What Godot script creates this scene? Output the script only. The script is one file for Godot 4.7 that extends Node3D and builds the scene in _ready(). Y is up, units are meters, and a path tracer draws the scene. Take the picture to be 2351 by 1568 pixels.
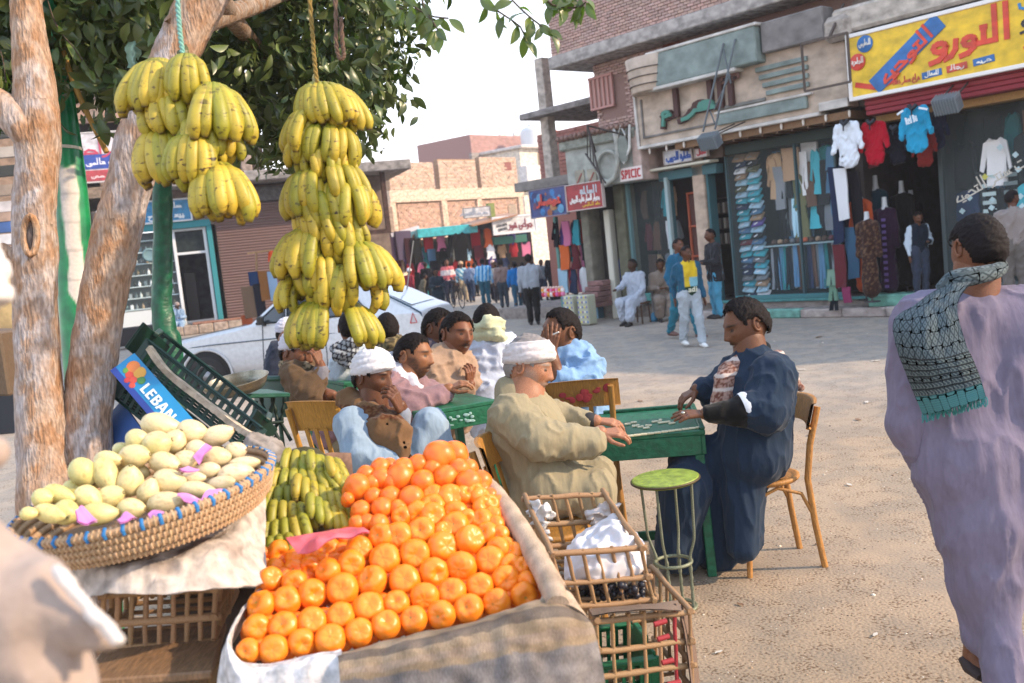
extends Node3D
# ---------------------------------------------------------------- camera frame used for surveying: a photo position and
const PW:=2351.0
const PH:=1568.0
const FL:=2200.0
var eye:=Vector3(0,1.78,0)
var cr:Vector3
var cu:Vector3
var cf:Vector3
var org:={}
var used:={}
var mats:={}
var tex:={}
var jobs:=[]
var shade_lift:=1.0  # factor that brightens garment colours to offset shade inside the windows
var rng:=RandomNumberGenerator.new()
var wrinkle:=FastNoiseLite.new()
var rough_noise:=FastNoiseLite.new()
func survey()->void:
	var p:=deg_to_rad(-5.73)
	var a:=deg_to_rad(6.0)
	cf=Vector3(0,sin(p),-cos(p))
	var u0:=Vector3.RIGHT.cross(cf)
	cr=Vector3.RIGHT*cos(a)-u0*sin(a)
	cu=u0*cos(a)+Vector3.RIGHT*sin(a)
func ray(x:float,y:float)->Vector3:
	return cf+(x-PW/2)/FL*cr-(y-PH/2)/FL*cu
func at(x:float,y:float,d:float)->Vector3:
	return eye+ray(x,y)*d
func ground_at(x:float,y:float,h:=0.0)->Vector3:
	var d:=ray(x,y)
	return eye+d*((h-eye.y)/d.y)
func depth_of(p:Vector3)->float:
	return(p-eye).dot(cf)
func on_plane(x:float,y:float,p0:Vector3,n:Vector3)->Vector3:
	var d:=ray(x,y)
	return eye+d*((p0-eye).dot(n)/d.dot(n))
const NTH:=["first","second","third","fourth","fifth","sixth","seventh","eighth","ninth","tenth","eleventh","twelfth","thirteenth","fourteenth","fifteenth","sixteenth","seventeenth","eighteenth","nineteenth","twentieth","twenty-first","twenty-second","twenty-third","twenty-fourth","twenty-fifth","twenty-sixth"]
func hx(h:String)->Color:
	return Color.html(h).srgb_to_linear()
func vary(c:Color,a:float)->Color:
	var k:=1.0+rng.randf_range(-a,a)
	return Color(c.r*k*(1.0+rng.randf_range(-a,a)*0.3),c.g*k,c.b*k*(1.0+rng.randf_range(-a,a)*0.3))
# ---------------------------------------------------------------- mesh builder
class MB:
	var v:=PackedVector3Array()
	var c:=PackedColorArray()
	var uv:=PackedVector2Array()
	var ix:=PackedInt32Array()
	func vert(p:Vector3,col:Color,t:=Vector2.ZERO)->int:
		v.append(p)
		c.append(col)
		uv.append(t)
		return v.size()-1
	func tri(a:int,b:int,d:int)->void:
		ix.append(a)
		ix.append(b)
		ix.append(d)
	func quad(a:Vector3,b:Vector3,d:Vector3,e:Vector3,col:Color)->void:
		var i:=v.size()
		vert(a,col,Vector2(0,1))
		vert(b,col,Vector2(1,1))
		vert(d,col,Vector2(1,0))
		vert(e,col,Vector2(0,0))
		tri(i,i+2,i+1)
		tri(i,i+3,i+2)
	func face3(a:Vector3,b:Vector3,d:Vector3,col:Color)->void:
		var i:=v.size()
		vert(a,col)
		vert(b,col)
		vert(d,col)
		tri(i,i+2,i+1)
	func box(t:Transform3D,s:Vector3,col:Color)->void:
		var h:=s*0.5
		var p:=[]
		for k in 8:
			p.append(t*Vector3(h.x if k&1 else-h.x,h.y if k&2 else-h.y,h.z if k&4 else-h.z))
		quad(p[4],p[5],p[7],p[6],col)
		quad(p[1],p[0],p[2],p[3],col)
		quad(p[5],p[1],p[3],p[7],col)
		quad(p[0],p[4],p[6],p[2],col)
		quad(p[6],p[7],p[3],p[2],col)
		quad(p[0],p[1],p[5],p[4],col)
	func cbox(t:Transform3D,s:Vector3,b:float,col:Color)->void:
		var h:=s*0.5
		b=minf(b,minf(h.x,minf(h.y,h.z))*0.8)
		var q:=func(k:int,ax:int)->Vector3:
			var sg:=Vector3(1 if k&1 else-1,1 if k&2 else-1,1 if k&4 else-1)
			var e:=h-Vector3(b,b,b)
			e[ax]=h[ax]
			return t*(sg*e)
		var fs:=[[4,5,7,6,2],[1,0,2,3,2],[5,1,3,7,0],[0,4,6,2,0],[6,7,3,2,1],[0,1,5,4,1]]
		for f in fs:
			quad(q.call(f[0],f[4]),q.call(f[1],f[4]),q.call(f[2],f[4]),q.call(f[3],f[4]),col)
		for ax in 3:
			var a1:=(ax+1)%3
			var a2:=(ax+2)%3
			for m in 4:
				var k0:=0
				if m&1:
					k0|=1<<a1
				if m&2:
					k0|=1<<a2
				var k1:=k0|(1<<ax)
				var w:=[q.call(k0,a1),q.call(k1,a1),q.call(k1,a2),q.call(k0,a2)]
				var out:Vector3=(w[0]+w[1]+w[2]+w[3])*0.25-t.origin
				if(w[1]-w[0]).cross(w[2]-w[0]).dot(out)<0:
					w.reverse()
				quad(w[0],w[1],w[2],w[3],col)
		for k in 8:
			var w:=[q.call(k,0),q.call(k,1),q.call(k,2)]
			if(w[1]-w[0]).cross(w[2]-w[0]).dot(w[0]-t.origin)<0:
				w.reverse()
			face3(w[0],w[1],w[2],col)
	func bar(a:Vector3,b:Vector3,w:float,d:float,col:Color,up:=Vector3.UP,bevel:=0.0)->void:
		var y:=(b-a).normalized()
		var x:=y.cross(up)
		if x.length()<0.01:
			x=y.cross(Vector3.RIGHT)
		x=x.normalized()
		var z:=x.cross(y)
		var t:=Transform3D(Basis(x,y,z),(a+b)*0.5)
		if bevel>0:
			cbox(t,Vector3(w,a.distance_to(b),d),bevel,col)
		else:
			box(t,Vector3(w,a.distance_to(b),d),col)
	func grid(pts:PackedVector3Array,w:int,h:int,cols,wrap:=false,flip:=false)->void:
		var i0:=v.size()
		for j in h:
			for i in w:
				v.append(pts[j*w+i])
				c.append(cols[j*w+i]if cols is PackedColorArray else cols)
				uv.append(Vector2(float(i)/(w if wrap else w-1),float(j)/(h-1)))
		for j in h-1:
			for i in(w if wrap else w-1):
				var a:=i0+j*w+i
				var b:=i0+j*w+(i+1)%w
				var d:=a+w
				var e:=b+w
				if flip:
					ix.append_array([a,e,b,a,d,e])
				else:
					ix.append_array([a,b,e,a,e,d])
	func tube(pts:PackedVector3Array,rad,sides:int,col,caps:=true,squash:=1.0)->void:
		var n:=pts.size()
		var tg:=(pts[1]-pts[0]).normalized()
		var x:=tg.cross(Vector3.UP)
		if x.length()<0.05:
			x=tg.cross(Vector3.RIGHT)
		x=x.normalized()
		var ring:=PackedVector3Array()
		var cols:=PackedColorArray()
		for k in n:
			var t2:=(pts[mini(k+1,n-1)]-pts[maxi(k-1,0)]).normalized()
			x=(x-t2*x.dot(t2)).normalized()
			var y:=t2.cross(x)
			var r:float=rad if rad is float else rad[k]
			for s in sides:
				var a:=TAU*s/sides
				ring.append(pts[k]+x*cos(a)*r+y*sin(a)*r*squash)
				cols.append(col if col is Color else col[k])
		grid(ring,sides,n,cols,true,true)
		if caps:
			for e in[0,n-1]:
				var ci:=vert(pts[e],cols[e*sides])
				var i1:=v.size()
				for s in sides:
					vert(ring[e*sides+s],cols[e*sides])
				for s in sides:
					if e==0:
						tri(ci,i1+s,i1+(s+1)%sides)
					else:
						tri(ci,i1+(s+1)%sides,i1+s)
	func line(a:Vector3,b:Vector3,r:float,sides:int,col:Color)->void:
		tube(PackedVector3Array([a,b]),r,sides,col)
	func lathe(t:Transform3D,prof:Array,segs:int,col)->void:
		var pts:=PackedVector3Array()
		var cols:=PackedColorArray()
		for k in prof.size():
			for s in segs:
				var a:=TAU*s/segs
				pts.append(t*Vector3(cos(a)*prof[k].x,prof[k].y,-sin(a)*prof[k].x))
				cols.append(col if col is Color else col[k])
		grid(pts,segs,prof.size(),cols,true,true)
	func ball(t:Transform3D,col:Color,nu:=16,nv:=10)->void:
		var pr:=[]
		for j in nv+1:
			var a:=PI*j/nv-PI/2
			pr.append(Vector2(maxf(cos(a),0.001),sin(a)))
		lathe(t,pr,nu,col)
	func prism(t:Transform3D,poly:PackedVector2Array,depth:float,col:Color)->void:
		if Geometry2D.is_polygon_clockwise(poly):
			poly=poly.duplicate()
			poly.reverse()
		var ids:=Geometry2D.triangulate_polygon(poly)
		for side in 2:
			var i0:=v.size()
			for p in poly:
				vert(t*Vector3(p.x,p.y,depth if side else 0.0),col,p)
			for k in range(0,ids.size(),3):
				var a:=poly[ids[k]]
				var ccw:=(poly[ids[k+1]]-a).cross(poly[ids[k+2]]-a)>0
				if ccw==(side==1):
					tri(i0+ids[k],i0+ids[k+2],i0+ids[k+1])
				else:
					tri(i0+ids[k],i0+ids[k+1],i0+ids[k+2])
		var n:=poly.size()
		for k in n:
			var a:=poly[k]
			var b:=poly[(k+1)%n]
			quad(t*Vector3(a.x,a.y,0),t*Vector3(b.x,b.y,0),t*Vector3(b.x,b.y,depth),t*Vector3(a.x,a.y,depth),col)
	func add(o:MB)->void:
		var i0:=v.size()
		v.append_array(o.v)
		c.append_array(o.c)
		uv.append_array(o.uv)
		for i in o.ix:
			ix.append(i0+i)
	func add_mesh(m:Mesh,t:Transform3D,col:Color)->void:
		for s in m.get_surface_count():
			var a:=m.surface_get_arrays(s)
			var vs:PackedVector3Array=a[Mesh.ARRAY_VERTEX]
			var i0:=v.size()
			for p in vs:
				vert(t*p,col)
			var ii=a[Mesh.ARRAY_INDEX]
			if ii==null:
				for k in vs.size():
					ix.append(i0+k)
			else:
				for k in ii:
					ix.append(i0+k)
	func normals()->PackedVector3Array:
		var n:=PackedVector3Array()
		n.resize(v.size())
		for k in range(0,ix.size(),3):
			var a:=ix[k]
			var b:=ix[k+1]
			var d:=ix[k+2]
			var f:=(v[d]-v[a]).cross(v[b]-v[a])
			n[a]+=f
			n[b]+=f
			n[d]+=f
		for k in n.size():
			n[k]=n[k].normalized()if n[k].length_squared()>1e-20 else Vector3.UP
		return n
	func commit(o:=Vector3.ZERO)->ArrayMesh:
		var a:=[]
		a.resize(Mesh.ARRAY_MAX)
		var w:=v
		if o!=Vector3.ZERO:
			w=Transform3D(Basis(),-o)*v
		a[Mesh.ARRAY_NORMAL]=normals()
		a[Mesh.ARRAY_VERTEX]=w
		a[Mesh.ARRAY_COLOR]=c
		a[Mesh.ARRAY_TEX_UV]=uv
		a[Mesh.ARRAY_INDEX]=ix
		var m:=ArrayMesh.new()
		m.add_surface_from_arrays(Mesh.PRIMITIVE_TRIANGLES,a)
		return m
# ---------------------------------------------------------------- naming and tagging
func numbered(n:String)->String:
	if not used.has(n):
		used[n]=0
		return n
	used[n]+=1
	return "%s_%03d"%[n,used[n]]
func tag(o:Node3D,label:String,category:String,group:="")->void:
	o.set_meta("label",label)
	o.set_meta("category",category)
	if group:
		o.set_meta("group",group)
func thing(called:String,label:String,category:String,where:=Vector3.ZERO,group:="")->Node3D:
	var o:=Node3D.new()
	o.name=numbered(called)
	add_child(o)
	o.position=where
	org[o]=where
	tag(o,label,category,group)
	return o
func part(parent:Node3D,called:String,mb:MB,m:Material,label:="")->MeshInstance3D:
	var o:=MeshInstance3D.new()
	o.name=called
	o.mesh=mb.commit(org[parent])
	o.material_override=m
	parent.add_child(o,true)
	org[o]=org[parent]
	if label:
		o.set_meta("label",label)
	return o
func single(called:String,mb:MB,m:Material,label:String,category:String,group:="")->MeshInstance3D:
	var o:=MeshInstance3D.new()
	o.name=numbered(called)
	var lo:=mb.v[0]
	var hi:=mb.v[0]
	for p in mb.v:
		lo=lo.min(p)
		hi=hi.max(p)
	var base:=Vector3((lo.x+hi.x)/2,lo.y,(lo.z+hi.z)/2)
	o.mesh=mb.commit(base)
	o.material_override=m
	add_child(o)
	o.position=base
	org[o]=base
	tag(o,label,category,group)
	return o
func placed(called:String,mesh:Mesh,m:Material,t:Transform3D,label:String,category:String,group:="")->MeshInstance3D:
	var o:=MeshInstance3D.new()
	o.name=numbered(called)
	o.mesh=mesh
	o.material_override=m
	o.transform=t
	add_child(o)
	tag(o,label,category,group)
	return o
func struct(called:String,mb:MB,m:Material)->MeshInstance3D:
	var o:=MeshInstance3D.new()
	o.name=numbered(called)
	o.mesh=mb.commit()
	o.material_override=m
	add_child(o)
	org[o]=Vector3.ZERO
	o.set_meta("kind","structure")
	return o
# ---------------------------------------------------------------- procedural textures and materials
func noise(freq:float,kind:=FastNoiseLite.TYPE_SIMPLEX_SMOOTH,oct:=4,sd:=1)->FastNoiseLite:
	var n:=FastNoiseLite.new()
	n.noise_type=kind
	n.frequency=freq
	n.seed=sd
	n.fractal_type=FastNoiseLite.FRACTAL_FBM if oct>1 else FastNoiseLite.FRACTAL_NONE
	n.fractal_octaves=oct
	return n
func paint(size:int,f:Callable)->ImageTexture:
	var im:=Image.create(size,size,false,Image.FORMAT_RGB8)
	for y in size:
		for x in size:
			im.set_pixel(x,y,f.call(x,y))
	return ImageTexture.create_from_image(im)
func grey(nz:FastNoiseLite,size:int,lo:float,hi:float,curve:=1.0)->ImageTexture:
	var im:=nz.get_seamless_image(size,size)
	im.convert(Image.FORMAT_L8)
	var d:=im.get_data()
	for k in d.size():
		d[k]=int(255.0*clampf(lerpf(lo,hi,pow(d[k]/255.0,curve)),0,1))
	var o:=Image.create_from_data(size,size,false,Image.FORMAT_L8,d)
	o.convert(Image.FORMAT_RGB8)
	return ImageTexture.create_from_image(o)
func bumps(nz:FastNoiseLite,size:int,strength:float)->ImageTexture:
	var im:=nz.get_seamless_image(size,size)
	im.bump_map_to_normal_map(strength)
	return ImageTexture.create_from_image(im)
func mat(called:String,rough:=0.8,o:={})->StandardMaterial3D:
	if mats.has(called):
		return mats[called]
	var m:=StandardMaterial3D.new()
	m.resource_name=called
	m.vertex_color_use_as_albedo=true
	m.roughness=rough
	m.cull_mode=BaseMaterial3D.CULL_DISABLED
	if o.has("metal"):
		m.metallic=o.metal
	if o.has("spec"):
		m.metallic_specular=o.spec
	var sc:float=o.get("scale",4.0)
	if o.has("tex")or o.has("nrm")or o.has("height")or o.has("rtex"):
		if not o.get("uv",false):
			m.uv1_triplanar=true
			m.uv1_world_triplanar=true
			m.uv1_scale=o.get("scale3",Vector3(sc,sc,sc))
		else:
			m.uv1_scale=o.get("scale3",Vector3(sc,sc,sc))
	if o.has("tex"):
		m.albedo_texture=tex[o.tex]
	if o.has("rtex"):
		m.roughness_texture=tex[o.rtex]
	if o.has("nrm"):
		m.normal_enabled=true
		m.normal_texture=tex[o.nrm]
		m.normal_scale=o.get("ns",1.0)
	if o.has("height"):
		m.heightmap_enabled=true
		m.heightmap_texture=tex[o.height]
		m.heightmap_scale=o.get("hs",1.0)
	if o.has("rim"):
		m.rim_enabled=true
		m.rim=o.rim
		m.rim_tint=0.7
	if o.has("coat"):
		m.clearcoat_enabled=true
		m.clearcoat=o.coat
		m.clearcoat_roughness=o.get("cr",0.2)
	if o.has("sss"):
		m.subsurf_scatter_enabled=true
		m.subsurf_scatter_strength=o.sss
	if o.has("back"):
		m.backlight_enabled=true
		m.backlight=o.back
	mats[called]=m
	return m
func make_materials()->void:
	tex.fine=grey(noise(0.06,FastNoiseLite.TYPE_SIMPLEX_SMOOTH,4,3),256,0.72,1.0)
	tex.soft=grey(noise(0.05,FastNoiseLite.TYPE_SIMPLEX_SMOOTH,4,14),256,0.9,1.02)
	tex.blotch=grey(noise(0.012,FastNoiseLite.TYPE_SIMPLEX_SMOOTH,5,4),512,0.72,1.08)
	tex.stain=grey(noise(0.02,FastNoiseLite.TYPE_SIMPLEX_SMOOTH,5,9),512,0.6,1.15)
	tex.cell=grey(noise(0.05,FastNoiseLite.TYPE_CELLULAR,2,5),256,0.55,1.0)
	tex.bump=bumps(noise(0.05,FastNoiseLite.TYPE_SIMPLEX_SMOOTH,4,6),256,6.0)
	tex.grit=bumps(noise(0.22,FastNoiseLite.TYPE_SIMPLEX_SMOOTH,3,8),512,5.0)
	tex.peel=bumps(noise(0.16,FastNoiseLite.TYPE_CELLULAR,1,7),256,2.5)
	tex.fold=bumps(noise(0.012,FastNoiseLite.TYPE_SIMPLEX_SMOOTH,4,12),512,14.0)
	var wv:=Image.create(64,64,false,Image.FORMAT_L8)
	for y in 64:
		for x in 64:
			var over:=(x/8+y/8)%2==0
			var t:=sin(PI*((x if over else y)%8+0.5)/8.0)
			wv.set_pixel(x,y,Color.from_hsv(0,0,0.35+0.65*t*(0.85+0.15*sin(x*1.7+y*2.3))))
	tex.weave=ImageTexture.create_from_image(wv)
	var b1:=noise(1.0,FastNoiseLite.TYPE_SIMPLEX_SMOOTH,4,21)
	var b2:=noise(1.0,FastNoiseLite.TYPE_SIMPLEX_SMOOTH,4,22)
	var b3:=noise(1.0,FastNoiseLite.TYPE_CELLULAR,2,23)
	tex.bark=paint(512,func(x:int,y:int):
		var fx:=x/512.0
		var fy:=y/512.0
		var edge:=minf(1.0,minf(minf(fx,1-fx),minf(fy,1-fy))*12.0)
		var st:=b1.get_noise_2d(fx*34.0,fy*7.0)
		var wash:=b2.get_noise_2d(fx*7.0+9.0,fy*4.0)*edge
		var fl:=b3.get_noise_2d(fx*60.0,fy*26.0)
		var c:=Color(0.80,0.69,0.60).lerp(Color(0.88,0.86,0.86),clampf(wash*3.0+0.55,0,1))
		c=c.lerp(Color(0.62,0.42,0.28),clampf(fl*1.8+0.35,0,1)*0.5)
		return c*(0.86+0.32*st)
	)
	tex.barkh=paint(512,func(x:int,y:int):
		var fx:=x/512.0
		var fy:=y/512.0
		var st:=b1.get_noise_2d(fx*34.0,fy*7.0)*0.6+b3.get_noise_2d(fx*60.0,fy*26.0)*0.4
		return Color.from_hsv(0,0,clampf(0.5+0.6*st,0,1)))
	var s1:=noise(1.0,FastNoiseLite.TYPE_SIMPLEX_SMOOTH,3,31)
	var s2:=noise(1.0,FastNoiseLite.TYPE_SIMPLEX_SMOOTH,3,32)
	tex.spots=paint(512,func(x:int,y:int):
		var k:=clampf((s1.get_noise_2d(x*0.018,y*0.03)-0.42)*9.0,0,1)
		k=maxf(k,clampf((s2.get_noise_2d(x*0.07,y*0.10)-0.52)*7.0,0,1)*0.7)
		var g:=0.9+0.1*s2.get_noise_2d(x*0.02,y*0.02)
		return Color(g,g,g).lerp(Color(0.27,0.17,0.12),k))
	tex.grain=paint(256,func(x:int,y:int):
		var k:=b1.get_noise_2d(x*0.16,y*0.016)*0.24+b2.get_noise_2d(x*0.5,y*0.03)*0.14
		var g:=clampf(0.86+k,0,1)
		return Color(g,g*0.985,g*0.96))
	var g1:=noise(0.006,FastNoiseLite.TYPE_SIMPLEX_SMOOTH,6,41).get_seamless_image(1024,1024)
	var g2:=noise(0.16,FastNoiseLite.TYPE_SIMPLEX_SMOOTH,3,42).get_seamless_image(1024,1024)
	var g3:=noise(0.02,FastNoiseLite.TYPE_SIMPLEX_SMOOTH,4,43).get_seamless_image(1024,1024)
	var gi:=Image.create(1024,1024,false,Image.FORMAT_RGB8)
	for y in 1024:
		for x in 1024:
			var a:=g1.get_pixel(x,y).r
			var b:=g2.get_pixel(x,y).r
			var c:=Color(0.91,0.90,0.885).lerp(Color(0.99,0.96,0.92),smoothstep(0.3,0.7,a))
			if b<0.22:
				c=c.lerp(Color(0.6,0.51,0.44),0.5)
			if g3.get_pixel(x,y).r>0.60 and b<0.40:
				c=c.lerp(Color(0.5,0.41,0.34),0.42)
			gi.set_pixel(x,y,c*(0.88+0.16*b))
	tex.sand=ImageTexture.create_from_image(gi)
	tex.sandh=ImageTexture.create_from_image(g2)
	mat("matte",0.85,{"tex":"fine","scale":3.0})
	mat("plain",0.7)
	mat("cloth",0.92,{"tex":"soft","scale":4.0,"nrm":"fold","ns":0.22,"rim":0.25,"spec":0.25})
	mat("robe",0.95,{"tex":"soft","scale":3.0,"scale3":Vector3(4.0,1.1,4.0),"nrm":"fold","ns":0.28,"rim":0.2,"spec":0.2})
	mat("shirt",0.9,{"tex":"soft","scale":6.0,"rim":0.2,"spec":0.2})
	mat("skin",0.48,{"tex":"fine","scale":9.0,"nrm":"bump","ns":0.12,"spec":0.4,"sss":0.06})
	mat("hair",0.75,{"tex":"fine","scale":22.0,"nrm":"bump","ns":1.0,"spec":0.3})
	mat("burlap",0.97,{"tex":"fine","scale":9.0,"scale3":Vector3(14,5,14),"nrm":"grit","ns":0.7,"spec":0.15})
	mat("canvas",0.93,{"tex":"stain","scale":2.2,"nrm":"fold","ns":0.7,"spec":0.2})
	mat("wood",0.6,{"tex":"grain","scale":3.0,"nrm":"bump","ns":0.2})
	mat("rib",0.7,{"tex":"fine","scale":14.0,"nrm":"bump","ns":0.4})
	mat("green_paint",0.5,{"tex":"blotch","scale":3.0,"nrm":"bump","ns":0.25,"rtex":"blotch"})
	mat("iron",0.55,{"tex":"cell","scale":14.0,"metal":0.3})
	mat("tin",0.32,{"tex":"fine","scale":6.0,"metal":0.85})
	mat("plastic",0.42,{"tex":"fine","scale":7.0})
	mat("citrus",0.36,{"nrm":"peel","ns":0.3,"scale":20.0,"spec":0.5,"sss":0.03})
	mat("guava",0.45,{"tex":"soft","scale":9.0,"sss":0.05})
	mat("banana",0.5,{"tex":"spots","scale":2.3})
	mat("bark",0.9,{"tex":"bark","scale":2.5,"height":"barkh","hs":1.2,"spec":0.2})
	mat("leaf",0.36,{"back":Color(0.35,0.5,0.12),"spec":0.5})
	mat("concrete",0.9,{"tex":"stain","scale":0.5,"nrm":"grit","ns":0.4,"spec":0.3})
	mat("plaster",0.88,{"tex":"blotch","scale":0.55,"nrm":"bump","ns":0.1,"spec":0.3})
	mat("brick",0.92,{"tex":"fine","scale":3.0,"nrm":"grit","ns":0.5,"spec":0.2})
	mat("sign",0.4,{"tex":"blotch","scale":0.7})
	mat("car_paint",0.34,{"tex":"soft","scale":0.9,"coat":0.5})
	mat("rubber",0.85)
	mat("ground",1.0,{"tex":"sand","scale":0.3,"height":"sandh","hs":0.35,"spec":0.2})
	mat("mud_brick",0.95,{"tex":"cell","scale":1.2,"nrm":"grit","ns":1.0,"spec":0.15})
	var gl:=StandardMaterial3D.new()
	gl.resource_name="glass"
	gl.albedo_color=Color(0.75,0.85,0.85,0.025)
	gl.transparency=BaseMaterial3D.TRANSPARENCY_ALPHA
	gl.roughness=0.03
	gl.metallic_specular=0.1
	mats.glass=gl
	var fm:=StandardMaterial3D.new()
	fm.resource_name="film"
	fm.albedo_color=Color(0.95,0.95,0.97,0.5)
	fm.transparency=BaseMaterial3D.TRANSPARENCY_ALPHA
	fm.roughness=0.3
	mats.film=fm
# ---------------------------------------------------------------- soft bodies: smooth union of tapered capsules, meshed
func blob(caps:Array,k:float,cell:float,col,amp:=0.0,stretch:=Vector3(1,1,1))->MB:
	var lo:=Vector3.INF
	var hi:=-Vector3.INF
	for q in caps:
		var r:=maxf(q[2],q[3])+3.0*cell
		lo=lo.min((q[0]as Vector3).min(q[1])-Vector3(r,r,r))
		hi=hi.max((q[0]as Vector3).max(q[1])+Vector3(r,r,r))
	var nx:=int((hi.x-lo.x)/cell)+2
	var ny:=int((hi.y-lo.y)/cell)+2
	var nz:=int((hi.z-lo.z)/cell)+2
	var nxy:=nx*ny
	var fl:=PackedFloat32Array()
	fl.resize(nxy*nz)
	fl.fill(1.0)
	for q in caps:
		var a:Vector3=q[0]
		var b:Vector3=q[1]
		var ra:float=q[2]
		var rb:float=q[3]
		var ba:=b-a
		var bb:=maxf(ba.length_squared(),1e-9)
		var sd:=Vector3.ZERO
		var sf:=0.0
		if q.size()>5:
			sd=q[4]
			sf=q[5]-1.0
		var m:=maxf(ra,rb)+k+2.0*cell
		var l2:=(a.min(b)-Vector3(m,m,m)-lo)/cell
		var h2:=(a.max(b)+Vector3(m,m,m)-lo)/cell
		var x0:=maxi(0,int(l2.x))
		var x1:=mini(nx-1,int(h2.x)+1)
		for iz in range(maxi(0,int(l2.z)),mini(nz-1,int(h2.z)+1)+1):
			for iy in range(maxi(0,int(l2.y)),mini(ny-1,int(h2.y)+1)+1):
				var row:=iz*nxy+iy*nx
				for xi in range(x0,x1+1):
					var pa:=Vector3(lo.x+xi*cell,lo.y+iy*cell,lo.z+iz*cell)-a
					var t:=clampf(pa.dot(ba)/bb,0.0,1.0)
					var w:=pa-ba*t
					if sf!=0.0:
						w+=sd*(w.dot(sd)*sf)
					var d:=w.length()-(ra+(rb-ra)*t)
					var f:=fl[row+xi]
					if d<f+k:
						if f>d+k:
							fl[row+xi]=d
						else:
							var h:=0.5+0.5*(f-d)/k
							fl[row+xi]=f+(d-f)*h-k*h*(1.0-h)
	var mb:=MB.new()
	var id:=PackedInt32Array()
	id.resize(nxy*nz)
	id.fill(-1)
	var off:=[0,1,nx,nx+1,nxy,nxy+1,nxy+nx,nxy+nx+1]
	var edges:=[[0,1],[2,3],[4,5],[6,7],[0,2],[1,3],[4,6],[5,7],[0,4],[1,5],[2,6],[3,7]]
	for iz in nz-1:
		for iy in ny-1:
			var row:=iz*nxy+iy*nx
			for xi in nx-1:
				var i:=row+xi
				var g0:=fl[i]
				if g0>2.0*cell or g0<-2.0*cell:
					continue
				var s:=int(g0<0)+int(fl[i+1]<0)+int(fl[i+nx]<0)+int(fl[i+nx+1]<0)+int(fl[i+nxy]<0)+int(fl[i+nxy+1]<0)+int(fl[i+nxy+nx]<0)+int(fl[i+nxy+nx+1]<0)
				if s==0 or s==8:
					continue
				var p:=Vector3.ZERO
				var cnt:=0
				for e in edges:
					var e0:int=e[0]
					var e1:int=e[1]
					var fa:=fl[i+off[e0]]
					var fb:=fl[i+off[e1]]
					if(fa<0)!=(fb<0):
						var t:=fa/(fa-fb)
						p+=Vector3(e0&1,(e0>>1)&1,e0>>2).lerp(Vector3(e1&1,(e1>>1)&1,e1>>2),t)
						cnt+=1
				id[i]=mb.v.size()
				mb.v.append(lo+(Vector3(xi,iy,iz)+p/cnt)*cell)
	var steps:=[1,nx,nxy]
	for iz in range(1,nz-1):
		for iy in range(1,ny-1):
			var row:=iz*nxy+iy*nx
			for xi in range(1,nx-1):
				var i:=row+xi
				if id[i]<0 and id[i-1]<0:
					continue
				var neg:=fl[i]<0
				for ax in 3:
					if neg!=(fl[i+steps[ax]]<0):
						var su:int=steps[(ax+1)%3]
						var sv:int=steps[(ax+2)%3]
						var a:=id[i]
						var b:=id[i-su]
						var d:=id[i-su-sv]
						var e:=id[i-sv]
						if a<0 or b<0 or d<0 or e<0:
							continue
						if neg:
							mb.ix.append_array([a,d,b,a,e,d])
						else:
							mb.ix.append_array([a,b,d,a,d,e])
	if amp>0.0:
		var n:=mb.normals()
		for j in mb.v.size():
			var p:=mb.v[j]
			var f:=wrinkle.get_noise_3dv(p*stretch)
			var g:=maxf(0.0,1.0-absf(f)*2.2)
			mb.v[j]=p+n[j]*((g*g*1.3-0.35)*amp+rough_noise.get_noise_3dv(p*stretch)*amp*0.15)
	mb.uv.resize(mb.v.size())
	mb.c.resize(mb.v.size())
	if col is Color:
		mb.c.fill(col)
	else:
		for j in mb.v.size():
			mb.c[j]=col.call(mb.v[j])
	return mb
func queue(parent:Node3D,called:String,m:Material,f:Callable,label:="")->void:
	jobs.append([parent,called,m,f,label])
func run_jobs()->void:
	var outs:=[]
	outs.resize(jobs.size())
	var work:=func(i:int)->void:
		outs[i]=jobs[i][3].call()
	var g:=WorkerThreadPool.add_group_task(work,jobs.size(),-1,true)
	WorkerThreadPool.wait_for_group_task_completion(g)
	var order:=[]
	var sums:={}
	for i in jobs.size():
		var j:Array=jobs[i]
		var key:="%d/%s/%s"%[j[0].get_instance_id(),j[1],j[2].resource_name]
		if sums.has(key):
			sums[key].add(outs[i])
		else:
			sums[key]=outs[i]
			order.append([key,j])
	for o in order:
		part(o[1][0],o[1][1],sums[o[0]],o[1][2],o[1][4])
	jobs.clear()
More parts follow.
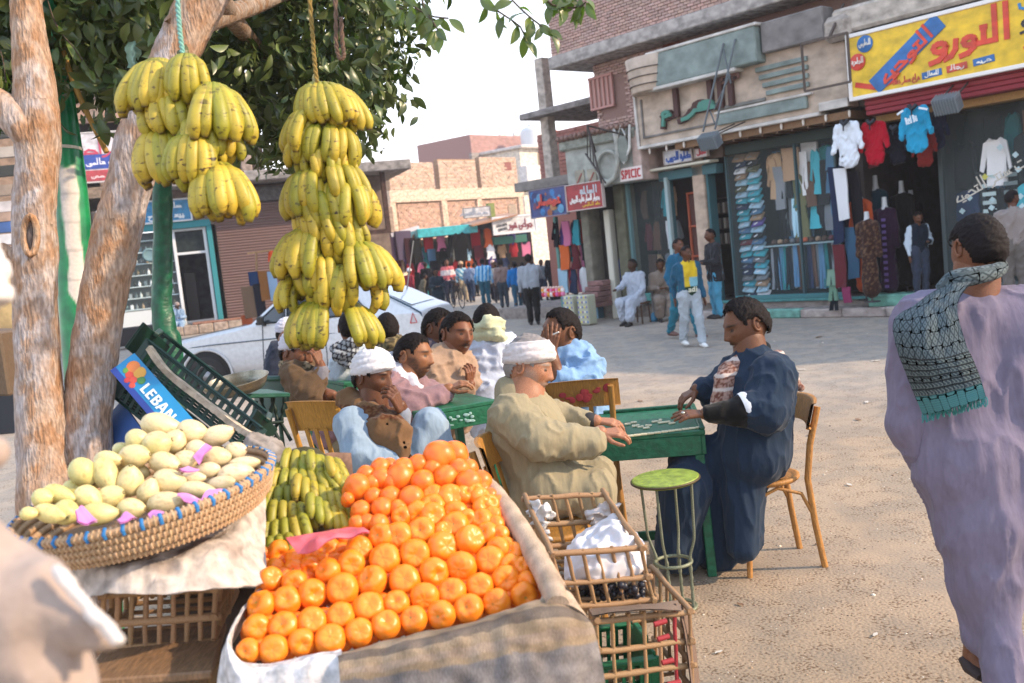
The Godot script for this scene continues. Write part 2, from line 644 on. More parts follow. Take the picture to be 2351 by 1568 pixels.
# ---------------------------------------------------------------- the scene
func _ready()->void:
	survey()
	rng.seed=20240
	var cam:=Camera3D.new()
	cam.name="camera"
	cam.transform=Transform3D(Basis(cr,cu,-cf),eye)
	cam.fov=rad_to_deg(2.0*atan(PH/2/FL))
	cam.far=600.0
	cam.near=0.05
	var att:=CameraAttributesPhysical.new()
	att.frustum_focal_length=24.0/(PH/FL)
	att.frustum_focus_distance=4.3
	att.exposure_aperture=4.2
	cam.attributes=att
	add_child(cam)
	var we:=WorldEnvironment.new()
	we.name="world"
	var env:=Environment.new()
	env.background_mode=Environment.BG_SKY
	env.tonemap_mode=Environment.TONE_MAPPER_LINEAR
	env.tonemap_exposure=2.5
	env.sdfgi_enabled=true
	env.ssao_enabled=true
	env.ssil_enabled=true
	var sky:=Sky.new()
	var sm:=ProceduralSkyMaterial.new()
	sm.sky_top_color=Color(0.70,0.78,0.90)
	sm.sky_horizon_color=Color(0.97,0.96,0.96)
	sm.sky_curve=0.22
	sm.ground_horizon_color=Color(0.75,0.70,0.66)
	sm.ground_bottom_color=Color(0.45,0.40,0.36)
	sm.sky_energy_multiplier=1.0
	sky.sky_material=sm
	env.sky=sky
	env.fog_enabled=true
	env.fog_density=0.0011
	env.fog_light_color=Color(0.93,0.92,0.93)
	we.environment=env
	add_child(we)
	var sun:=DirectionalLight3D.new()
	sun.name="sun"
	sun.light_color=Color(1.0,0.89,0.76)
	sun.light_energy=0.82
	sun.light_angular_distance=1.2
	sun.shadow_enabled=true
	var el:=deg_to_rad(29.0)
	var az:=deg_to_rad(101.0)
	var to:=Vector3(sin(az)*cos(el),sin(el),-cos(az)*cos(el))
	sun.look_at_from_position(to*50.0,Vector3.ZERO)
	add_child(sun)
	wrinkle.noise_type=FastNoiseLite.TYPE_SIMPLEX_SMOOTH
	wrinkle.frequency=6.0
	wrinkle.fractal_octaves=2
	wrinkle.seed=77
	rough_noise.noise_type=FastNoiseLite.TYPE_SIMPLEX_SMOOTH
	rough_noise.frequency=14.0
	rough_noise.fractal_type=FastNoiseLite.FRACTAL_NONE
	rough_noise.seed=78
	var t0:=Time.get_ticks_msec()
	make_materials()
	print("materials ",Time.get_ticks_msec()-t0)
	build_setting()
	build_buildings()
	build_tree()
	build_car()
	build_furniture()
	build_stall()
	build_fruit()
	build_people()
	build_crowd()
	print("before jobs ",Time.get_ticks_msec()-t0)
	run_jobs()
	print("all ",Time.get_ticks_msec()-t0)
# ---------------------------------------------------------------- people
func gs(x:float,c:float,w:float)->float:
	var q:=(x-c)/w
	return exp(-q*q)
func skull(ph:float,th:float)->Vector3:
	var p:=Vector3(sin(ph)*cos(th)*0.077,sin(th)*0.117,cos(ph)*cos(th)*0.098)
	if p.z<0:
		p.z*=1.04
		if p.y<-0.02:
			p.z*=clampf(1.0+(p.y+0.02)*4.0,0.5,1.0)
	if p.y<0:
		var t:=-p.y/0.117
		p.x*=1.0-0.25*t*t
		if p.z>0:
			p.z*=1.0+0.06*t
	p.x*=1.0+0.04*gs(p.y,0.05,0.04)
	return p
func head_mesh(t:Transform3D,o:Dictionary,nu:=60,nv:=46)->MB:
	var mb:=MB.new()
	var skin:Color=o.get("skin",hx("7c5138"))
	var beard:float=o.get("beard",0.0)
	var tash:float=o.get("tash",0.0)
	var bc:Color=o.get("beard_color",Color(0.012,0.01,0.009))
	var smile:float=o.get("smile",0.0)
	var pts:=PackedVector3Array()
	var cols:=PackedColorArray()
	for j in nv+1:
		var th:=PI*j/nv-PI/2
		for i in nu:
			var u:=TAU*i/nu
			var p:=skull(u-0.32*sin(u),th)
			var x:=absf(p.x)
			var y:=p.y
			var f:=clampf(p.z/0.05,0,1)
			var c:=skin
			if f>0:
				var dz:=0.0
				dz-=0.010*gs(x,0.033,0.018)*gs(y,0.012,0.013)
				dz+=0.0055*gs(x,0.032,0.0115)*gs(y,0.010,0.0085)
				dz+=0.007*gs(y,0.034,0.010)*gs(x,0.028,0.026)
				var nt:=clampf((0.022-y)/0.05,0,1)
				if y<0.024 and y>-0.04:
					dz+=(0.006+0.019*nt)*gs(x,0,0.0085+0.006*nt)*clampf((y+0.04)/0.012,0,1)
				dz+=0.009*gs(y,-0.026,0.009)*gs(x,0.013,0.007)
				dz+=0.006*gs(x,0.048,0.018)*gs(y,-0.016+smile*0.006,0.02)
				dz+=0.0085*gs(y,-0.054,0.006)*gs(x,0,0.022)+0.0085*gs(y,-0.069,0.0065)*gs(x,0,0.018)
				dz-=0.006*gs(y,-0.0615+smile*x*0.25,0.003)*gs(x,0,0.026)
				dz-=0.005*gs(y,-0.082,0.008)*gs(x,0,0.02)
				dz+=0.008*gs(y,-0.102,0.016)*gs(x,0,0.022)
				dz-=smile*0.004*gs(x,0.037+(-0.03-y)*0.2,0.005)*gs(y,-0.045,0.02)
				p.z+=dz*f
				c=skin.lerp(Color(skin.r*0.75,skin.g*0.42,skin.b*0.42),0.6*f*maxf(gs(y,-0.054,0.006),gs(y,-0.069,0.006))*gs(x,0,0.02))
				c=c.lerp(skin*0.35,0.8*f*gs(y,-0.0615+smile*x*0.25,0.0026)*gs(x,0,0.022))
				if smile>0.5:
					c=c.lerp(Color(0.6,0.55,0.48),f*clampf(1.6*gs(y,-0.0605+x*0.12,0.0035)*gs(x,0,0.014)-0.4,0,1))
				var ew:=gs(x,0.033,0.0135)*gs(y,0.0105,0.006)
				c=c.lerp(Color(0.27,0.24,0.22),f*clampf((ew-0.45)*5.0,0,1))
				c=c.lerp(Color(0.012,0.008,0.006),f*clampf((gs(x,0.033+o.get("gaze",0.0),0.0078)*gs(y,0.010,0.0064)-0.3)*5.0,0,1))
				c=c.lerp(bc,f*0.8*gs(x,0.033,0.017)*gs(y,0.018,0.0028))
				c=c.lerp(bc,f*0.92*clampf(1.5*gs(x,0.034,0.021)*gs(y,0.033-x*0.12+0.004,0.005),0,1))
			if tash>0:
				c=c.lerp(bc,f*tash*clampf(1.7*gs(y,-0.046-x*0.22,0.0065)*gs(x,0,0.027),0,1))
				p.z+=0.004*tash*f*gs(y,-0.046-x*0.2,0.007)*gs(x,0,0.024)
			if beard>0:
				var bm:=clampf((-0.032-y)/0.02+clampf((x-0.05)/0.02,0,1)*2.6-0.3,0,1)
				bm*=clampf((p.z+0.012)/0.02,0,1)*clampf((0.03-y)/0.03,0,1)
				bm*=1.0-0.9*gs(x,0,0.02)*gs(y,-0.061,0.013)
				bm*=1.0-f*gs(x,0.0,0.026)*clampf((y+0.045)/0.006,0,1)
				c=c.lerp(bc,bm*beard*(0.75+0.25*rough_noise.get_noise_3dv(p*40.0)))
			pts.append(t*p)
			cols.append(c)
	mb.grid(pts,nu,nv+1,cols,true,true)
	for s in[-1,1]:
		var e:=PackedVector3Array()
		for k in 9:
			var a:=deg_to_rad(-150.0+k*35.0)
			e.append(t*Vector3(s*(0.076+0.010*(1.0-absf(k-4)/6.0)),0.004+0.028*sin(a+0.5),-0.012-0.017*cos(a+0.5)*-1.0-0.006))
		var sc:=t.basis.get_scale().x
		mb.tube(e,PackedFloat32Array([0.006*sc,0.007*sc,0.0065*sc,0.006*sc,0.006*sc,0.006*sc,0.0065*sc,0.0075*sc,0.008*sc]),8,skin)
		mb.ball(t*Transform3D(Basis.from_scale(Vector3(0.008,0.026,0.016)),Vector3(s*0.075,0.0,-0.016)),skin*0.8,10,7)
	return mb
func hair_mesh(t:Transform3D,o:Dictionary,nu:=110,nv:=80)->MB:
	var mb:=MB.new()
	var col:Color=o.get("hair",Color(0.012,0.010,0.009))
	var thick:float=o.get("thick",0.012)
	var front:float=o.get("hairline",0.074)
	var ids:=PackedInt32Array()
	for j in nv+1:
		var th:=PI*j/nv-PI/2
		for i in nu:
			var u:=TAU*i/nu
			var ph:=u-0.32*sin(u)
			var p:=skull(ph,th)
			var a:=absf(wrapf(ph,-PI,PI))
			var hl:=front
			if a>0.7:
				hl=lerpf(front,0.035,clampf((a-0.7)/0.4,0,1))
			if a>1.15:
				hl=lerpf(0.02,-0.055,clampf((a-1.8)/0.5,0,1))if a>1.8 else 0.012 if a<1.34 else 0.033
			var m:=(p.y-hl+0.007*rough_noise.get_noise_3dv(p*60.0))/0.016
			if m<0:
				ids.append(-1)
				continue
			var k:=sqrt(clampf(m,0,1))
			var n:=p.normalized()
			ids.append(mb.vert(t*(p+n*(thick*k+0.25*thick*k*wrinkle.get_noise_3dv(p*9.0)+0.34*thick*k*absf(rough_noise.get_noise_3dv(p*26.0))+0.22*thick*k*rough_noise.get_noise_3dv(p*60.0))),col))
	for j in nv:
		for i in nu:
			var a:=ids[j*nu+i]
			var b:=ids[j*nu+(i+1)%nu]
			var d:=ids[(j+1)*nu+i]
			var e:=ids[(j+1)*nu+(i+1)%nu]
			if a<0 or b<0 or d<0 or e<0:
				continue
			mb.ix.append_array([a,e,b,a,d,e])
	return mb
func turban_mesh(t:Transform3D,col:Color,top:=Color(-1,0,0),tilt:=0.16,nu:=72,nv:=40)->MB:
	var mb:=MB.new()
	var pts:=PackedVector3Array()
	var cols:=PackedColorArray()
	var tb:=Basis(Vector3.RIGHT,-tilt)
	for j in nv+1:
		var v:=float(j)/nv
		var th:=-0.42+v*(PI/2+0.42)
		for i in nu:
			var ph:=TAU*i/nu
			var band:=th*1.9+0.42*sin(ph+0.6)+0.2*sin(2.0*ph)
			var other:=th*2.1-0.5*sin(ph-0.4)
			var rd:=0.6*pow(absf(sin(band*4.4)),0.55)+0.4*pow(absf(sin(other*5.3+1.0)),0.6)
			var r:=0.93+0.085*rd
			if v<0.1:
				r-=(0.1-v)*1.5
			if top.r>=0 and v>0.55:
				r-=0.07
			var p:=tb*(Vector3(sin(ph)*cos(th)*0.101,sin(th)*(0.092+0.016*v),cos(ph)*cos(th)*0.119)*r)+Vector3(0,0.052,-0.004)
			p+=p.normalized()*0.005*wrinkle.get_noise_3dv(p*6.0)
			pts.append(t*p)
			cols.append(top if top.r>=0 and v>0.58 else col)
	mb.grid(pts,nu,nv+1,cols,true,true)
	return mb
func hand_caps(w:Vector3,dir:Vector3,back:Vector3,s:float,curl:float,thumb_side:float,spread:=0.06,thumb_open:=0.7)->Array:
	dir=dir.normalized()
	back=(back-dir*back.dot(dir)).normalized()
	var side:=dir.cross(back)*thumb_side
	var caps:=[]
	var lat:=[0.029,0.0095,-0.0095,-0.027]
	var len:=[0.070,0.079,0.073,0.056]
	for k in 4:
		var kn:Vector3=w+(dir*(0.088-0.004*absf(k-1.0))+side*lat[k])*s
		caps.append([w+(dir*0.012+side*lat[k]*0.5)*s,kn,0.0125*s,0.0105*s])
		var d:=(dir+side*(1.2-k)*spread).normalized()
		var up:=back
		var p:=kn
		var c:=curl*(1.0+0.12*k)
		for g in 3:
			var ax:=d.cross(up).normalized()
			d=d.rotated(ax,-c*(0.8 if g==0 else 1.0))
			up=ax.cross(d).normalized()
			var q:Vector3=p+d*len[k]*[0.45,0.31,0.24][g]*s
			caps.append([p,q,(0.0095-0.0009*g)*s,(0.0087-0.0009*g)*s])
			p=q
	var t0:=w+(dir*0.028+side*0.022-back*0.006)*s
	var td:=(dir*(1.0-thumb_open*0.35)+side*thumb_open-back*0.35).normalized()
	var t1:=t0+td*0.042*s
	var td2:=(td+dir*0.5-side*0.25).normalized()
	caps.append([t0,t1,0.0135*s,0.0105*s])
	caps.append([t1,t1+td2*0.034*s,0.0102*s,0.0088*s])
	caps.append([t1+td2*0.034*s,t1+(td2+dir*0.2).normalized()*0.058*s,0.0088*s,0.0072*s])
	return caps
func px(d:float,list:Array)->Array:
	var caps:=[]
	for q in list:
		var c:=[at(q[0],q[1],d+q[2]),at(q[4],q[5],d+q[6]),q[3]*(d+q[2])/FL,q[7]*(d+q[6])/FL]
		if q.size()>8:
			c.append(cf)
			c.append(q[8])
		caps.append(c)
	return caps
func head_frame(x:float,y:float,d:float,hpx:float,yaw:float,pitch:=0.0,roll:=0.0)->Transform3D:
	var b:=Basis(cr,cu,-cf)*Basis(Vector3.UP,deg_to_rad(yaw))*Basis(Vector3.RIGHT,deg_to_rad(pitch))*Basis(Vector3.BACK,deg_to_rad(roll))
	return Transform3D(b*Basis.from_scale(Vector3.ONE*(hpx*d/FL/0.234)),at(x,y,d))
func add_head(p:Node3D,t:Transform3D,o:Dictionary)->void:
	queue(p,"body",mats.skin,head_mesh.bind(t,o))
	if not o.get("bald",false):
		queue(p,"hair",mats.hair,hair_mesh.bind(t,o))
	if o.has("turban"):
		queue(p,"turban",mats.cloth,turban_mesh.bind(t,o.turban,o.get("turban_top",Color(-1,0,0)),o.get("tilt",0.16)))
func soft(p:Node3D,called:String,m:String,caps:Array,k:float,cell:float,col,amp:=0.0,stretch:=Vector3(1,1,1))->void:
	queue(p,called,mats[m],blob.bind(caps,k,cell,col,amp,stretch))
func add_hand(p:Node3D,w:Vector3,dir:Vector3,back:Vector3,s:float,curl:float,side:float,skin:Color,spread:=0.06,open:=0.7)->void:
	queue(p,"body",mats.skin,blob.bind(hand_caps(w,dir,back,s,curl,side,spread,open),0.005*s,0.0042*s,skin,0.0))
func passer(x:float,y:float,hpx:float,yaw:float,o:Dictionary,label:String,group:="")->Node3D:
	var base:=ground_at(x,y,o.get("floor",0.0))
	var d:=depth_of(base)
	var h:=hpx*d/FL
	var person:=thing("person",label,"person",base,group)
	var fw:=Vector3(sin(deg_to_rad(yaw)),0,cos(deg_to_rad(yaw)))
	var sd:=Vector3(fw.z,0,-fw.x)
	var skin:Color=o.get("skin",hx("6d4630"))
	var lean:float=o.get("lean",0.0)
	var sit:bool=o.get("sit",false)
	var J:=func(s:float,u:float,f:float)->Vector3:
		return base+(sd*s+Vector3.UP*u+fw*(f+lean*maxf(u-0.5,0)))*h
	var drop:=0.0
	var full:=h
	if sit:
		h=h/0.78
		drop=-0.22
		J=func(s:float,u:float,f:float)->Vector3:
			return base+(sd*s+Vector3.UP*(u-0.22)+fw*(f+lean*maxf(u-0.5,0)))*h
	var cell:float=o.get("cell",0.022)
	var step:float=o.get("step",0.0)
	var top:Color=o.get("top",hx("556070"))
	var legs:Color=o.get("legs",hx("2c3038"))
	var tp=o.get("pattern",top)
	var w:float=o.get("wide",1.0)
	var hip_l:Vector3=J.call(0.055,0.5,0)
	var hip_r:Vector3=J.call(-0.055,0.5,0)
	var kn:=[]
	var an:=[]
	for s in[1,-1]:
		var st:float=step*s
		if sit:
			kn.append(J.call(s*0.075,0.49,0.24))
			an.append(base+(sd*s*0.07+fw*(0.24+0.05*s)+Vector3.UP*0.04)*h)
		else:
			kn.append(J.call(s*0.055,0.28,st*0.5+0.02))
			an.append(base+(sd*s*0.055+Vector3.UP*(0.045+maxf(0,-st)*0.2)+fw*st)*h)
	var body:=[]
	var shirt:=[]
	var low:=[]
	var robe:bool=o.get("robe",false)
	var ch:Vector3=J.call(0,0.73,0.01)
	shirt.append([J.call(0.035*w,0.56,0.0),J.call(0.05*w,0.75,0.0),0.068*h*w,0.068*h*w,fw,1.15])
	shirt.append([J.call(-0.035*w,0.56,0.0),J.call(-0.05*w,0.75,0.0),0.068*h*w,0.068*h*w,fw,1.15])
	shirt.append([J.call(0.085*w,0.80,0),J.call(-0.085*w,0.80,0),0.037*h,0.037*h])
	shirt.append([ch,J.call(0,0.845,0.0),0.05*h,0.032*h])
	var arms:Array=o.get("arms",["down","down"])
	for k in 2:
		var s:float=1-2*k
		var el:Vector3
		var ha:Vector3
		match arms[k]:
			"down":
				el=J.call(s*0.135*w,0.63,-0.02)
				ha=J.call(s*0.14*w,0.475,0.03)
			"back":
				el=J.call(s*0.13*w,0.64,-0.07)
				ha=J.call(s*0.12*w,0.49,-0.08)
			"swing":
				el=J.call(s*0.13*w,0.63,0.02)
				ha=J.call(s*0.13*w,0.49,0.11)
			"front":
				el=J.call(s*0.135*w,0.635,0.03)
				ha=J.call(s*0.04,0.635,0.15)
			"face":
				el=J.call(s*0.12*w,0.67,0.13)
				ha=J.call(s*0.045,0.86,0.09)
			"lap":
				el=J.call(s*0.13*w,0.62,0.04)
				ha=J.call(s*0.06,0.53,0.17)
			"reach":
				el=J.call(s*0.13*w,0.68,0.1)
				ha=J.call(s*0.1,0.66,0.27)
		var sh:Vector3=J.call(s*0.105*w,0.80,0)
		shirt.append([sh,el,0.036*h,0.03*h])
		if o.get("short",false):
			body.append([el,ha,0.024*h,0.017*h])
		else:
			shirt.append([el,el.lerp(ha,0.9),0.03*h,0.022*h])
		var hd:=(ha-el).normalized()
		var hs:=hd.cross(fw+Vector3(0.01,0,0)).normalized()
		body.append([ha,ha+hd*0.035*h,0.015*h,0.02*h,hs,1.5])
		for g in 4:
			body.append([ha+(hd*0.04+fw*(g-1.5)*0.009)*h,ha+(hd*(0.085-0.006*absf(g-1.0))+fw*(g-1.5)*0.011)*h,0.0075*h,0.005*h])
		body.append([ha+hd*0.015*h,ha+(hd*0.045+fw*0.035)*h,0.008*h,0.006*h])
	body.append([J.call(0,0.81,0.0),J.call(0,0.89,0.012),0.034*h,0.032*h])
	for k in 2:
		var s:float=1-2*k
		var hp:Vector3=hip_l if k==0 else hip_r
		if robe:
			var hem:float=o.get("hem",0.05)
			if sit:
				shirt.append([hp,kn[k],0.07*h,0.06*h])
				shirt.append([kn[k],an[k]+Vector3.UP*0.06*h,0.058*h,0.062*h])
			else:
				shirt.append([hp,an[k]+Vector3.UP*hem*h,0.078*h,0.075*h])
		else:
			low.append([hp,kn[k],0.062*h,0.046*h])
			low.append([kn[k],an[k]+Vector3.UP*0.01*h,0.046*h,0.036*h])
			low.append([hp,J.call(s*0.04,0.57,0),0.062*h,0.058*h])
		body.append([an[k],an[k]+Vector3.UP*0.07*h,0.022*h,0.026*h])
		var toe:=fw
		var shoe:=MB.new()
		var a:Vector3=an[k]
		shoe.tube(PackedVector3Array([a+(Vector3.DOWN*0.02-toe*0.035)*h,a+(Vector3.DOWN*0.018-toe*0.02)*h,a+(Vector3.DOWN*0.022+toe*0.03)*h,a+(Vector3.DOWN*0.027+toe*0.08)*h,a+(Vector3.DOWN*0.03+toe*0.115)*h]),PackedFloat32Array([0.012*h,0.025*h,0.026*h,0.021*h,0.008*h]),10,o.get("shoes",hx("2a2522")))
		part(person,"shoe",shoe,mats.plain)
	if robe and not sit:
		shirt.append([J.call(0,0.5,0),base+Vector3.UP*(o.get("hem",0.05)+0.07)*h,0.09*h,0.085*h])
	if o.get("coat",false):
		for s in[-1,1]:
			shirt.append([J.call(s*0.05*w,0.56,0),J.call(s*0.055*w,0.46,0),0.075*h*w,0.075*h*w,fw,1.1])
	soft(person,"body","skin",body,0.008*h,cell*0.6,skin)
	soft(person,"robe" if robe else "shirt","cloth",shirt,0.03*h,cell,tp,0.012*h,Vector3(1,0.45,1))
	if low:
		soft(person,"trousers","cloth",low,0.02*h,cell,legs,0.010*h,Vector3(1,0.6,1))
	var hc:Vector3=J.call(0,0.925,0.022)
	var hb:=Basis(Vector3.UP,deg_to_rad(yaw+o.get("turn",0.0)))*Basis(Vector3.RIGHT,deg_to_rad(o.get("nod",0.0)))
	var ht:=Transform3D(hb*Basis.from_scale(Vector3.ONE*(0.142*h/0.234)),hc)
	queue(person,"body",mats.skin,head_mesh.bind(ht,o,30,26))
	if not o.has("turban")or o.has("hair"):
		queue(person,"hair",mats.hair,hair_mesh.bind(ht,o,34,24))
	if o.has("turban"):
		queue(person,"turban",mats.cloth,turban_mesh.bind(ht,o.turban,Color(-1,0,0),0.16,36,20))
	return person
# ---------------------------------------------------------------- Arabic lettering drawn stroke by stroke (x runs left 
func glyph(ch:String,from_right:bool,to_left:bool)->Array:
	var V:=func(a:Array)->PackedVector2Array:
		var p:=PackedVector2Array()
		for k in range(0,a.size(),2):
			p.append(Vector2(-a[k],a[k+1]))
		return p
	var ring:=func(x:float,y:float,r:float)->PackedVector2Array:
		var p:=PackedVector2Array()
		for k in 11:
			p.append(Vector2(-x+r*cos(TAU*k/10),y+r*sin(TAU*k/10)))
		return p
	var dot:=func(x:float,y:float)->PackedVector2Array:
		return PackedVector2Array([Vector2(-x-0.035,y),Vector2(-x+0.035,y)])
	var s:=[]
	var w:=0.3
	match ch:
		"ا":
			s=[V.call([0,0,0.1,0,0.1,1])]if from_right else[V.call([0.08,0,0.08,1])]
			w=0.2
		"ل":
			if to_left:
				s=[V.call([0.12,1,0.12,0,0.26,0])]
				w=0.26
			else:
				s=[V.call([0.1,1,0.1,0,0.18,-0.22,0.38,-0.26,0.5,-0.05])]
				w=0.58
			if from_right:
				s.append(V.call([0,0,0.12,0]))
		"ب","ت","ن","ي","ث":
			if to_left:
				s=[V.call([0,0,0.1,0,0.1,0.3,0.11,0,0.25,0])]
				w=0.25
			elif ch=="ن":
				s=[V.call([0,0.22,0.02,-0.1,0.14,-0.28,0.34,-0.26,0.44,0,0.45,0.22])]
				w=0.53
			elif ch=="ي":
				s=[V.call([0,0,0.12,0.14,0.26,0.1,0.2,-0.05,0.08,-0.16,0.25,-0.33,0.5,-0.24,0.57,0])]
				w=0.64
			else:
				s=[V.call([0,0.25,0.03,0.02,0.15,-0.05,0.52,-0.05,0.64,0.03,0.67,0.27])]
				w=0.75
			var cx:=0.1 if to_left else w*0.42
			if ch=="ب":
				s.append(dot.call(cx,-0.2))
			elif ch=="ن":
				s.append(dot.call(cx,0.45 if to_left else 0.12))
			elif ch=="ي" and to_left:
				s.append_array([dot.call(cx-0.06,-0.18),dot.call(cx+0.07,-0.18)])
			elif ch!="ي":
				s.append_array([dot.call(cx-0.06,0.45),dot.call(cx+0.07,0.45)])
		"ر","ز":
			s=[V.call([0,0,0.06,0,0.12,-0.12,0.22,-0.24,0.34,-0.28])]if from_right else[V.call([0.06,0.24,0.08,-0.02,0.18,-0.2,0.32,-0.27])]
			if ch=="ز":
				s.append(dot.call(0.1,0.36))
			w=0.32
		"و":
			s=[ring.call(0.17,0.13,0.12),V.call([0.05,0.12,0.08,-0.08,0.2,-0.22,0.36,-0.27])]
			w=0.4
		"د":
			s=[V.call([0.06,0.4,0.2,0.22,0.25,0.04,0.0,0.0])]
			w=0.34
		"ح","ج","خ":
			if to_left:
				s=[V.call([0.4,0.31,0.2,0.35,0.02,0.02]),V.call([0,0,0.46,0])]
				w=0.46
			else:
				s=[V.call([0.44,0.28,0.1,0.31,0.3,0.14,0.42,-0.1,0.32,-0.32,0.1,-0.36,0,-0.3])]
				w=0.52
			if ch=="خ":
				s.append(dot.call(0.22,0.52))
			elif ch=="ج":
				s.append(dot.call(0.24,-0.14))
		"س","ش":
			s=[V.call([0,0,0.08,0,0.08,0.25,0.09,0,0.22,0,0.22,0.25,0.23,0,0.36,0,0.36,0.28,0.37,0,0.48,0])]
			w=0.48
			if ch=="ش":
				s.append_array([dot.call(0.16,0.45),dot.call(0.29,0.45),dot.call(0.22,0.58)])
			if not to_left:
				s.append(V.call([0.44,0.1,0.46,-0.2,0.62,-0.3,0.8,-0.2,0.84,0.1]))
				w=0.92
		"ص","ض","ط":
			s=[V.call([0,0,0.1,0.2,0.3,0.29,0.45,0.16,0.4,0.01,0,0]),V.call([0.4,0,0.56,0])]
			if ch=="ط":
				s.append(V.call([0.12,0,0.12,0.9]))
			w=0.56
		"ع","غ":
			s=[V.call([0,0,0.14,0.02,0.04,0.27,0.3,0.27,0.18,0.02,0.38,0])]if from_right else[V.call([0.3,0.34,0.1,0.32,0.08,0.14,0.26,0.1]),V.call([0.26,0.1,0.04,0,0.38,0])]
			w=0.38
		"ف","ق":
			s=[ring.call(0.15,0.16,0.11),V.call([0,0,0.3,0]),dot.call(0.15,0.42)]
			w=0.3
			if not to_left:
				s.append(V.call([0.3,0,0.6,-0.02,0.66,0.2]))
				w=0.72
		"ك":
			s=[V.call([0,0,0.32,0,0.12,0.34,0.42,0.66]),V.call([0.32,0,0.4,0])]
			w=0.4
		"م":
			s=[ring.call(0.14,0.07,0.1),V.call([0,0,0.3,0])]
			w=0.3
			if not to_left:
				s=[ring.call(0.14,0.07,0.1),V.call([0,0,0.1,0]),V.call([0.22,0.02,0.26,-0.38])]
				w=0.34
		"ه","ة":
			if to_left:
				s=[ring.call(0.17,0.15,0.14),V.call([0.3,0.2,0.1,0.08,0,0]),V.call([0,0,0.36,0])]
				w=0.36
			else:
				s=[V.call([0,0,0.06,0.34,0.26,0.2,0.2,0.02,0.04,0.02])]
				if ch=="ة":
					s.append_array([dot.call(0.08,0.5),dot.call(0.2,0.5)])
				w=0.34
		" ":
			w=0.22
		_:
			w=0.1
	return[s,w]
func arabic(text:String)->Array:
	var stop:="ادذرزوة "
	var s:=[]
	var x:=0.0
	for k in text.length():
		var ch:=text[k]
		var fr:=k>0 and not stop.contains(text[k-1])and ch!=" "
		var to:=k+1<text.length()and not stop.contains(ch)and text[k+1]!=" "
		var g:=glyph(ch,fr,to)
		for st in g[0]:
			var p:=PackedVector2Array()
			for q in st:
				p.append(q+Vector2(-x,0))
			s.append(p)
		x+=g[1]
	return[s,x]
func lettering(mb:MB,text:String,t:Transform3D,w:float,h:float,thick:float,depth:float,col:Color)->void:
	var a:=arabic(text)
	var sx:float=w/a[1]
	for st in a[0]:
		for k in st.size()-1:
			var p:=Vector3(st[k].x*sx,st[k].y*h,0)
			var q:=Vector3(st[k+1].x*sx,st[k+1].y*h,0)
			var e:=(q-p).normalized()*thick*0.42
			mb.bar(t*(p-e),t*(q+e),thick,depth*(1.0+0.04*(k%3)),col,t.basis.z)
func latin(mb:MB,text:String,t:Transform3D,h:float,depth:float,col:Color,width:=0.0,bold:=true)->void:
	var tm:=TextMesh.new()
	var f:=SystemFont.new()
	f.font_names=PackedStringArray(["Droid Sans"])
	f.font_weight=700 if bold else 400
	tm.font=f
	tm.text=text
	tm.font_size=64
	tm.pixel_size=1.0
	tm.depth=1.0
	tm.curve_step=4.0
	var bb:=tm.get_aabb()
	var k:=h/46.0
	var kx:=k if width<=0 else width/bb.size.x
	mb.add_mesh(tm,t*Transform3D(Basis.from_scale(Vector3(kx,k,depth)),Vector3(-bb.get_center().x*kx,-bb.get_center().y*k,0)),col)
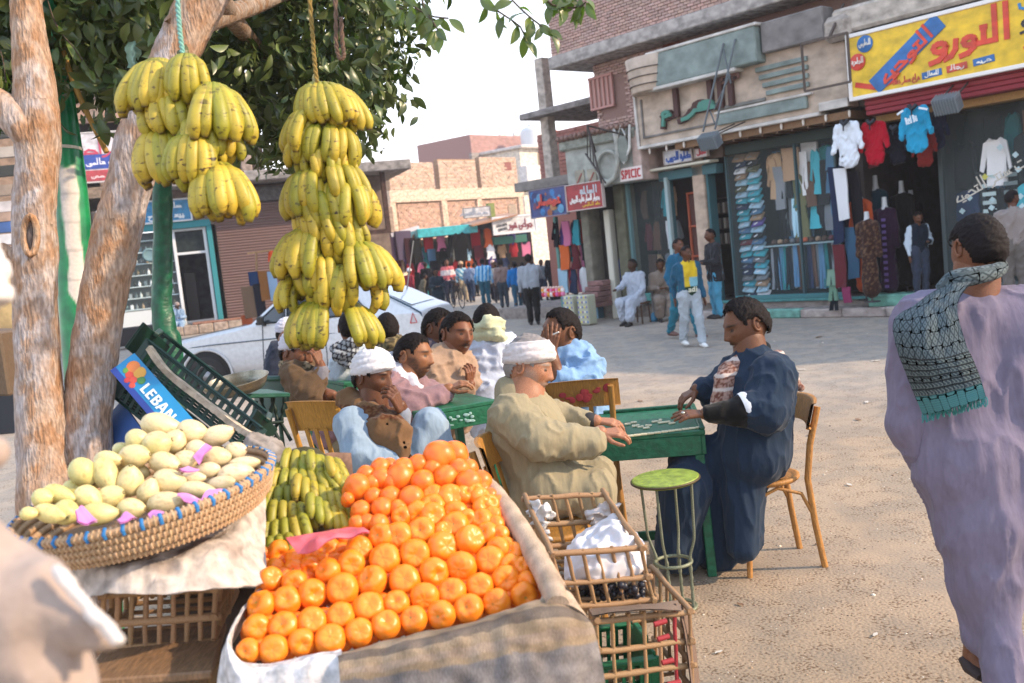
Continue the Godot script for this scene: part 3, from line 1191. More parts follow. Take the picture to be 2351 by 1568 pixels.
# ---------------------------------------------------------------- ground
func build_setting()->void:
	var g:=MB.new()
	var pts:=PackedVector3Array()
	var cols:=PackedColorArray()
	var xs:=[]
	var zs:=[]
	var q:=-300.0
	while q<300.0:
		xs.append(q)
		q+=0.6 if absf(q)<15.0 else 3.0 if absf(q)<45 else 20.0
	q=60.0
	while q>-400.0:
		zs.append(q)
		q-=0.6 if q<4.0 and q>-40.0 else 3.0 if q>-80 else 20.0
	var big:=noise(0.09,FastNoiseLite.TYPE_SIMPLEX_SMOOTH,4,51)
	for z in zs:
		for x in xs:
			var n:=big.get_noise_2d(x,z)
			var road:=smoothstep(-6.0,-11.0,z+n*5.0+(x-1.0)*0.15)
			var c:=hx("a39482").lerp(hx("b0a08e"),clampf(n*2.0+0.5,0,1)).lerp(hx("aaa49d").lerp(hx("b3aaa1"),clampf(n*3.0+0.4,0,1)),road)
			c=c*(1.0-0.14*clampf(big.get_noise_2d(x*5.0+70.0,z*7.0)*3.0-0.5,0,1))
			pts.append(Vector3(x,0,z))
			cols.append(c)
	g.grid(pts,xs.size(),zs.size(),cols)
	struct("ground",g,mats.ground)
	var st:=MB.new()
	st.ball(Transform3D(Basis.from_scale(Vector3(1,0.6,0.8)),Vector3.ZERO),Color.WHITE,6,4)
	var mm:=MultiMesh.new()
	mm.transform_format=MultiMesh.TRANSFORM_3D
	mm.use_colors=true
	mm.mesh=st.commit()
	mm.instance_count=9000
	for k in 9000:
		var z:=-2.0-14.0*pow(rng.randf(),1.6)
		var p:=Vector3(rng.randf_range(-0.35,0.75)*absf(z)*1.1+0.3,0.0,z)
		var r:=rng.randf_range(0.002,0.006)*(2.2 if rng.randf()<0.04 else 1.0)
		mm.set_instance_transform(k,Transform3D(Basis(Vector3.UP,rng.randf()*TAU).scaled(Vector3.ONE*r),p))
		mm.set_instance_color(k,vary(hx("9a8068")if rng.randf()<0.75 else hx("d8cbb8")if rng.randf()<0.6 else hx("4a3c30"),0.25))
	var mi:=MultiMeshInstance3D.new()
	mi.name="gravel"
	mi.multimesh=mm
	mi.material_override=mats.plain
	add_child(mi)
	mi.set_meta("kind","stuff")
	mi.set_meta("label","loose gravel and crumbs of earth scattered over the sandy ground")
	mi.set_meta("category","gravel")
	var spots:=[[1840,850,0],[1970,965,1],[1470,922,1],[1525,936,0],[1880,775,1],[2010,830,0],[1380,900,0],[1860,1000,1],[1950,1115,0],[1700,1390,1],[2010,1460,0],[1650,1500,0],[1880,1250,1],[1990,925,0],[1420,1010,0]]
	var names:=["pale paper scrap on the road beyond the navy robed man","brown leaf scrap on the grey road near the lavender walker","brown stain of leaf matter behind the light blue man","thin dry leaf behind the red daubed chair","tan leaf on the road below the kerb","white scrap close to the lavender man's shoulder","dry leaf beside the red daubed chair","twig of straw behind the navy man's chair","pebbly scrap right of the bentwood chair","dark leaf near the green table leg","dark twig left of the walking man's foot","dry leaf in front of the stool","straw scrap right of the chair's rear leg","pale scrap by the walker's scarf","small leaf under the green table"]
	for k in spots.size():
		var p:=ground_at(spots[k][0],spots[k][1])
		var sc:=p.distance_to(eye)*0.0032
		var mb:=MB.new()
		var a:=rng.randf()*TAU
		var c:=hx("c4bcb0")if spots[k][2]==0 else hx("7a5a44")
		var gp:=PackedVector3Array()
		for j in 4:
			for i in 5:
				var e:=Vector3((i-2)*sc*0.7,0.006+absf(sin(i*1.3+j))*0.25*sc,(j-1.5)*sc*0.45*(1.0-absf(i-2)*0.3))
				gp.append(p+e.rotated(Vector3.UP,a))
		mb.grid(gp,5,4,c)
		single("litter",mb,mats.plain,names[k],"litter","scraps lying on the road")
# ---------------------------------------------------------------- frames for the building fronts: x along the front, y 
var ff:Transform3D
var fb:Transform3D
var fs:Transform3D
func front(x:float,y:float,dir:Vector3)->Transform3D:
	return Transform3D(Basis(dir,Vector3.UP,dir.cross(Vector3.UP)),ground_at(x,y))
func uv(f:Transform3D,x:float,y:float,z:=0.0)->Vector2:
	var p:=f.affine_inverse()*on_plane(x,y,f.origin+f.basis.z*z,f.basis.z)
	return Vector2(p.x,p.y)
func slab(mb:MB,f:Transform3D,u0:float,v0:float,u1:float,v1:float,z0:float,z1:float,col:Color,bevel:=0.0)->void:
	var t:=f*Transform3D(Basis(),Vector3((u0+u1)/2,(v0+v1)/2,(z0+z1)/2))
	var s:=Vector3(absf(u1-u0),absf(v1-v0),absf(z1-z0))
	if bevel>0:
		mb.cbox(t,s,bevel,col)
	else:
		mb.box(t,s,col)
func seen(mb:MB,f:Transform3D,x0:float,y0:float,x1:float,y1:float,z0:float,z1:float,col:Color,bevel:=0.0)->void:
	var a:=uv(f,x0,y0,z1)
	var b:=uv(f,x1,y1,z1)
	slab(mb,f,a.x,a.y,b.x,b.y,z0,z1,col,bevel)
func bricks(parent:Node3D,f:Transform3D,u0:float,v0:float,u1:float,v1:float,z:float,col:Color,bl:float,bh:float,spread:float,rough:=0.006,holes:=[])->void:
	var b:=MB.new()
	b.cbox(Transform3D(),Vector3(bl-0.012,bh-0.011,0.05),0.004,Color.WHITE)
	var ts:=[]
	var row:=0
	var v:=v0+bh/2
	while v<v1-bh*0.3:
		var u:=u0+(bl/2 if row%2==0 else 0.0)
		while u<u1:
			var ok:=true
			for h in holes:
				if u>h[0]-bl*0.4 and u<h[2]+bl*0.4 and v>h[1]and v<h[3]:
					ok=false
			if ok:
				var wide:=minf(1.0,(minf(u+bl/2,u1)-maxf(u-bl/2,u0))/bl)
				var uc:=(minf(u+bl/2,u1)+maxf(u-bl/2,u0))/2
				ts.append(f*Transform3D(Basis(Vector3.BACK,rng.randf_range(-0.02,0.02)).scaled(Vector3(wide,1,1)),Vector3(uc,v+rng.randf_range(-0.003,0.003),z+rng.randf_range(-rough,rough))))
			u+=bl
		v+=bh
		row+=1
	var mm:=MultiMesh.new()
	mm.transform_format=MultiMesh.TRANSFORM_3D
	mm.use_colors=true
	mm.mesh=b.commit()
	mm.instance_count=ts.size()
	var o:Vector3=org[parent]
	for k in ts.size():
		var t:Transform3D=ts[k]
		t.origin-=o
		mm.set_instance_transform(k,t)
		mm.set_instance_color(k,vary(col,spread))
	var mi:=MultiMeshInstance3D.new()
	mi.name="brick_courses"
	mi.multimesh=mm
	mi.material_override=mats.brick
	parent.add_child(mi,true)
	mi.set_meta("kind","stuff")
const WEAR:=[["black","1d1e22"],["navy","27324c"],["grey","6d7276"],["turquoise","3f9aa8"],["pale blue","9fc0d0"],["brown","5a4034"],["maroon","642b34"],["olive","5c5c40"],["white","dfe2e4"],["tan","a08468"],["steel blue","4b6f8c"],["red","b03038"],["purple","5c4a8c"],["orange","cc6438"],["pink","c07090"],["teal","1f6468"]]
func cloth_outline(kind:String,w:float,h:float)->PackedVector2Array:
	match kind:
		"shirt":
			return PackedVector2Array([Vector2(-0.16*w,h),Vector2(-0.06*w,0.95*h),Vector2(0.06*w,0.95*h),Vector2(0.16*w,h),Vector2(0.36*w,0.9*h),Vector2(0.5*w,0.35*h),Vector2(0.38*w,0.3*h),Vector2(0.29*w,0.62*h),Vector2(0.3*w,0),Vector2(-0.3*w,0.02*h),Vector2(-0.29*w,0.62*h),Vector2(-0.38*w,0.3*h),Vector2(-0.5*w,0.34*h),Vector2(-0.36*w,0.9*h)])
		"trousers":
			return PackedVector2Array([Vector2(-0.4*w,h),Vector2(0.4*w,h),Vector2(0.5*w,0),Vector2(0.08*w,0),Vector2(0,0.68*h),Vector2(-0.08*w,0.01*h),Vector2(-0.5*w,0)])
		"robe":
			return PackedVector2Array([Vector2(-0.14*w,h),Vector2(0.14*w,h),Vector2(0.34*w,0.92*h),Vector2(0.46*w,0.5*h),Vector2(0.36*w,0.5*h),Vector2(0.5*w,0),Vector2(-0.5*w,0),Vector2(-0.36*w,0.5*h),Vector2(-0.46*w,0.5*h),Vector2(-0.34*w,0.92*h)])
		_:
			return PackedVector2Array([Vector2(-0.5*w,h),Vector2(0.5*w,h*0.98),Vector2(0.47*w,0.02*h),Vector2(-0.46*w,0)])
func garment(kind:String,f:Transform3D,u:float,v:float,z:float,w:float,h:float,tilt:=0.0,col:=Color.WHITE)->MB:
	var mb:=MB.new()
	var poly:=cloth_outline(kind,w,h)
	var dep:=minf(0.07,0.16*w)
	var t:=f*Transform3D(Basis(Vector3.BACK,tilt)*Basis(Vector3.UP,rng.randf_range(-0.25,0.25)),Vector3(u,v,z))
	var sub:=PackedVector2Array()
	for k in poly.size():
		var a:=poly[k]
		var b:=poly[(k+1)%poly.size()]
		for s in 3:
			sub.append(a.lerp(b,s/3.0)+Vector2(rng.randf_range(-1,1),rng.randf_range(-1,1))*0.012*w)
	mb.prism(t,sub,dep,col)
	var ph:=rng.randf()*9.0
	for i in mb.v.size():
		var l:=t.affine_inverse()*mb.v[i]
		mb.v[i]+=t.basis.z*(dep*0.7*sin(l.x/w*14.0+ph+l.y*3.0)+0.02*sin(l.y*9.0+ph))
	return mb
func hang(kind:String,f:Transform3D,u:float,v:float,z:float,w:float,h:float,ci:int,where:String,group:String,tilt:=0.0)->void:
	var names:={"shirt":"shirt","trousers":"trousers","robe":"long robe","cloth":"folded cloth"}
	var mb:=garment(kind,f,u,v,z,w,h,tilt,vary(hx(WEAR[ci][1])*shade_lift,0.12))
	single(kind if kind!="robe" else "long_robe",mb,mats.shirt,"%s %s %s"%[WEAR[ci][0],names[kind],where],"clothing",group)
func sign_board(called:String,f:Transform3D,u0:float,v0:float,u1:float,v1:float,z:float,ground:Color,frame:Color,label:String,fw:=0.05)->Node3D:
	var s:=thing(called,label,"sign",f*Vector3((u0+u1)/2,v0,z))
	var a:=MB.new()
	slab(a,f,u0+fw,v0+fw,u1-fw,v1-fw,z-0.06,z,ground)
	part(s,"panel",a,mats.sign)
	var b:=MB.new()
	slab(b,f,u0,v0,u0+fw,v1,z-0.07,z+0.025,frame,0.008)
	slab(b,f,u1-fw,v0,u1,v1,z-0.07,z+0.025,frame,0.008)
	slab(b,f,u0+fw,v1-fw,u1-fw,v1,z-0.07,z+0.022,frame,0.008)
	slab(b,f,u0+fw,v0,u1-fw,v0+fw,z-0.07,z+0.022,frame,0.008)
	part(s,"frame",b,mats.plain)
	return s
func ft(f:Transform3D,u:float,v:float,z:float,roll:=0.0)->Transform3D:
	return f*Transform3D(Basis(Vector3.BACK,roll),Vector3(u,v,z))
func build_buildings()->void:
	ff=front(1868,730,Vector3(0.65428,0,0.75625))
	fb=front(1040,640,Vector3(0.64329,0,-0.76562))
	fs=front(460,765,Vector3(0.95211,0,-0.30575))
	pavement()
	red_brick()
	corner_shop()
	pyramids_shop()
	tulip_shop()
	narrow_shop()
	end_shops()
	far_block()
	left_shops()
func pavement()->void:
	var k:=MB.new()
	for i in 9:
		var u:=-2.6+i*0.78
		var c:=hx("b5a9a2")if i%4!=2 else hx("7fb5a5")
		slab(k,ff,u,0,u+0.775,0.15+0.006*(i%3),-0.16,0,vary(c,0.06),0.02)
	struct("kerb",k,mats.concrete)
	var p:=MB.new()
	slab(p,ff,-2.6,0,6.0,0.14,-0.6,-0.161,hx("a79c95"))
	slab(p,ff,-9.0,0,9.0,0.25,-5.0,-0.601,hx("9a8f88"))
	slab(p,ff,-2.6,0.24,0.9,0.29,-0.66,-0.55,hx("5c9a98"),0.01)
	slab(p,ff,0.9,0.14,1.75,0.34,-0.66,-0.2,hx("7db6a4"),0.02)
	slab(p,ff,1.75,0.14,5.0,0.30,-0.66,-0.2,hx("b29c92"),0.02)
	struct("pavement",p,mats.concrete)
	var a:=ground_at(1350,672)
	var b:=ground_at(1478,700)
	var e:=(b-a).normalized()
	var n:=e.cross(Vector3.UP)
	var pl:=MB.new()
	for i in 7:
		pl.cbox(Transform3D(Basis(e,Vector3.UP,n),a+e*(0.63+i*1.26)-n*0.9+Vector3.UP*0.2),Vector3(1.25,0.4,1.8),0.03,vary(hx("a2978f"),0.07))
	struct("stone_platform",pl,mats.concrete)
func red_brick()->void:
	var b:=thing("red_brick_building","unfinished red brick building with an overhanging upper floor above the shops","building",ff*Vector3(-2.0,3.4,-3.0))
	var w:=MB.new()
	slab(w,ff,-5.2,3.25,1.9,5.4,-6.0,-0.72,hx("a8897e"))
	slab(w,ff,-5.75,5.62,7.0,11.0,-8.0,-0.08,hx("b0948a"))  # storeys above and beyond the view, tall enough to shade the road
	part(b,"wall",w,mats.brick)
	bricks(b,ff,-5.75,5.62,7.0,9.6,-0.075,hx("d4b2a6"),0.15,0.058,0.16)
	bricks(b,ff,-5.2,2.9,-3.3,5.38,-0.71,hx("d4b2a6"),0.15,0.058,0.16,0.008,[[-5.05,4.2,-4.4,5.05]])
	var side:=Transform3D(ff.basis*Basis(Vector3.UP,-PI/2),ff*Vector3(-5.77,0,-0.08))
	bricks(b,side,-3.0,5.62,0.0,9.6,0.0,hx("d4b2a6"),0.15,0.058,0.16)
	var s:=MB.new()
	slab(s,ff,-5.85,5.36,7.0,5.62,-8.0,-0.02,hx("b8b1ab"),0.02)
	part(b,"floor_slab",s,mats.concrete)
	var r:=MB.new()
	slab(r,ff,-3.3,3.3,-2.9,5.36,-2.2,-0.70,hx("8f584a"))
	slab(r,ff,1.4,3.3,7.0,5.36,-3.0,-0.9,hx("c9a078"))  # orange sunlight on the recess wall is put into its colour
	part(b,"balcony_wall",r,mats.brick)
	bricks(b,ff,1.4,4.4,7.0,5.36,-0.89,hx("cf9f80"),0.25,0.082,0.1)  # brick tint carries the same warm light
	var win:=MB.new()
	var a:=uv(ff,1360,250,-0.66)
	var c:=uv(ff,1403,172,-0.66)
	slab(win,ff,a.x,a.y,c.x,c.y,-0.75,-0.68,hx("b79a92"))
	var wn:=part(b,"window",win,mats.plain)
	var bar:=MB.new()
	for k in 6:
		var u:=lerpf(a.x,c.x,k/5.0)
		slab(bar,ff,u-0.025,a.y,u+0.025,c.y,-0.68,-0.63,hx("b98a82"),0.006)
	slab(bar,ff,a.x-0.025,a.y-0.05,c.x+0.025,a.y,-0.7,-0.62,hx("b98a82"),0.006)
	slab(bar,ff,a.x-0.025,c.y,c.x+0.025,c.y+0.05,-0.7,-0.62,hx("b98a82"),0.006)
	part(wn,"shutter_slats",bar,mats.plain)
	var col:=thing("concrete_frame","bare concrete column with a thin slab, unfinished, beside the red brick building","building",ff*Vector3(-7.4,0,-1.2))
	var m:=MB.new()
	var q0:=uv(ff,1262,420,-1.2)
	var q1:=uv(ff,1252,128,-1.2)
	slab(m,ff,q0.x-0.13,2.4,q0.x+0.13,q1.y,-1.46,-1.2,hx("cbbfb2"),0.015)
	part(col,"column",m,mats.concrete)
	var m2:=MB.new()
	var r0:=uv(ff,1213,272,-1.2)
	slab(m2,ff,r0.x,r0.y-0.06,r0.x+2.6,r0.y+0.08,-3.2,-0.9,hx("9b948f"),0.015)
	part(col,"roof_slab",m2,mats.concrete)
	var back:=thing("pink_brick_house","low pinkish brick house behind the bare concrete column","house",ff*Vector3(-9.0,0,-4.0))
	var h:=MB.new()
	var z:=-4.0
	var k0:=uv(ff,1245,420,z)
	var k1:=uv(ff,1325,290,z)
	slab(h,ff,k0.x,0.3,k1.x+1.0,k1.y,z-4.0,z,hx("b27c70"))
	part(back,"wall",h,mats.brick)
	bricks(back,ff,k0.x,3.0,k1.x+1.0,k1.y,z+0.01,hx("bb8478"),0.3,0.1,0.1)
func corner_shop()->void:
	var b:=thing("corner_shop","clothes shop under the yellow sign with a deep open doorway","shop",ff*Vector3(3.5,0.2,-2.0))
	var w:=MB.new()
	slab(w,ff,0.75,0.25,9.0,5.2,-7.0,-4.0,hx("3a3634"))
	slab(w,ff,0.62,0.25,0.76,3.3,-4.0,-0.6,hx("4a4440"))
	slab(w,ff,8.5,0.25,9.0,5.2,-4.0,-0.6,hx("7a6e66"))
	slab(w,ff,0.9,3.42,9.0,5.1,-4.0,-0.35,hx("7a6e66"))
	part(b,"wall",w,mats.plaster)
	var c:=MB.new()
	slab(c,ff,0.75,4.55,9.0,4.95,-0.6,0.1,hx("c8beb2"),0.05)
	slab(c,ff,0.62,4.45,1.1,4.85,-0.5,0.2,hx("b5aba0"),0.09)
	part(b,"concrete_edge",c,mats.concrete)
	var r:=MB.new()
	for k in 4:
		slab(r,ff,1.2,3.22+k*0.075,9.0,3.29+k*0.075,-0.5,0.02+0.012*k,vary(hx("8e2c34"),0.08),0.012)
	part(b,"red_shutter_box",r,mats.plain)
	var y:=MB.new()
	slab(y,ff,1.25,3.1,9.0,3.21,-0.5,-0.2,hx("b58a4c"))
	part(b,"lintel",y,mats.wood)
	var g:=MB.new()
	slab(g,ff,2.15,0.45,8.5,3.1,-0.5,-0.49,Color.WHITE)
	var pane:=part(b,"display_window",g,mats.glass)
	var fr:=MB.new()
	for u in[2.12,4.6]:
		slab(fr,ff,u-0.04,0.3,u+0.03,3.1,-0.55,-0.44,hx("3a4444"),0.008)
	slab(fr,ff,2.15,0.3,8.5,0.45,-0.6,-0.42,hx("4a5050"),0.01)
	part(pane,"frame",fr,mats.plain)
	var ln:=MB.new()
	lettering(ln,"لبيت سنتر التحميد",ft(ff,3.55,2.25,-0.48,0.42),1.35,0.2,0.02,0.01,hx("c9c2b4"))
	part(pane,"lettering",ln,mats.plain)
	var bk:=MB.new()
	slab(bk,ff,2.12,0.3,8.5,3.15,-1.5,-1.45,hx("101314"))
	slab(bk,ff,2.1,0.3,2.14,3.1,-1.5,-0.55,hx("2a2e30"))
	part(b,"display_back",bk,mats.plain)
	var s:=sign_board("shop_sign",ff,1.02,3.47,5.2,4.5,0.16,hx("f2c82a"),hx("e9e6e0"),"large yellow shop sign with red and blue Arabic lettering",0.06)
	var z:=0.163
	var blue:=MB.new()
	blue.cbox(ft(ff,1.98,4.0,z+0.004,0.62),Vector3(1.32,0.27,0.02),0.003,hx("2273b8"))
	part(s,"blue_strip",blue,mats.sign)
	var red:=MB.new()
	lettering(red,"النور",ft(ff,3.48,3.93,z+0.004),0.92,0.46,0.075,0.02,hx("e0452c"))
	lettering(red,"و",ft(ff,2.62,3.92,z+0.016),0.3,0.5,0.075,0.02,hx("e0452c"))
	lettering(red,"التوحيد",ft(ff,2.42,4.2,z+0.016,0.62),1.0,0.22,0.042,0.02,hx("e0452c"))
	for q in[[1.3,3.66,0.35,0.3],[1.65,3.63,0.3,-0.3],[3.85,3.8,0.45,-0.4],[4.2,3.9,0.4,-0.3]]:
		red.cbox(ft(ff,q[0],q[1],z+0.003,-q[3]),Vector3(q[2],0.08,0.012),0.004,hx("d8402c"))
	part(s,"red_lettering",red,mats.sign)
	var dk:=MB.new()
	lettering(dk,"نيو",ft(ff,3.92,4.02,z+0.004),0.32,0.3,0.035,0.02,hx("26242a"))
	part(s,"black_lettering",dk,mats.sign)
	var bl:=MB.new()
	lettering(bl,"محلات",ft(ff,4.3,4.27,z+0.004),0.72,0.22,0.035,0.02,hx("2a86c4"))
	part(s,"blue_lettering",bl,mats.sign)
	var discs:=[[1.34,4.3,"2273b8","للمدارس"],[1.2,4.05,"d8402c","الجاهزة"]]
	for d in discs:
		var m:=MB.new()
		m.lathe(ft(ff,d[0],d[1],z)*Transform3D(Basis(Vector3.RIGHT,PI/2),Vector3.ZERO),[Vector2(0.001,0.0),Vector2(0.13,0.0),Vector2(0.13,0.014),Vector2(0.001,0.015)],20,hx(d[2]))
		lettering(m,d[3],ft(ff,d[0]+0.1,d[1]-0.02,z+0.018),0.2,0.09,0.012,0.008,hx("f4efe4"))
		part(s,"round_badge",m,mats.sign)
	var tabs:=[[2.35,3.64,"2a6cae","اطفال"],[2.72,3.66,"d8503c","رجالى"],[3.1,3.68,"2a6cae","حريمى"]]
	for d in tabs:
		var m:=MB.new()
		m.cbox(ft(ff,d[0],d[1],z+0.003,0.06),Vector3(0.3,0.1,0.012),0.004,hx(d[2]))
		lettering(m,d[3],ft(ff,d[0]+0.11,d[1]-0.02,z+0.013),0.22,0.07,0.012,0.008,hx("f4efe4"))
		part(s,"banner_tab",m,mats.sign)
	var sm:=MB.new()
	lettering(sm,"فراخ عصائر خلف",ft(ff,2.16,3.6,z+0.004),0.42,0.09,0.013,0.01,hx("d0503c"))
	part(s,"small_lettering",sm,mats.sign)
	flood(uv(ff,2175,240,0.5),0.5,0.36,"grey ribbed floodlight box under the yellow sign")
	var fr2:=MB.new()
	var c0:=uv(ff,1848,210,0.4)
	var c1:=uv(ff,1945,75,0.4)
	for q in[[c0.x,c0.y,c1.x,c0.y],[c0.x,c1.y,c1.x,c1.y],[c0.x,c0.y,c0.x,c1.y],[c1.x,c0.y,c1.x,c1.y]]:
		fr2.bar(ff*Vector3(q[0],q[1],0.4),ff*Vector3(q[2],q[3],0.4),0.035,0.035,hx("6e6058"))
	fr2.bar(ff*Vector3(c1.x-0.3,c1.y,0.4),ff*Vector3(c1.x-0.3,c1.y+0.55,-0.1),0.035,0.035,hx("6e6058"))
	single("sign_frame",fr2,mats.iron,"empty rusty iron square sign frame jutting out between the two big shop signs","sign frame")
func flood(q:Vector2,z:float,w:float,label:String)->void:
	var t:=thing("floodlight",label,"floodlight",ff*Vector3(q.x,q.y-0.15,z))
	var m:=MB.new()
	m.cbox(ft(ff,q.x,q.y,z)*Transform3D(Basis(Vector3.RIGHT,0.5),Vector3.ZERO),Vector3(w,0.24,0.2),0.03,hx("76828a"))
	part(t,"housing",m,mats.plastic)
	var r:=MB.new()
	for k in 9:
		r.cbox(ft(ff,q.x-w*0.45+k*w*0.1125,q.y+0.01,z+0.005)*Transform3D(Basis(Vector3.RIGHT,0.5),Vector3.ZERO),Vector3(0.014,0.25,0.22),0.004,hx("8c979c"))
	part(t,"ribs",r,mats.plastic)
	var b:=MB.new()
	for s in[-0.3,0.3]:
		b.bar(ff*Vector3(q.x+s*w,q.y+0.1,z-0.05),ff*Vector3(q.x+s*w,q.y+0.32,0.0),0.02,0.02,hx("58524e"))
	part(t,"bracket",b,mats.iron)
func pyramids_shop()->void:
	var b:=thing("fascia_shop","clothes shop with a beige and teal fascia and raised Arabic letters","shop",ff*Vector3(-1.4,0.2,-2.0))
	var w:=MB.new()
	slab(w,ff,-2.7,0.25,0.62,5.0,-7.0,-3.0,hx("5c534c"))
	slab(w,ff,-2.75,3.3,0.75,4.9,-3.0,-0.3,hx("6a6058"))
	part(b,"wall",w,mats.plaster)
	var beige:=hx("c9b6a4")
	var teal:=hx("8d9a95")
	var f:=MB.new()
	slab(f,ff,-3.5,3.42,0.92,4.75,-0.3,0.0,beige,0.01)
	part(b,"fascia_panel",f,mats.plaster)
	var tb:=MB.new()
	slab(tb,ff,-2.95,4.42,-0.55,5.02,-0.2,0.28,teal,0.02)
	slab(tb,ff,-0.52,4.55,0.65,5.06,-0.2,0.16,hx("86827e"),0.02)
	slab(tb,ff,-1.62,3.52,0.2,3.72,0.002,0.07,teal,0.01)
	slab(tb,ff,-1.62,3.78,-0.6,3.84,0.002,0.04,hx("8a8a84"),0.01)
	part(b,"teal_band",tb,mats.plaster)
	var cor:=MB.new()
	cor.lathe(ff*Transform3D(Basis(),Vector3(-3.05,4.36,-0.15)),[Vector2(0.2,0.0),Vector2(0.5,0.01),Vector2(0.52,0.05),Vector2(0.55,0.3),Vector2(0.6,0.66),Vector2(0.2,0.67)],28,beige)
	part(b,"round_end",cor,mats.plaster)
	var gr:=MB.new()
	for k in 3:
		gr.lathe(ff*Transform3D(Basis(),Vector3(-3.05,4.5+k*0.15,-0.15)),[Vector2(0.4,0.0),Vector2(0.555+k*0.016,0.005),Vector2(0.555+k*0.016,0.02),Vector2(0.4,0.025)],28,hx("6c6660"))
	part(b,"ribbed_trim",gr,mats.plaster)
	gr=MB.new()
	for k in 4:
		slab(gr,ff,-0.75+k*0.06,4.28-k*0.14,0.25,4.36-k*0.14,0.002,0.06,teal,0.01)
	part(b,"stepped_trim",gr,mats.plaster)
	var tr:=MB.new()
	var white:=hx("d9d4cc")
	slab(tr,ff,-3.55,3.36,0.4,3.42,-0.3,0.05,white,0.01)
	slab(tr,ff,0.4,3.42,0.92,3.56,-0.2,0.05,white,0.01)
	slab(tr,ff,-3.56,3.42,-3.5,4.4,-0.3,0.04,white,0.01)
	slab(tr,ff,-2.95,4.36,-1.0,4.42,0.0,0.3,white,0.01)
	slab(tr,ff,-2.95,5.02,-0.5,5.07,-0.2,0.3,white,0.01)
	slab(tr,ff,-1.65,3.72,0.3,3.76,0.0,0.09,white,0.008)
	part(b,"white_trim",tr,mats.plaster)
	var gl:=MB.new()
	slab(gl,ff,-3.4,3.55,-3.36,4.3,0.002,0.03,hx("807c78"),0.006)
	slab(gl,ff,-3.36,3.55,-1.7,3.59,0.002,0.03,hx("807c78"),0.006)
	part(b,"grey_rule",gl,mats.plaster)
	var lt:=MB.new()
	lettering(lt,"الاهرام",ft(ff,-1.2,3.86,0.05),1.72,0.44,0.1,0.08,hx("472c27"))
	part(b,"raised_letter_backs",lt,mats.plain)
	var l2:=MB.new()
	lettering(l2,"هر",ft(ff,-1.62,3.86,0.1),0.7,0.4,0.07,0.06,hx("4c8474"))
	lettering(l2,"م",ft(ff,-2.62,3.88,0.1),0.25,0.42,0.06,0.06,hx("4c8474"))
	part(b,"raised_letters",l2,mats.plain)
	var pl:=MB.new()
	pl.cbox(ft(ff,-1.28,4.3,0.06,0.1),Vector3(0.42,0.14,0.06),0.02,hx("7a5a52"))
	lettering(pl,"بيت سنتر",ft(ff,-1.1,4.27,0.1),0.34,0.08,0.014,0.02,hx("3a2a28"))
	part(b,"name_plate",pl,mats.plain)
	var so:=MB.new()
	slab(so,ff,-2.7,3.24,0.9,3.36,-1.0,-0.05,hx("8f6c4a"))
	for k in 12:
		slab(so,ff,-2.6+k*0.3,3.2,-2.57+k*0.3,3.24,-1.0,-0.06,hx("6a4c34"))
	part(b,"timber_soffit",so,mats.wood)
	for k in 11:
		var bu:=MB.new()
		bu.tube(PackedVector3Array([ff*Vector3(-3.3+k*0.42,3.36,-0.02),ff*Vector3(-3.3+k*0.42,3.29,-0.02),ff*Vector3(-3.3+k*0.42,3.25,-0.02)]),PackedFloat32Array([0.02,0.024,0.012]),8,hx("d8cfc4"))
		part(b,"light_bulb",bu,mats.plain)
	var p:=MB.new()
	var p0:=uv(ff,1628,640,-0.55)
	slab(p,ff,p0.x-0.14,0.25,p0.x+0.14,3.3,-0.8,-0.45,hx("c9b29e"),0.02)
	part(b,"pillar",p,mats.plaster)
	var pt:=MB.new()
	slab(pt,ff,p0.x+0.145,0.25,p0.x+0.2,3.25,-0.75,-0.5,hx("3c646a"),0.01)
	part(b,"door_post",pt,mats.plain)
	var a:=uv(ff,1692,690,-0.6)
	var c:=uv(ff,1912,290,-0.6)
	var g:=MB.new()
	slab(g,ff,a.x,0.3,c.x,3.2,-0.61,-0.6,Color.WHITE)
	var pane:=part(b,"display_window",g,mats.glass)
	var fr:=MB.new()
	for u in[a.x,(a.x+c.x)*0.5+0.35,c.x]:
		slab(fr,ff,u-0.02,0.3,u+0.02,3.2,-0.64,-0.57,hx("3c5458"),0.006)
	slab(fr,ff,a.x,3.02,c.x,3.2,-0.66,-0.56,hx("34403c"),0.01)
	slab(fr,ff,a.x,0.29,c.x,0.37,-0.66,-0.55,hx("3c7478"),0.01)
	part(pane,"frame",fr,mats.plain)
	var bk:=MB.new()
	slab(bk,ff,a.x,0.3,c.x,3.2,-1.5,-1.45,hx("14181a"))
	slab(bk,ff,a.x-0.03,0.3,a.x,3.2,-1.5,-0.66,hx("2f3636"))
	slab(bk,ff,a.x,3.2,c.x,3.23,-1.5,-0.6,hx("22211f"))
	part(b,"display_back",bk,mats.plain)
	var br:=MB.new()
	var q0:=uv(ff,1612,95,0.9)
	var q1:=uv(ff,1625,300,0.9)
	br.line(ff*Vector3(q0.x,q0.y,0.3),ff*Vector3(q1.x-0.1,q1.y,0.9),0.018,8,hx("7a8284"))
	br.line(ff*Vector3(q0.x+0.25,q0.y+0.02,0.3),ff*Vector3(q1.x+0.15,q1.y,0.9),0.018,8,hx("7a8284"))
	br.line(ff*Vector3(q0.x,q0.y-0.1,0.32),ff*Vector3(q0.x+0.3,q0.y-0.75,0.6),0.014,8,hx("7a8284"))
	br.line(ff*Vector3(q0.x+0.3,q0.y-0.6,0.6),ff*Vector3(q0.x-0.02,q0.y-1.15,0.7),0.014,8,hx("7a8284"))
	br.line(ff*Vector3(q0.x-0.1,q0.y-1.15,0.7),ff*Vector3(q1.x+0.12,q1.y+0.1,0.85),0.014,8,hx("7a8284"))
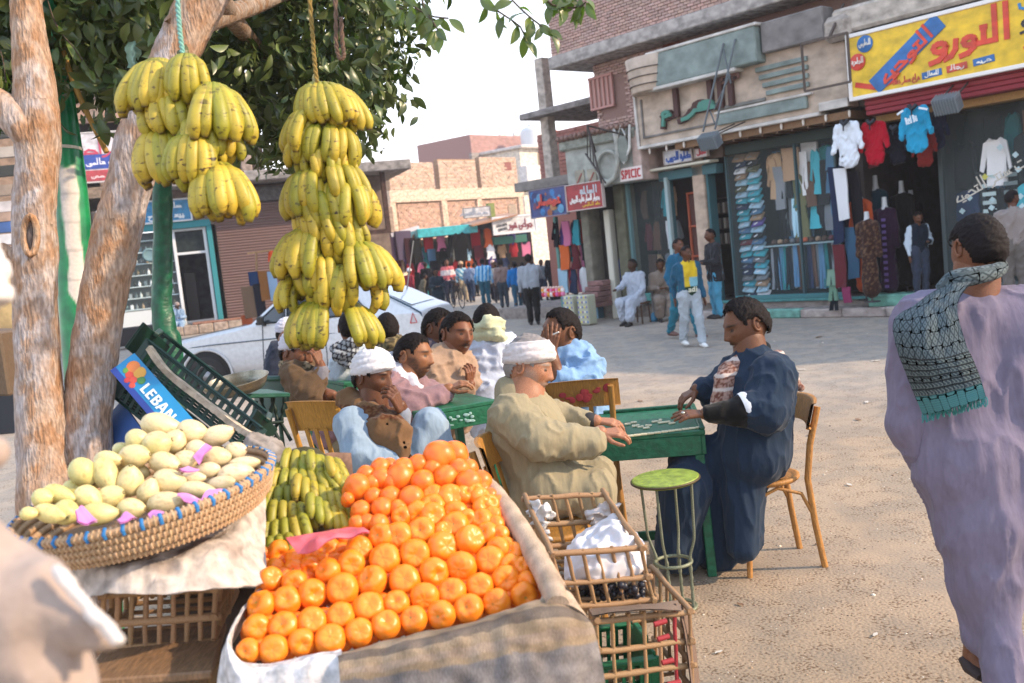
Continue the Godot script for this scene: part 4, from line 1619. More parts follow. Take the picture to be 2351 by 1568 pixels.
	single("lamp_bracket",br,mats.iron,"grey iron truss bracket hanging in front of the beige fascia","bracket")
	flood(uv(ff,1630,325,0.9),0.9,0.36,"grey ribbed floodlight at the foot of the iron bracket")
	window_goods(a,c)
func window_goods(a:Vector2,c:Vector2)->void:
	shade_lift=1.7  # window stock painted lighter to make up for the indoor shade
	for col in 2:
		for k in 24:
			var v:=2.95-k*0.112
			var ci:int=[9,4,8,9,4,7,4,3,4,3,3,4,10,3,12,4,3,10,4,3,2,3,4,2][(k+col*3)%24]if rng.randf()<0.8 else[0,1,9,6][rng.randi()%4]
			var mb:=MB.new()
			var t:=ft(ff,a.x+0.17+col*0.3+rng.randf_range(-0.02,0.02),v,-0.82+col*0.02,rng.randf_range(-0.15,0.15))*Transform3D(Basis(Vector3.RIGHT,0.75),Vector3.ZERO)
			mb.cbox(t,Vector3(0.26,0.05,0.2),0.018,vary(hx(WEAR[ci][1]),0.1))
			mb.cbox(t*Transform3D(Basis(Vector3.UP,0.6),Vector3(-0.03,0.026,0.05)),Vector3(0.08,0.015,0.03),0.004,vary(hx(WEAR[8][1]),0.1)*(0.9 if k%2 else 0.35))
			single("folded_shirt",mb,mats.shirt,"%s folded shirt, %s from the top of the %s column in the shop window"%[WEAR[ci][0],NTH[k],["outer","inner"][col]],"clothing","folded shirts stacked in the display window")
	var wu:=c.x-a.x
	for k in 17:
		var u:=a.x+0.72+k*(wu-0.85)/17.0
		hang("trousers",ff,u,0.42+rng.randf_range(0,0.06),-0.85+rng.randf_range(-0.05,0.05),0.13,0.78+rng.randf_range(-0.05,0.05),[2,0,10,15,0,2,10,5,0,1,5,2,10,15,0,2,1][k],"on the window's bottom rail, %s from its left end"%NTH[k],"trousers on the bottom rail")
	for k in 10:
		var mb:=MB.new()
		mb.ball(ft(ff,a.x+0.75+k*0.13,1.32,-0.85)*Transform3D(Basis.from_scale(Vector3(0.05,0.05,0.06)),Vector3.ZERO),vary(hx(WEAR[[5,9,5,2,5,13,5,9,5,6][k]][1]),0.1),10,6)
		mb.cbox(ft(ff,a.x+0.75+k*0.13,1.28,-0.82),Vector3(0.07,0.02,0.16),0.006,hx("3a2c26"))
		single("handbag",mb,mats.plain,"small leather bag, %s from the left on the shelf above the trousers"%NTH[k],"bag","bags on the window shelf")
	var shelf:=MB.new()
	slab(shelf,ff,a.x+0.62,1.24,c.x-0.1,1.265,-1.2,-0.7,hx("8fa8ac"))
	single("glass_shelf",shelf,mats.plain,"pale shelf across the display window above the trousers","shelf")
	var up:=[["shirt",0.82,1.95,0.3,0.6,0],["shirt",1.08,1.5,0.25,0.75,2],["trousers",0.95,1.4,0.16,0.8,0],["robe",1.3,1.36,0.28,1.15,7],["trousers",1.2,1.38,0.14,0.7,4],["robe",1.55,1.5,0.24,1.1,3],["shirt",1.72,1.5,0.28,0.8,0],["robe",1.86,1.45,0.22,1.2,2],["shirt",0.85,2.45,0.36,0.5,9],["cloth",1.2,2.4,0.32,0.6,9],["cloth",1.52,2.35,0.3,0.7,8],["shirt",1.85,2.5,0.3,0.45,15],["cloth",2.05,2.0,0.14,0.6,1],["shirt",2.0,1.5,0.25,0.5,10]]
	var where:=["under the upper shirts at the left of the window","with grey stripes in the middle of the window","narrow pair left of the window's middle","in the middle of the window","hanging before the olive robe","hanging right of the olive robe","right of the turquoise robe","at the right of the window","at the top left of the window","at the window's top, second from left","at the window's top near the black mark","at the top right of the window","narrow strip at the window's right end","low at the window's right end"]
	for k in up.size():
		var g:Array=up[k]
		if a.x+g[1]<c.x-0.05:
			hang(g[0],ff,a.x+g[1],g[2],-1.05+0.03*(k%5),g[3],g[4],g[5],where[k],"clothes hung in the beige shop's window")
	for k in 22:
		hang(["robe","shirt","trousers","cloth"][k%4],ff,a.x+0.7+(k%11)*(wu-0.8)/11.0,1.35+(k/11)*0.85,-1.28,0.24,0.8,[0,15,5,2,1,9,0,7,10,3,0,6,5][(k*4+k/3)%13],"deep in the beige shop's window, %s of the %s row"%[NTH[k%11],["lower","upper"][k/11]],"deeper rank of window clothes")
	for k in 9:
		hang(["shirt","cloth","robe"][k%3],ff,a.x+0.78+k*(wu-0.9)/9.0,2.1-0.2*(k%2),-0.95,0.24,0.8,[9,2,0,15,8,5,3,0,10][k],"high in the beige shop's window, %s from its pillar end"%NTH[k],"clothes high in the window")
	for k in 24:
		hang(["shirt","cloth","trousers"][k%3],ff,2.3+(k%8)*0.3,0.5+(k/8)*0.85,-1.3,0.3,0.8,[0,1,15,2,0,5,10,0,6,4,0][(k*3+k/5)%11],"deep in the knitwear window, %s of the %s row"%[NTH[k%8],NTH[k/8]],"deeper rank of knitwear")
	shade_lift=1.0
	top_on_hanger(1948,275,1950,378,0.1,hx("e4ebf2"),"white long sleeved zip top with a dark collar hanging at the shop door")
	top_on_hanger(2003,275,2010,372,0.0,hx("b0182c"),"bright red top with a dark collar hanging behind the white one")
	top_on_hanger(2102,240,2106,345,0.16,hx("2d9cc4"),"bright blue sports top with white lettering hanging over the doorway","Red Bu")
	top_on_hanger(2050,290,2062,372,-0.1,hx("1c1c22"),"black top hanging between the red and blue ones")
	top_on_hanger(2110,300,2125,378,-0.16,hx("7c2a24"),"dark rust red top with a white hem behind the blue one")
	top_on_hanger(2150,255,2150,340,-0.3,hx("22283a"),"dark navy top behind the blue sports top")
	var strips:=[[1945,505,1930,385,0.0,8,"cloth","white trousers hung below the white top"],[1925,560,1925,380,-0.1,1,"cloth","navy striped trousers at the window's edge"],[1968,540,1972,390,-0.15,0,"cloth","black trousers beside the white ones"],[1965,640,1955,520,-0.2,10,"cloth","steel blue trousers under the white pair"],[1935,660,1930,560,0.05,6,"cloth","dark red striped bag strip hanging by the window"],[2010,385,2005,300,-0.25,6,"cloth","maroon cloth behind the red top"]]
	for q in strips:
		var lo:=uv(ff,q[0],q[1],q[4])
		var hi:=uv(ff,q[2],q[3],q[4])
		var mb:=garment(q[6],ff,(lo.x+hi.x)/2,lo.y,q[4],0.2,hi.y-lo.y,0.03,hx(WEAR[q[5]][1]))
		single("hanging_trousers",mb,mats.shirt,q[7],"clothing","clothes hung by the shop door")
	var bags:=[[1915,690,"6c8f7a","grey green patterned cloth bag hanging lowest by the window"],[1950,695,"8a3a5c","purple striped cloth bag beside the green one"],[1912,655,"7c9a88","pale green cloth bag above the others"],[1918,712,"20222a","black cloth pouch at the foot of the window"]]
	for q in bags:
		var p:=uv(ff,q[0],q[1],0.05)
		var mb:=garment("trousers" if q[0]<1930 else "cloth",ff,p.x,p.y,0.05,0.17,0.27,0.05,hx(q[2]))
		single("cloth_bag",mb,mats.shirt,q[3],"bag","bags hung by the shop door")
	var dolls:=[[1990,700,268,-0.35,"b5502c","orange robed mannequin at the shop door",0],[2027,690,285,-0.9,"1f3a46","dark teal robed mannequin behind the orange one",0],[2003,698,208,0.0,"3a2620","dark brown patterned mannequin, the shortest, at the door's edge",1],[2045,692,236,-0.45,"2c1c2c","plum robed mannequin with a lilac embroidered stripe",2],[2085,680,262,-1.1,"17181c","black robed mannequin behind the shopkeeper",0],[2105,676,236,-1.5,"1e1c20","charcoal robed mannequin deep in the doorway",0]]
	for q in dolls:
		mannequin(q)
	shade_lift=1.5  # knitwear colours lifted against the shade behind the glass
	for k in 15:
		var u:=2.3+(k%5)*0.46
		var v:=2.1-(k/5)*0.75
		var ci:int=[0,8,0,4,15,1,0,3,0,2,15,0,1,10,0][k]
		hang("shirt",ff,u,v-0.2,-0.95,0.46,0.74,ci,"in the %s row of the knitwear window, %s in its row"%[NTH[k/5],NTH[k%5]],"knitwear in the right display window")
	for k in 12:
		var mb:=MB.new()
		var st:int=k%6
		var u:float=[2.62,2.62,2.9,3.05][k/6*2+(k%2)]if false else(2.66 if k<6 else 2.98)
		slab(mb,ff,u-0.1,2.02-st*0.13,u+0.1,2.08-st*0.13,-0.86,-0.85,hx("cfe4e4")if k<6 else hx("7c8a8c"))
		single("knit_stripe_panel",mb,mats.shirt,"%s pale stripe of the %s striped jersey in the knitwear window"%[NTH[st],["bold","thin"][k/6]],"clothing","stripes of the jerseys in the right window")
	for k in 26:
		var mb:=MB.new()
		mb.cbox(ft(ff,2.2+rng.randf()*2.0,0.8+rng.randf()*1.9,-0.78,0.78+rng.randf_range(-0.2,0.2)),Vector3(0.072,0.072,0.006),0.001,hx("c3dde2")if k%7 else hx("d8d25c"))
		single("price_tag",mb,mats.plain,"small %s card price tag, %s of those pinned in the knitwear window"%["pale blue" if k%7 else "yellow",NTH[k]],"price tag","price tags in the right window")
	shade_lift=1.0
func top_on_hanger(x0:float,y0:float,x1:float,y1:float,z:float,col:Color,label:String,word:="")->void:
	var a:=uv(ff,x0,y0,z)
	var b:=uv(ff,x1,y1,z)
	var h:=a.y-b.y
	var w:=h*0.42
	var t:=thing("sports_top",label,"clothing",ff*Vector3(b.x,b.y,z),"tops hung over the shop door")
	var p:=func(u:float,v:float,q:=0.0)->Vector3:
		return ff*Vector3(b.x+u*w,b.y+v*h,z+q)
	var caps:=[[p.call(-0.28,0.08),p.call(-0.3,0.86),w*0.3,w*0.26,ff.basis.z,2.6],[p.call(0.28,0.08),p.call(0.3,0.86),w*0.3,w*0.26,ff.basis.z,2.6],[p.call(0,0.05),p.call(0,0.9),w*0.32,w*0.25,ff.basis.z,2.6],
		[p.call(-0.5,0.86),p.call(-0.8,0.32,0.03),w*0.22,w*0.16,ff.basis.z,1.8],[p.call(0.5,0.86),p.call(0.84,0.36,0.03),w*0.22,w*0.16,ff.basis.z,1.8]]
	soft(t,"top","shirt",caps,0.03,0.02,col,0.02,Vector3(1,0.6,1))
	var cl:=MB.new()
	cl.tube(PackedVector3Array([p.call(-0.2,0.99,0.06),p.call(0,0.9,0.1),p.call(0.2,0.99,0.06)]),0.035,8,hx("20242e"))
	cl.line(p.call(0,0.9,0.11),p.call(0,0.76,0.115),0.012,6,hx("20242e"))
	part(t,"collar",cl,mats.plain)
	if word:
		var l:=MB.new()
		latin(l,word,Transform3D(ff.basis*Basis(Vector3.BACK,0.2),p.call(0.02,0.68,0.15)),0.11,0.012,hx("eef4f6"),w*0.62)
		part(t,"lettering",l,mats.plain)
		var s:=MB.new()
		for q in[-1,1]:
			s.bar(p.call(q*0.42,0.9,0.13),p.call(q*0.82,0.84,0.09),0.03,0.012,hx("e8f0f4"),ff.basis.z)
		part(t,"shoulder_stripe",s,mats.plain)
func mannequin(q:Array)->void:
	var z:float=q[3]
	var a:=uv(ff,q[0],q[1],z)
	var b:=uv(ff,q[0]-18,q[1]-q[2],z)
	var h:=b.y-0.25
	var base:=ff*Vector3(a.x,0.3,z)
	var t:=thing("mannequin",q[5],"mannequin",base,"robed mannequins at the shop door")
	var up:=Vector3.UP
	var col:=hx(q[4])
	var pat=col
	if q[6]==1:
		pat=func(v:Vector3)->Color:return col.lerp(hx("8a6a50"),clampf(rough_noise.get_noise_3dv(v*1.2)*2.0-0.3,0,1)*0.6)
	var e:=ff.basis.x
	soft(t,"robe","cloth",[[base+up*0.12*h,base+up*0.6*h,0.15,0.11,ff.basis.z,1.3],[base+up*0.6*h,base+up*0.82*h,0.11,0.12,ff.basis.z,1.3],[base+up*0.84*h-e*0.11,base+up*0.84*h+e*0.11,0.05,0.05],[base+up*0.83*h-e*0.15,base+up*0.5*h-e*0.17,0.05,0.05],[base+up*0.83*h+e*0.15,base+up*0.5*h+e*0.17,0.05,0.05]],0.04,0.024,pat,0.016,Vector3(1,0.35,1))
	var n:=MB.new()
	n.tube(PackedVector3Array([base+up*0.86*h,base+up*0.9*h,base+up*0.95*h,base+up*0.985*h]),PackedFloat32Array([0.07,0.045,0.04,0.036]),12,hx("d8dcde"))
	part(t,"neck",n,mats.plastic)
	var st:=MB.new()
	st.line(base-up*0.05,base+up*0.2*h,0.015,8,hx("6a6a6a"))
	st.lathe(Transform3D(Basis(),base-up*0.05),[Vector2(0.001,0.0),Vector2(0.13,0.0),Vector2(0.13,0.012),Vector2(0.001,0.02)],16,hx("6a6a6a"))
	part(t,"stand",st,mats.iron)
	if q[6]==2:
		var s:=MB.new()
		for k in 12:
			s.cbox(Transform3D(ff.basis,base+up*(0.1+k*0.06)*h+ff.basis.z*(0.13-0.02*k/12.0)+e*0.02),Vector3(0.07,0.05,0.02),0.006,hx("6a5488"))
		part(t,"embroidery",s,mats.shirt)
func tulip_shop()->void:
	var b:=thing("tulip_shop","perfume shop with a grey fascia carrying a raised tulip emblem","shop",ff*Vector3(-4.7,0.3,-2.0))
	var w:=MB.new()
	slab(w,ff,-5.6,0.3,-3.1,3.2,-6.0,-3.2,hx("4e4640"))
	part(b,"wall",w,mats.plaster)
	var f:=MB.new()
	slab(f,ff,-5.6,2.78,-3.72,3.7,-0.6,0.0,hx("adafa6"),0.02)
	slab(f,ff,-3.72,2.78,-3.5,3.75,-0.9,0.02,hx("c9b0a4"),0.01)
	slab(f,ff,-3.5,2.78,-2.72,3.4,-1.0,-0.9,hx("8a6e66"),0.01)
	part(b,"fascia_panel",f,mats.plaster)
	var c:=MB.new()
	slab(c,ff,-5.7,3.62,-3.6,3.82,-0.5,0.08,hx("9fa296"),0.03)
	for k in 16:
		c.lathe(ff*Transform3D(Basis(Vector3.RIGHT,1.25),Vector3(-5.65+k*0.13,3.84,0.0)),[Vector2(0.055,-0.2),Vector2(0.06,0.14),Vector2(0.001,0.15)],8,vary(hx("9a7c70"),0.1))
	part(b,"tiled_cornice",c,mats.concrete)
	var tu:=MB.new()
	var cx:=-3.85
	var cy:=3.42
	var z:=0.12
	tu.tube(PackedVector3Array([ff*Vector3(cx-0.2,cy+0.42,z),ff*Vector3(cx-0.1,cy+0.25,z),ff*Vector3(cx,cy+0.45,z),ff*Vector3(cx+0.1,cy+0.25,z),ff*Vector3(cx+0.22,cy+0.44,z),ff*Vector3(cx+0.17,cy,z),ff*Vector3(cx,cy-0.28,z),ff*Vector3(cx-0.17,cy,z),ff*Vector3(cx-0.2,cy+0.42,z)]),0.03,8,hx("d6d4cc"))
	tu.ball(ff*Transform3D(Basis.from_scale(Vector3(0.14,0.3,0.05)),Vector3(cx,cy,z)),hx("8c9088"),16,10)
	var ring:=PackedVector3Array()
	for k in 25:
		var a:=TAU*k/24
		ring.append(ff*Vector3(-4.35+0.3*cos(a),3.15+0.3*sin(a),0.06))
	tu.tube(ring,0.035,8,hx("b7b8ae"))
	tu.tube(PackedVector3Array([ff*Vector3(-3.98,3.75,z),ff*Vector3(-4.02,3.2,z),ff*Vector3(-4.15,2.9,z),ff*Vector3(-4.4,2.78,z)]),0.05,8,hx("b7b8ae"))
	part(b,"tulip_emblem",tu,mats.plaster)
	var l:=MB.new()
	latin(l,"SPICIC",ft(ff,-3.78,2.93,0.035),0.17,0.02,hx("b8383c"),0.5)
	part(b,"lettering",l,mats.plain)
	var lb:=MB.new()
	slab(lb,ff,-4.08,2.8,-3.5,3.06,0.0,0.03,hx("e2d6d0"))
	part(b,"letter_panel",lb,mats.plain)
	var rel:=MB.new()
	for q in[[-5.2,3.0],[-4.85,2.98]]:
		rel.cbox(ft(ff,q[0],q[1],0.02),Vector3(0.26,0.36,0.03),0.01,hx("a9a494"))
		rel.bar(ff*Vector3(q[0]-0.08,q[1]-0.1,0.04),ff*Vector3(q[0]+0.08,q[1]+0.1,0.04),0.03,0.02,hx("a86e64"),ff.basis.z)
	part(b,"relief_panel",rel,mats.plaster)
	var p:=MB.new()
	slab(p,ff,-4.62,0.3,-4.36,2.78,-0.7,-0.3,hx("6b6a58"),0.02)
	slab(p,ff,-5.62,0.3,-5.4,2.78,-0.7,-0.3,hx("8a8678"),0.02)
	part(b,"pillar",p,mats.plaster)
	var g:=MB.new()
	slab(g,ff,-4.36,0.5,-3.3,2.78,-0.45,-0.44,Color.WHITE)
	var pane:=part(b,"display_window",g,mats.glass)
	var fr:=MB.new()
	slab(fr,ff,-3.34,0.3,-3.26,2.78,-0.5,-0.4,hx("9db0b0"),0.01)
	slab(fr,ff,-4.38,0.3,-4.3,2.78,-0.5,-0.4,hx("5f7f80"),0.01)
	slab(fr,ff,-4.36,0.3,-3.3,0.5,-0.6,-0.4,hx("4f8a84"),0.01)
	part(pane,"frame",fr,mats.plain)
	var bk:=MB.new()
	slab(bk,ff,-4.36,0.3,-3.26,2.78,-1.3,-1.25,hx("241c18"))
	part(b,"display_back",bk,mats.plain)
	for k in 12:
		hang(["cloth","shirt","robe"][k%3],ff,-4.2+(k%4)*0.26,0.7+(k/4)*0.66,-0.9+0.05*(k%3),0.2,0.58,[5,9,2,0,6,5,8,2,5,0,3,9][k],"in the tulip shop window, %s row from below, %s in it"%[NTH[k/4],NTH[k%4]],"goods hung in the tulip shop window")
	var tr:=MB.new()
	var a0:=uv(ff,1348,288,0.7)
	var a1:=uv(ff,1390,420,0.7)
	tr.line(ff*Vector3(a0.x-0.5,a0.y-0.45,0.0),ff*Vector3(a0.x,a0.y,0.7),0.02,6,hx("5c5450"))
	tr.line(ff*Vector3(a0.x+0.5,a0.y-0.3,0.0),ff*Vector3(a0.x,a0.y,0.7),0.02,6,hx("5c5450"))
	tr.line(ff*Vector3(a0.x,a0.y,0.7),ff*Vector3(a1.x-0.1,a1.y,0.7),0.02,6,hx("5c5450"))
	tr.line(ff*Vector3(a0.x-0.4,a0.y-0.5,0.4),ff*Vector3(a1.x,a1.y,0.7),0.02,6,hx("5c5450"))
	for k in 6:
		var t0:=k/6.0
		tr.line((ff*Vector3(a0.x,a0.y,0.7)).lerp(ff*Vector3(a1.x-0.1,a1.y,0.7),t0),(ff*Vector3(a0.x-0.4,a0.y-0.5,0.4)).lerp(ff*Vector3(a1.x,a1.y,0.7),t0+0.1),0.012,6,hx("5c5450"))
	single("iron_truss",tr,mats.iron,"rusty iron lattice truss leaning in front of the grey fascia","truss")
	var st:=MB.new()
	for k in 5:
		slab(st,ff,-5.35,0.3+k*0.11,-4.9,0.4+k*0.11,-0.3,0.35-k*0.1,vary(hx("9a7670"),0.06),0.01)
	single("brick_steps",st,mats.concrete,"small flight of pinkish steps beside the tulip shop","steps")
func narrow_shop()->void:
	var b:=thing("narrow_shop","narrow shop with an orange door frame left of the beige pillar","shop",ff*Vector3(-2.7,0.3,-1.5))
	var w:=MB.new()
	slab(w,ff,-3.25,0.3,-1.95,3.3,-4.5,-1.6,hx("3f3a36"))
	slab(w,ff,-3.3,3.0,-1.95,3.4,-1.6,-0.5,hx("6a5a50"))
	part(b,"wall",w,mats.plaster)
	var l:=MB.new()
	slab(l,ff,-3.5,2.72,-2.1,2.9,-0.7,-0.45,hx("456e74"),0.01)
	slab(l,ff,-3.55,2.92,-2.05,2.97,-0.5,-0.2,hx("c9c2ae"),0.01)
	slab(l,ff,-3.42,0.3,-3.34,2.72,-0.7,-0.5,hx("456e74"),0.01)
	part(b,"teal_lintel",l,mats.plain)
	var d:=MB.new()
	slab(d,ff,-3.2,0.55,-2.55,2.4,-1.0,-0.97,hx("6e4a44"))
	var door:=part(b,"display_case",d,mats.plain)
	var o:=MB.new()
	for u in[-3.22,-2.98,-2.58]:
		slab(o,ff,u,0.5,u+0.04,2.45,-0.97,-0.92,hx("c8684a"),0.006)
	for v in[0.5,1.15,1.75,2.41]:
		slab(o,ff,-3.22,v,-2.54,v+0.04,-0.975,-0.915,hx("c8684a"),0.006)
	part(door,"orange_frame",o,mats.plain)
	var sh:=MB.new()
	for k in 4:
		slab(sh,ff,-2.55,1.35+k*0.3,-2.05,1.37+k*0.3,-1.3,-0.95,hx("5a4e46"))
	part(b,"shelf",sh,mats.wood)
	for k in 24:
		var m:=MB.new()
		var row:=k/8
		m.cbox(ft(ff,-2.52+(k%8)*0.06,1.47+row*0.3,-1.05),Vector3(0.045,0.2,0.12),0.006,vary(hx(["8a8278","4a4440","b0a89c","6a5c54"][k%4]),0.2))
		single("book_like_box",m,mats.plain,"%s upright box on the %s shelf of the narrow shop"%[NTH[k%8],NTH[row]],"box","boxes on the narrow shop's shelves")
	var s:=sign_board("shop_sign",ff,-3.2,3.0,-2.5,3.28,-0.3,hx("d8d8dc"),hx("b9aca4"),"small white sign with blue Arabic lettering under the beige fascia",0.02)
	var t:=MB.new()
	lettering(t,"عطارة الحبيب",ft(ff,-2.54,3.08,-0.29),0.6,0.15,0.024,0.012,hx("3a5ca8"))
	part(s,"lettering",t,mats.plain)
	var s2:=sign_board("shop_sign",ff,-2.45,3.04,-2.15,3.25,-0.3,hx("dccfcc"),hx("b9aca4"),"small white sign with red Arabic lettering next to the blue lettered one",0.02)
	var t2:=MB.new()
	lettering(t2,"مجل",ft(ff,-2.18,3.11,-0.29),0.22,0.1,0.02,0.012,hx("b8404a"))
	part(s2,"lettering",t2,mats.plain)
func end_shops()->void:
	var b:=thing("toy_shop","shop at the end of the right row hung with bright clothes","shop",ff*Vector3(-6.2,0,-2.0))
	var w:=MB.new()
	slab(w,ff,-7.4,0.0,-5.5,3.1,-5.0,-2.0,hx("2f2c2a"))
	slab(w,ff,-7.4,2.95,-5.4,3.15,-2.0,-0.1,hx("8e8882"))
	part(b,"wall",w,mats.plaster)
	var p:=MB.new()
	slab(p,ff,-4.95,0.0,-4.8,2.3,-0.5,-0.3,hx("c4c0b0"),0.02)
	slab(p,ff,-5.58,0.0,-5.46,2.3,-0.6,-0.4,hx("6a92a8"),0.01)
	slab(p,ff,-6.68,0.0,-6.6,2.3,-0.6,-0.5,hx("5a8a80"),0.01)
	part(b,"door_post",p,mats.plain)
	var s:=sign_board("shop_sign",ff,-5.56,2.34,-4.5,2.9,0.12,hx("a8363a"),hx("c9b8b0"),"red shop sign with white Arabic lettering under the truss",0.02)
	var t:=MB.new()
	lettering(t,"بجوار العمار شارع الجيش",ft(ff,-4.6,2.53,0.125),0.86,0.12,0.02,0.01,hx("e8e0da"))
	lettering(t,"العائلة",ft(ff,-4.65,2.68,0.125),0.5,0.14,0.03,0.01,hx("b9c0c4"))
	part(s,"lettering",t,mats.plain)
	var t2:=MB.new()
	lettering(t2,"حافظ للملابس",ft(ff,-4.6,2.42,0.125),0.5,0.07,0.012,0.01,hx("d8b040"))
	part(s,"yellow_lettering",t2,mats.plain)
	var s2:=sign_board("shop_sign",ff,-6.72,2.3,-5.58,2.92,0.1,hx("3f4f86"),hx("8e8490"),"blue painted poster sign with red Arabic lettering and figures",0.02)
	for k in 34:
		var m:=MB.new()
		var u:=rng.randf_range(-6.62,-5.7)
		var v:=rng.randf_range(2.38,2.84)
		m.lathe(ft(ff,u,v,0.1)*Transform3D(Basis(Vector3.RIGHT,PI/2),Vector3.ZERO),[Vector2(rng.randf_range(0.03,0.1),0.001+0.0006*k),Vector2(0.001,0.0015+0.0006*k)],9,hx(["2f7ab8","7a4a6a","c08a5a","2a3468","5a9ac0","a8603c","3a6a8a"][k%7]))
		part(s2,"painted_figure",m,mats.sign)
	var t3:=MB.new()
	lettering(t3,"نوصمار",ft(ff,-5.75,2.58,0.135),0.72,0.2,0.05,0.012,hx("d4483c"))
	part(s2,"lettering",t3,mats.sign)
	var pal:=[0,12,14,1,3,11,0,8,13,15,6,14,0,12,4,11,1,14,8,13]
	for k in 20:
		var row:=k/7
		hang(["shirt","robe","cloth"][k%3],ff,-6.6+(k%7)*0.165+0.05*row,1.62-row*0.52,-0.5-0.1*(k%2),0.24,0.56,pal[k],"hung at the toy shop, %s in the %s row"%[NTH[k%7],NTH[row]],"clothes hung at the toy shop")
	for k in 2:
		var m:=MB.new()
		var q:=uv(ff,1302+k*33,668-k*8,0.8)
		m.cbox(ft(ff,q.x,0.32,0.7),Vector3(0.3,0.6,0.25),0.02,hx("b9b8a0"))
		var st:=thing("display_stand",["flower patterned display stand left of the seated brown man","second flower patterned stand close behind the seated brown man"][k],"stand",ff*Vector3(q.x,0.05,0.7))
		part(st,"box",m,mats.shirt)
		for j in 30:
			var d:=MB.new()
			d.ball(ft(ff,q.x+((j%5)-2)*0.058,0.08+(j/5)*0.1,0.828)*Transform3D(Basis.from_scale(Vector3(0.022,0.026,0.006)),Vector3.ZERO),hx(["5a78b0","d8c85c","7a6a9a","e0dcc8"][(j+j/5)%4]),7,4)
			part(st,"printed_flower",d,mats.plain)
	for k in 16:
		var m:=MB.new()
		m.ball(ft(ff,-6.0+(k%8)*0.085+0.02,0.66+(k/8)*0.08,0.66)*Transform3D(Basis.from_scale(Vector3(0.05,0.06,0.05)),Vector3.ZERO),hx(["d84a5a","e88ab0","e8a038","f0e4e0","d83a30","e070a8"][k%6]),8,6)
		m.ball(ft(ff,-5.98+(k%8)*0.085,0.72+(k/8)*0.08,0.68)*Transform3D(Basis.from_scale(Vector3(0.03,0.03,0.03)),Vector3.ZERO),hx("e8c8b8"),8,6)
		single("soft_toy",m,mats.shirt,"%s soft toy, %s of the %s row on the flowered stand"%[["red","pink","orange","white","scarlet","rose"][k%6],NTH[k%8],["lower","upper"][k/8]],"toy","soft toys on the flowered stands")
func far_block()->void:
	var b:=thing("sand_brick_building","long unfinished sand coloured brick building closing the street","building",fb*Vector3(1.7,0,-3))
	var w:=MB.new()
	slab(w,fb,-4.7,0,8.1,5.35,-8,-0.16,hx("d6b190"))
	slab(w,fb,-4.4,5.35,7.9,5.4,-8,-0.3,hx("b99a78"))
	part(b,"wall",w,mats.mud_brick)
	var c:=hx("dcc0aa")
	var runs:=[[-4.5,5.78,-0.55,7.5],[-0.1,5.78,3.55,7.7],[3.95,5.78,7.9,7.85]]
	for q in runs:
		var m:=MB.new()
		slab(m,fb,q[0],q[1],q[2],q[3],-0.5,-0.16,hx("d6b190"))
		part(b,"parapet_panel",m,mats.mud_brick)
		bricks(b,fb,q[0],q[1],q[2],q[3],-0.15,c,0.3,0.115,0.2,0.03)
	for q in[[-4.1,1.4,-0.2,4.95],[0.3,1.4,3.3,5.0],[3.75,1.4,7.6,5.05]]:
		bricks(b,fb,q[0],q[1],q[2],q[3],-0.15,hx("d4b09a"),0.3,0.115,0.2,0.03)
	var s:=MB.new()
	slab(s,fb,-4.8,5.05,8.2,5.78,-0.5,0.06,hx("e0c8b0"),0.02)
	for u in[-4.6,-0.05,3.4,7.8]:
		slab(s,fb,u-0.25,0,u+0.25,5.05,-0.3,0.04,hx("dcc0a8"),0.02)
	part(b,"concrete_frame",s,mats.concrete)
	var wi:=MB.new()
	slab(wi,fb,6.5,3.6,7.3,4.6,-0.2,-0.1,hx("8a7c70"))
	var wn:=part(b,"window",wi,mats.plain)
	var br:=MB.new()
	for k in 7:
		slab(br,fb,6.5+k*0.133-0.02,3.6,6.5+k*0.133+0.02,4.6,-0.1,-0.06,hx("c9b49c"))
	part(wn,"window_bars",br,mats.plain)
	var sq:=MB.new()
	slab(sq,fb,6.6,6.95,7.3,7.5,-0.15,-0.12,hx("a06a62"))
	part(b,"brick_patch",sq,mats.brick)
	var z:=-9.0
	var a:=uv(fb,1083,358,z)
	var e:=uv(fb,1196,322,z)
	var h:=thing("roof_house","pink brick house with a grey concrete band behind the sand coloured building","house",fb*Vector3(a.x+3,0,z-3))
	var m2:=MB.new()
	slab(m2,fb,a.x,0,e.x+0.6,e.y+0.35,z-6,z,hx("b58e86"))
	part(h,"wall",m2,mats.brick)
	bricks(h,fb,a.x,a.y-2.0,e.x+0.6,e.y+0.35,z+0.01,hx("c49c94"),0.35,0.13,0.12,0.01)
	var m3:=MB.new()
	slab(m3,fb,a.x-0.1,a.y-0.6,e.x+0.7,a.y+0.25,z-0.2,z+0.1,hx("a39a94"),0.03)
	part(h,"concrete_band",m3,mats.concrete)
	for k in 2:
		var d:=MB.new()
		var q:=uv(fb,1155+k*32,320-k*6,z-2)
		d.ball(ft(fb,q.x,q.y+0.2,z-2,0.3)*Transform3D(Basis.from_scale(Vector3(0.6,0.5,0.2)),Vector3.ZERO),hx("dcdcdc"),14,8)
		d.line(fb*Vector3(q.x,q.y-1.2,z-2.1),fb*Vector3(q.x,q.y+0.2,z-2),0.05,6,hx("8a8a8a"))
		single("satellite_dish",d,mats.plastic,["white satellite dish on the pink brick roof, the left one","white satellite dish on the pink brick roof next to the water tank"][k],"satellite dish","dishes on the pink roof")
	var zz:=-5.0
	var c0:=uv(fb,1200,420,zz)
	var c1:=uv(fb,1252,345,zz)
	var wh:=thing("white_house","white rendered house with an arched window and a balcony","house",fb*Vector3(c0.x+1.5,0,zz-2))
	var m4:=MB.new()
	slab(m4,fb,c0.x,0,c1.x+3.5,c1.y+0.2,zz-5,zz,hx("e3d8c8"))
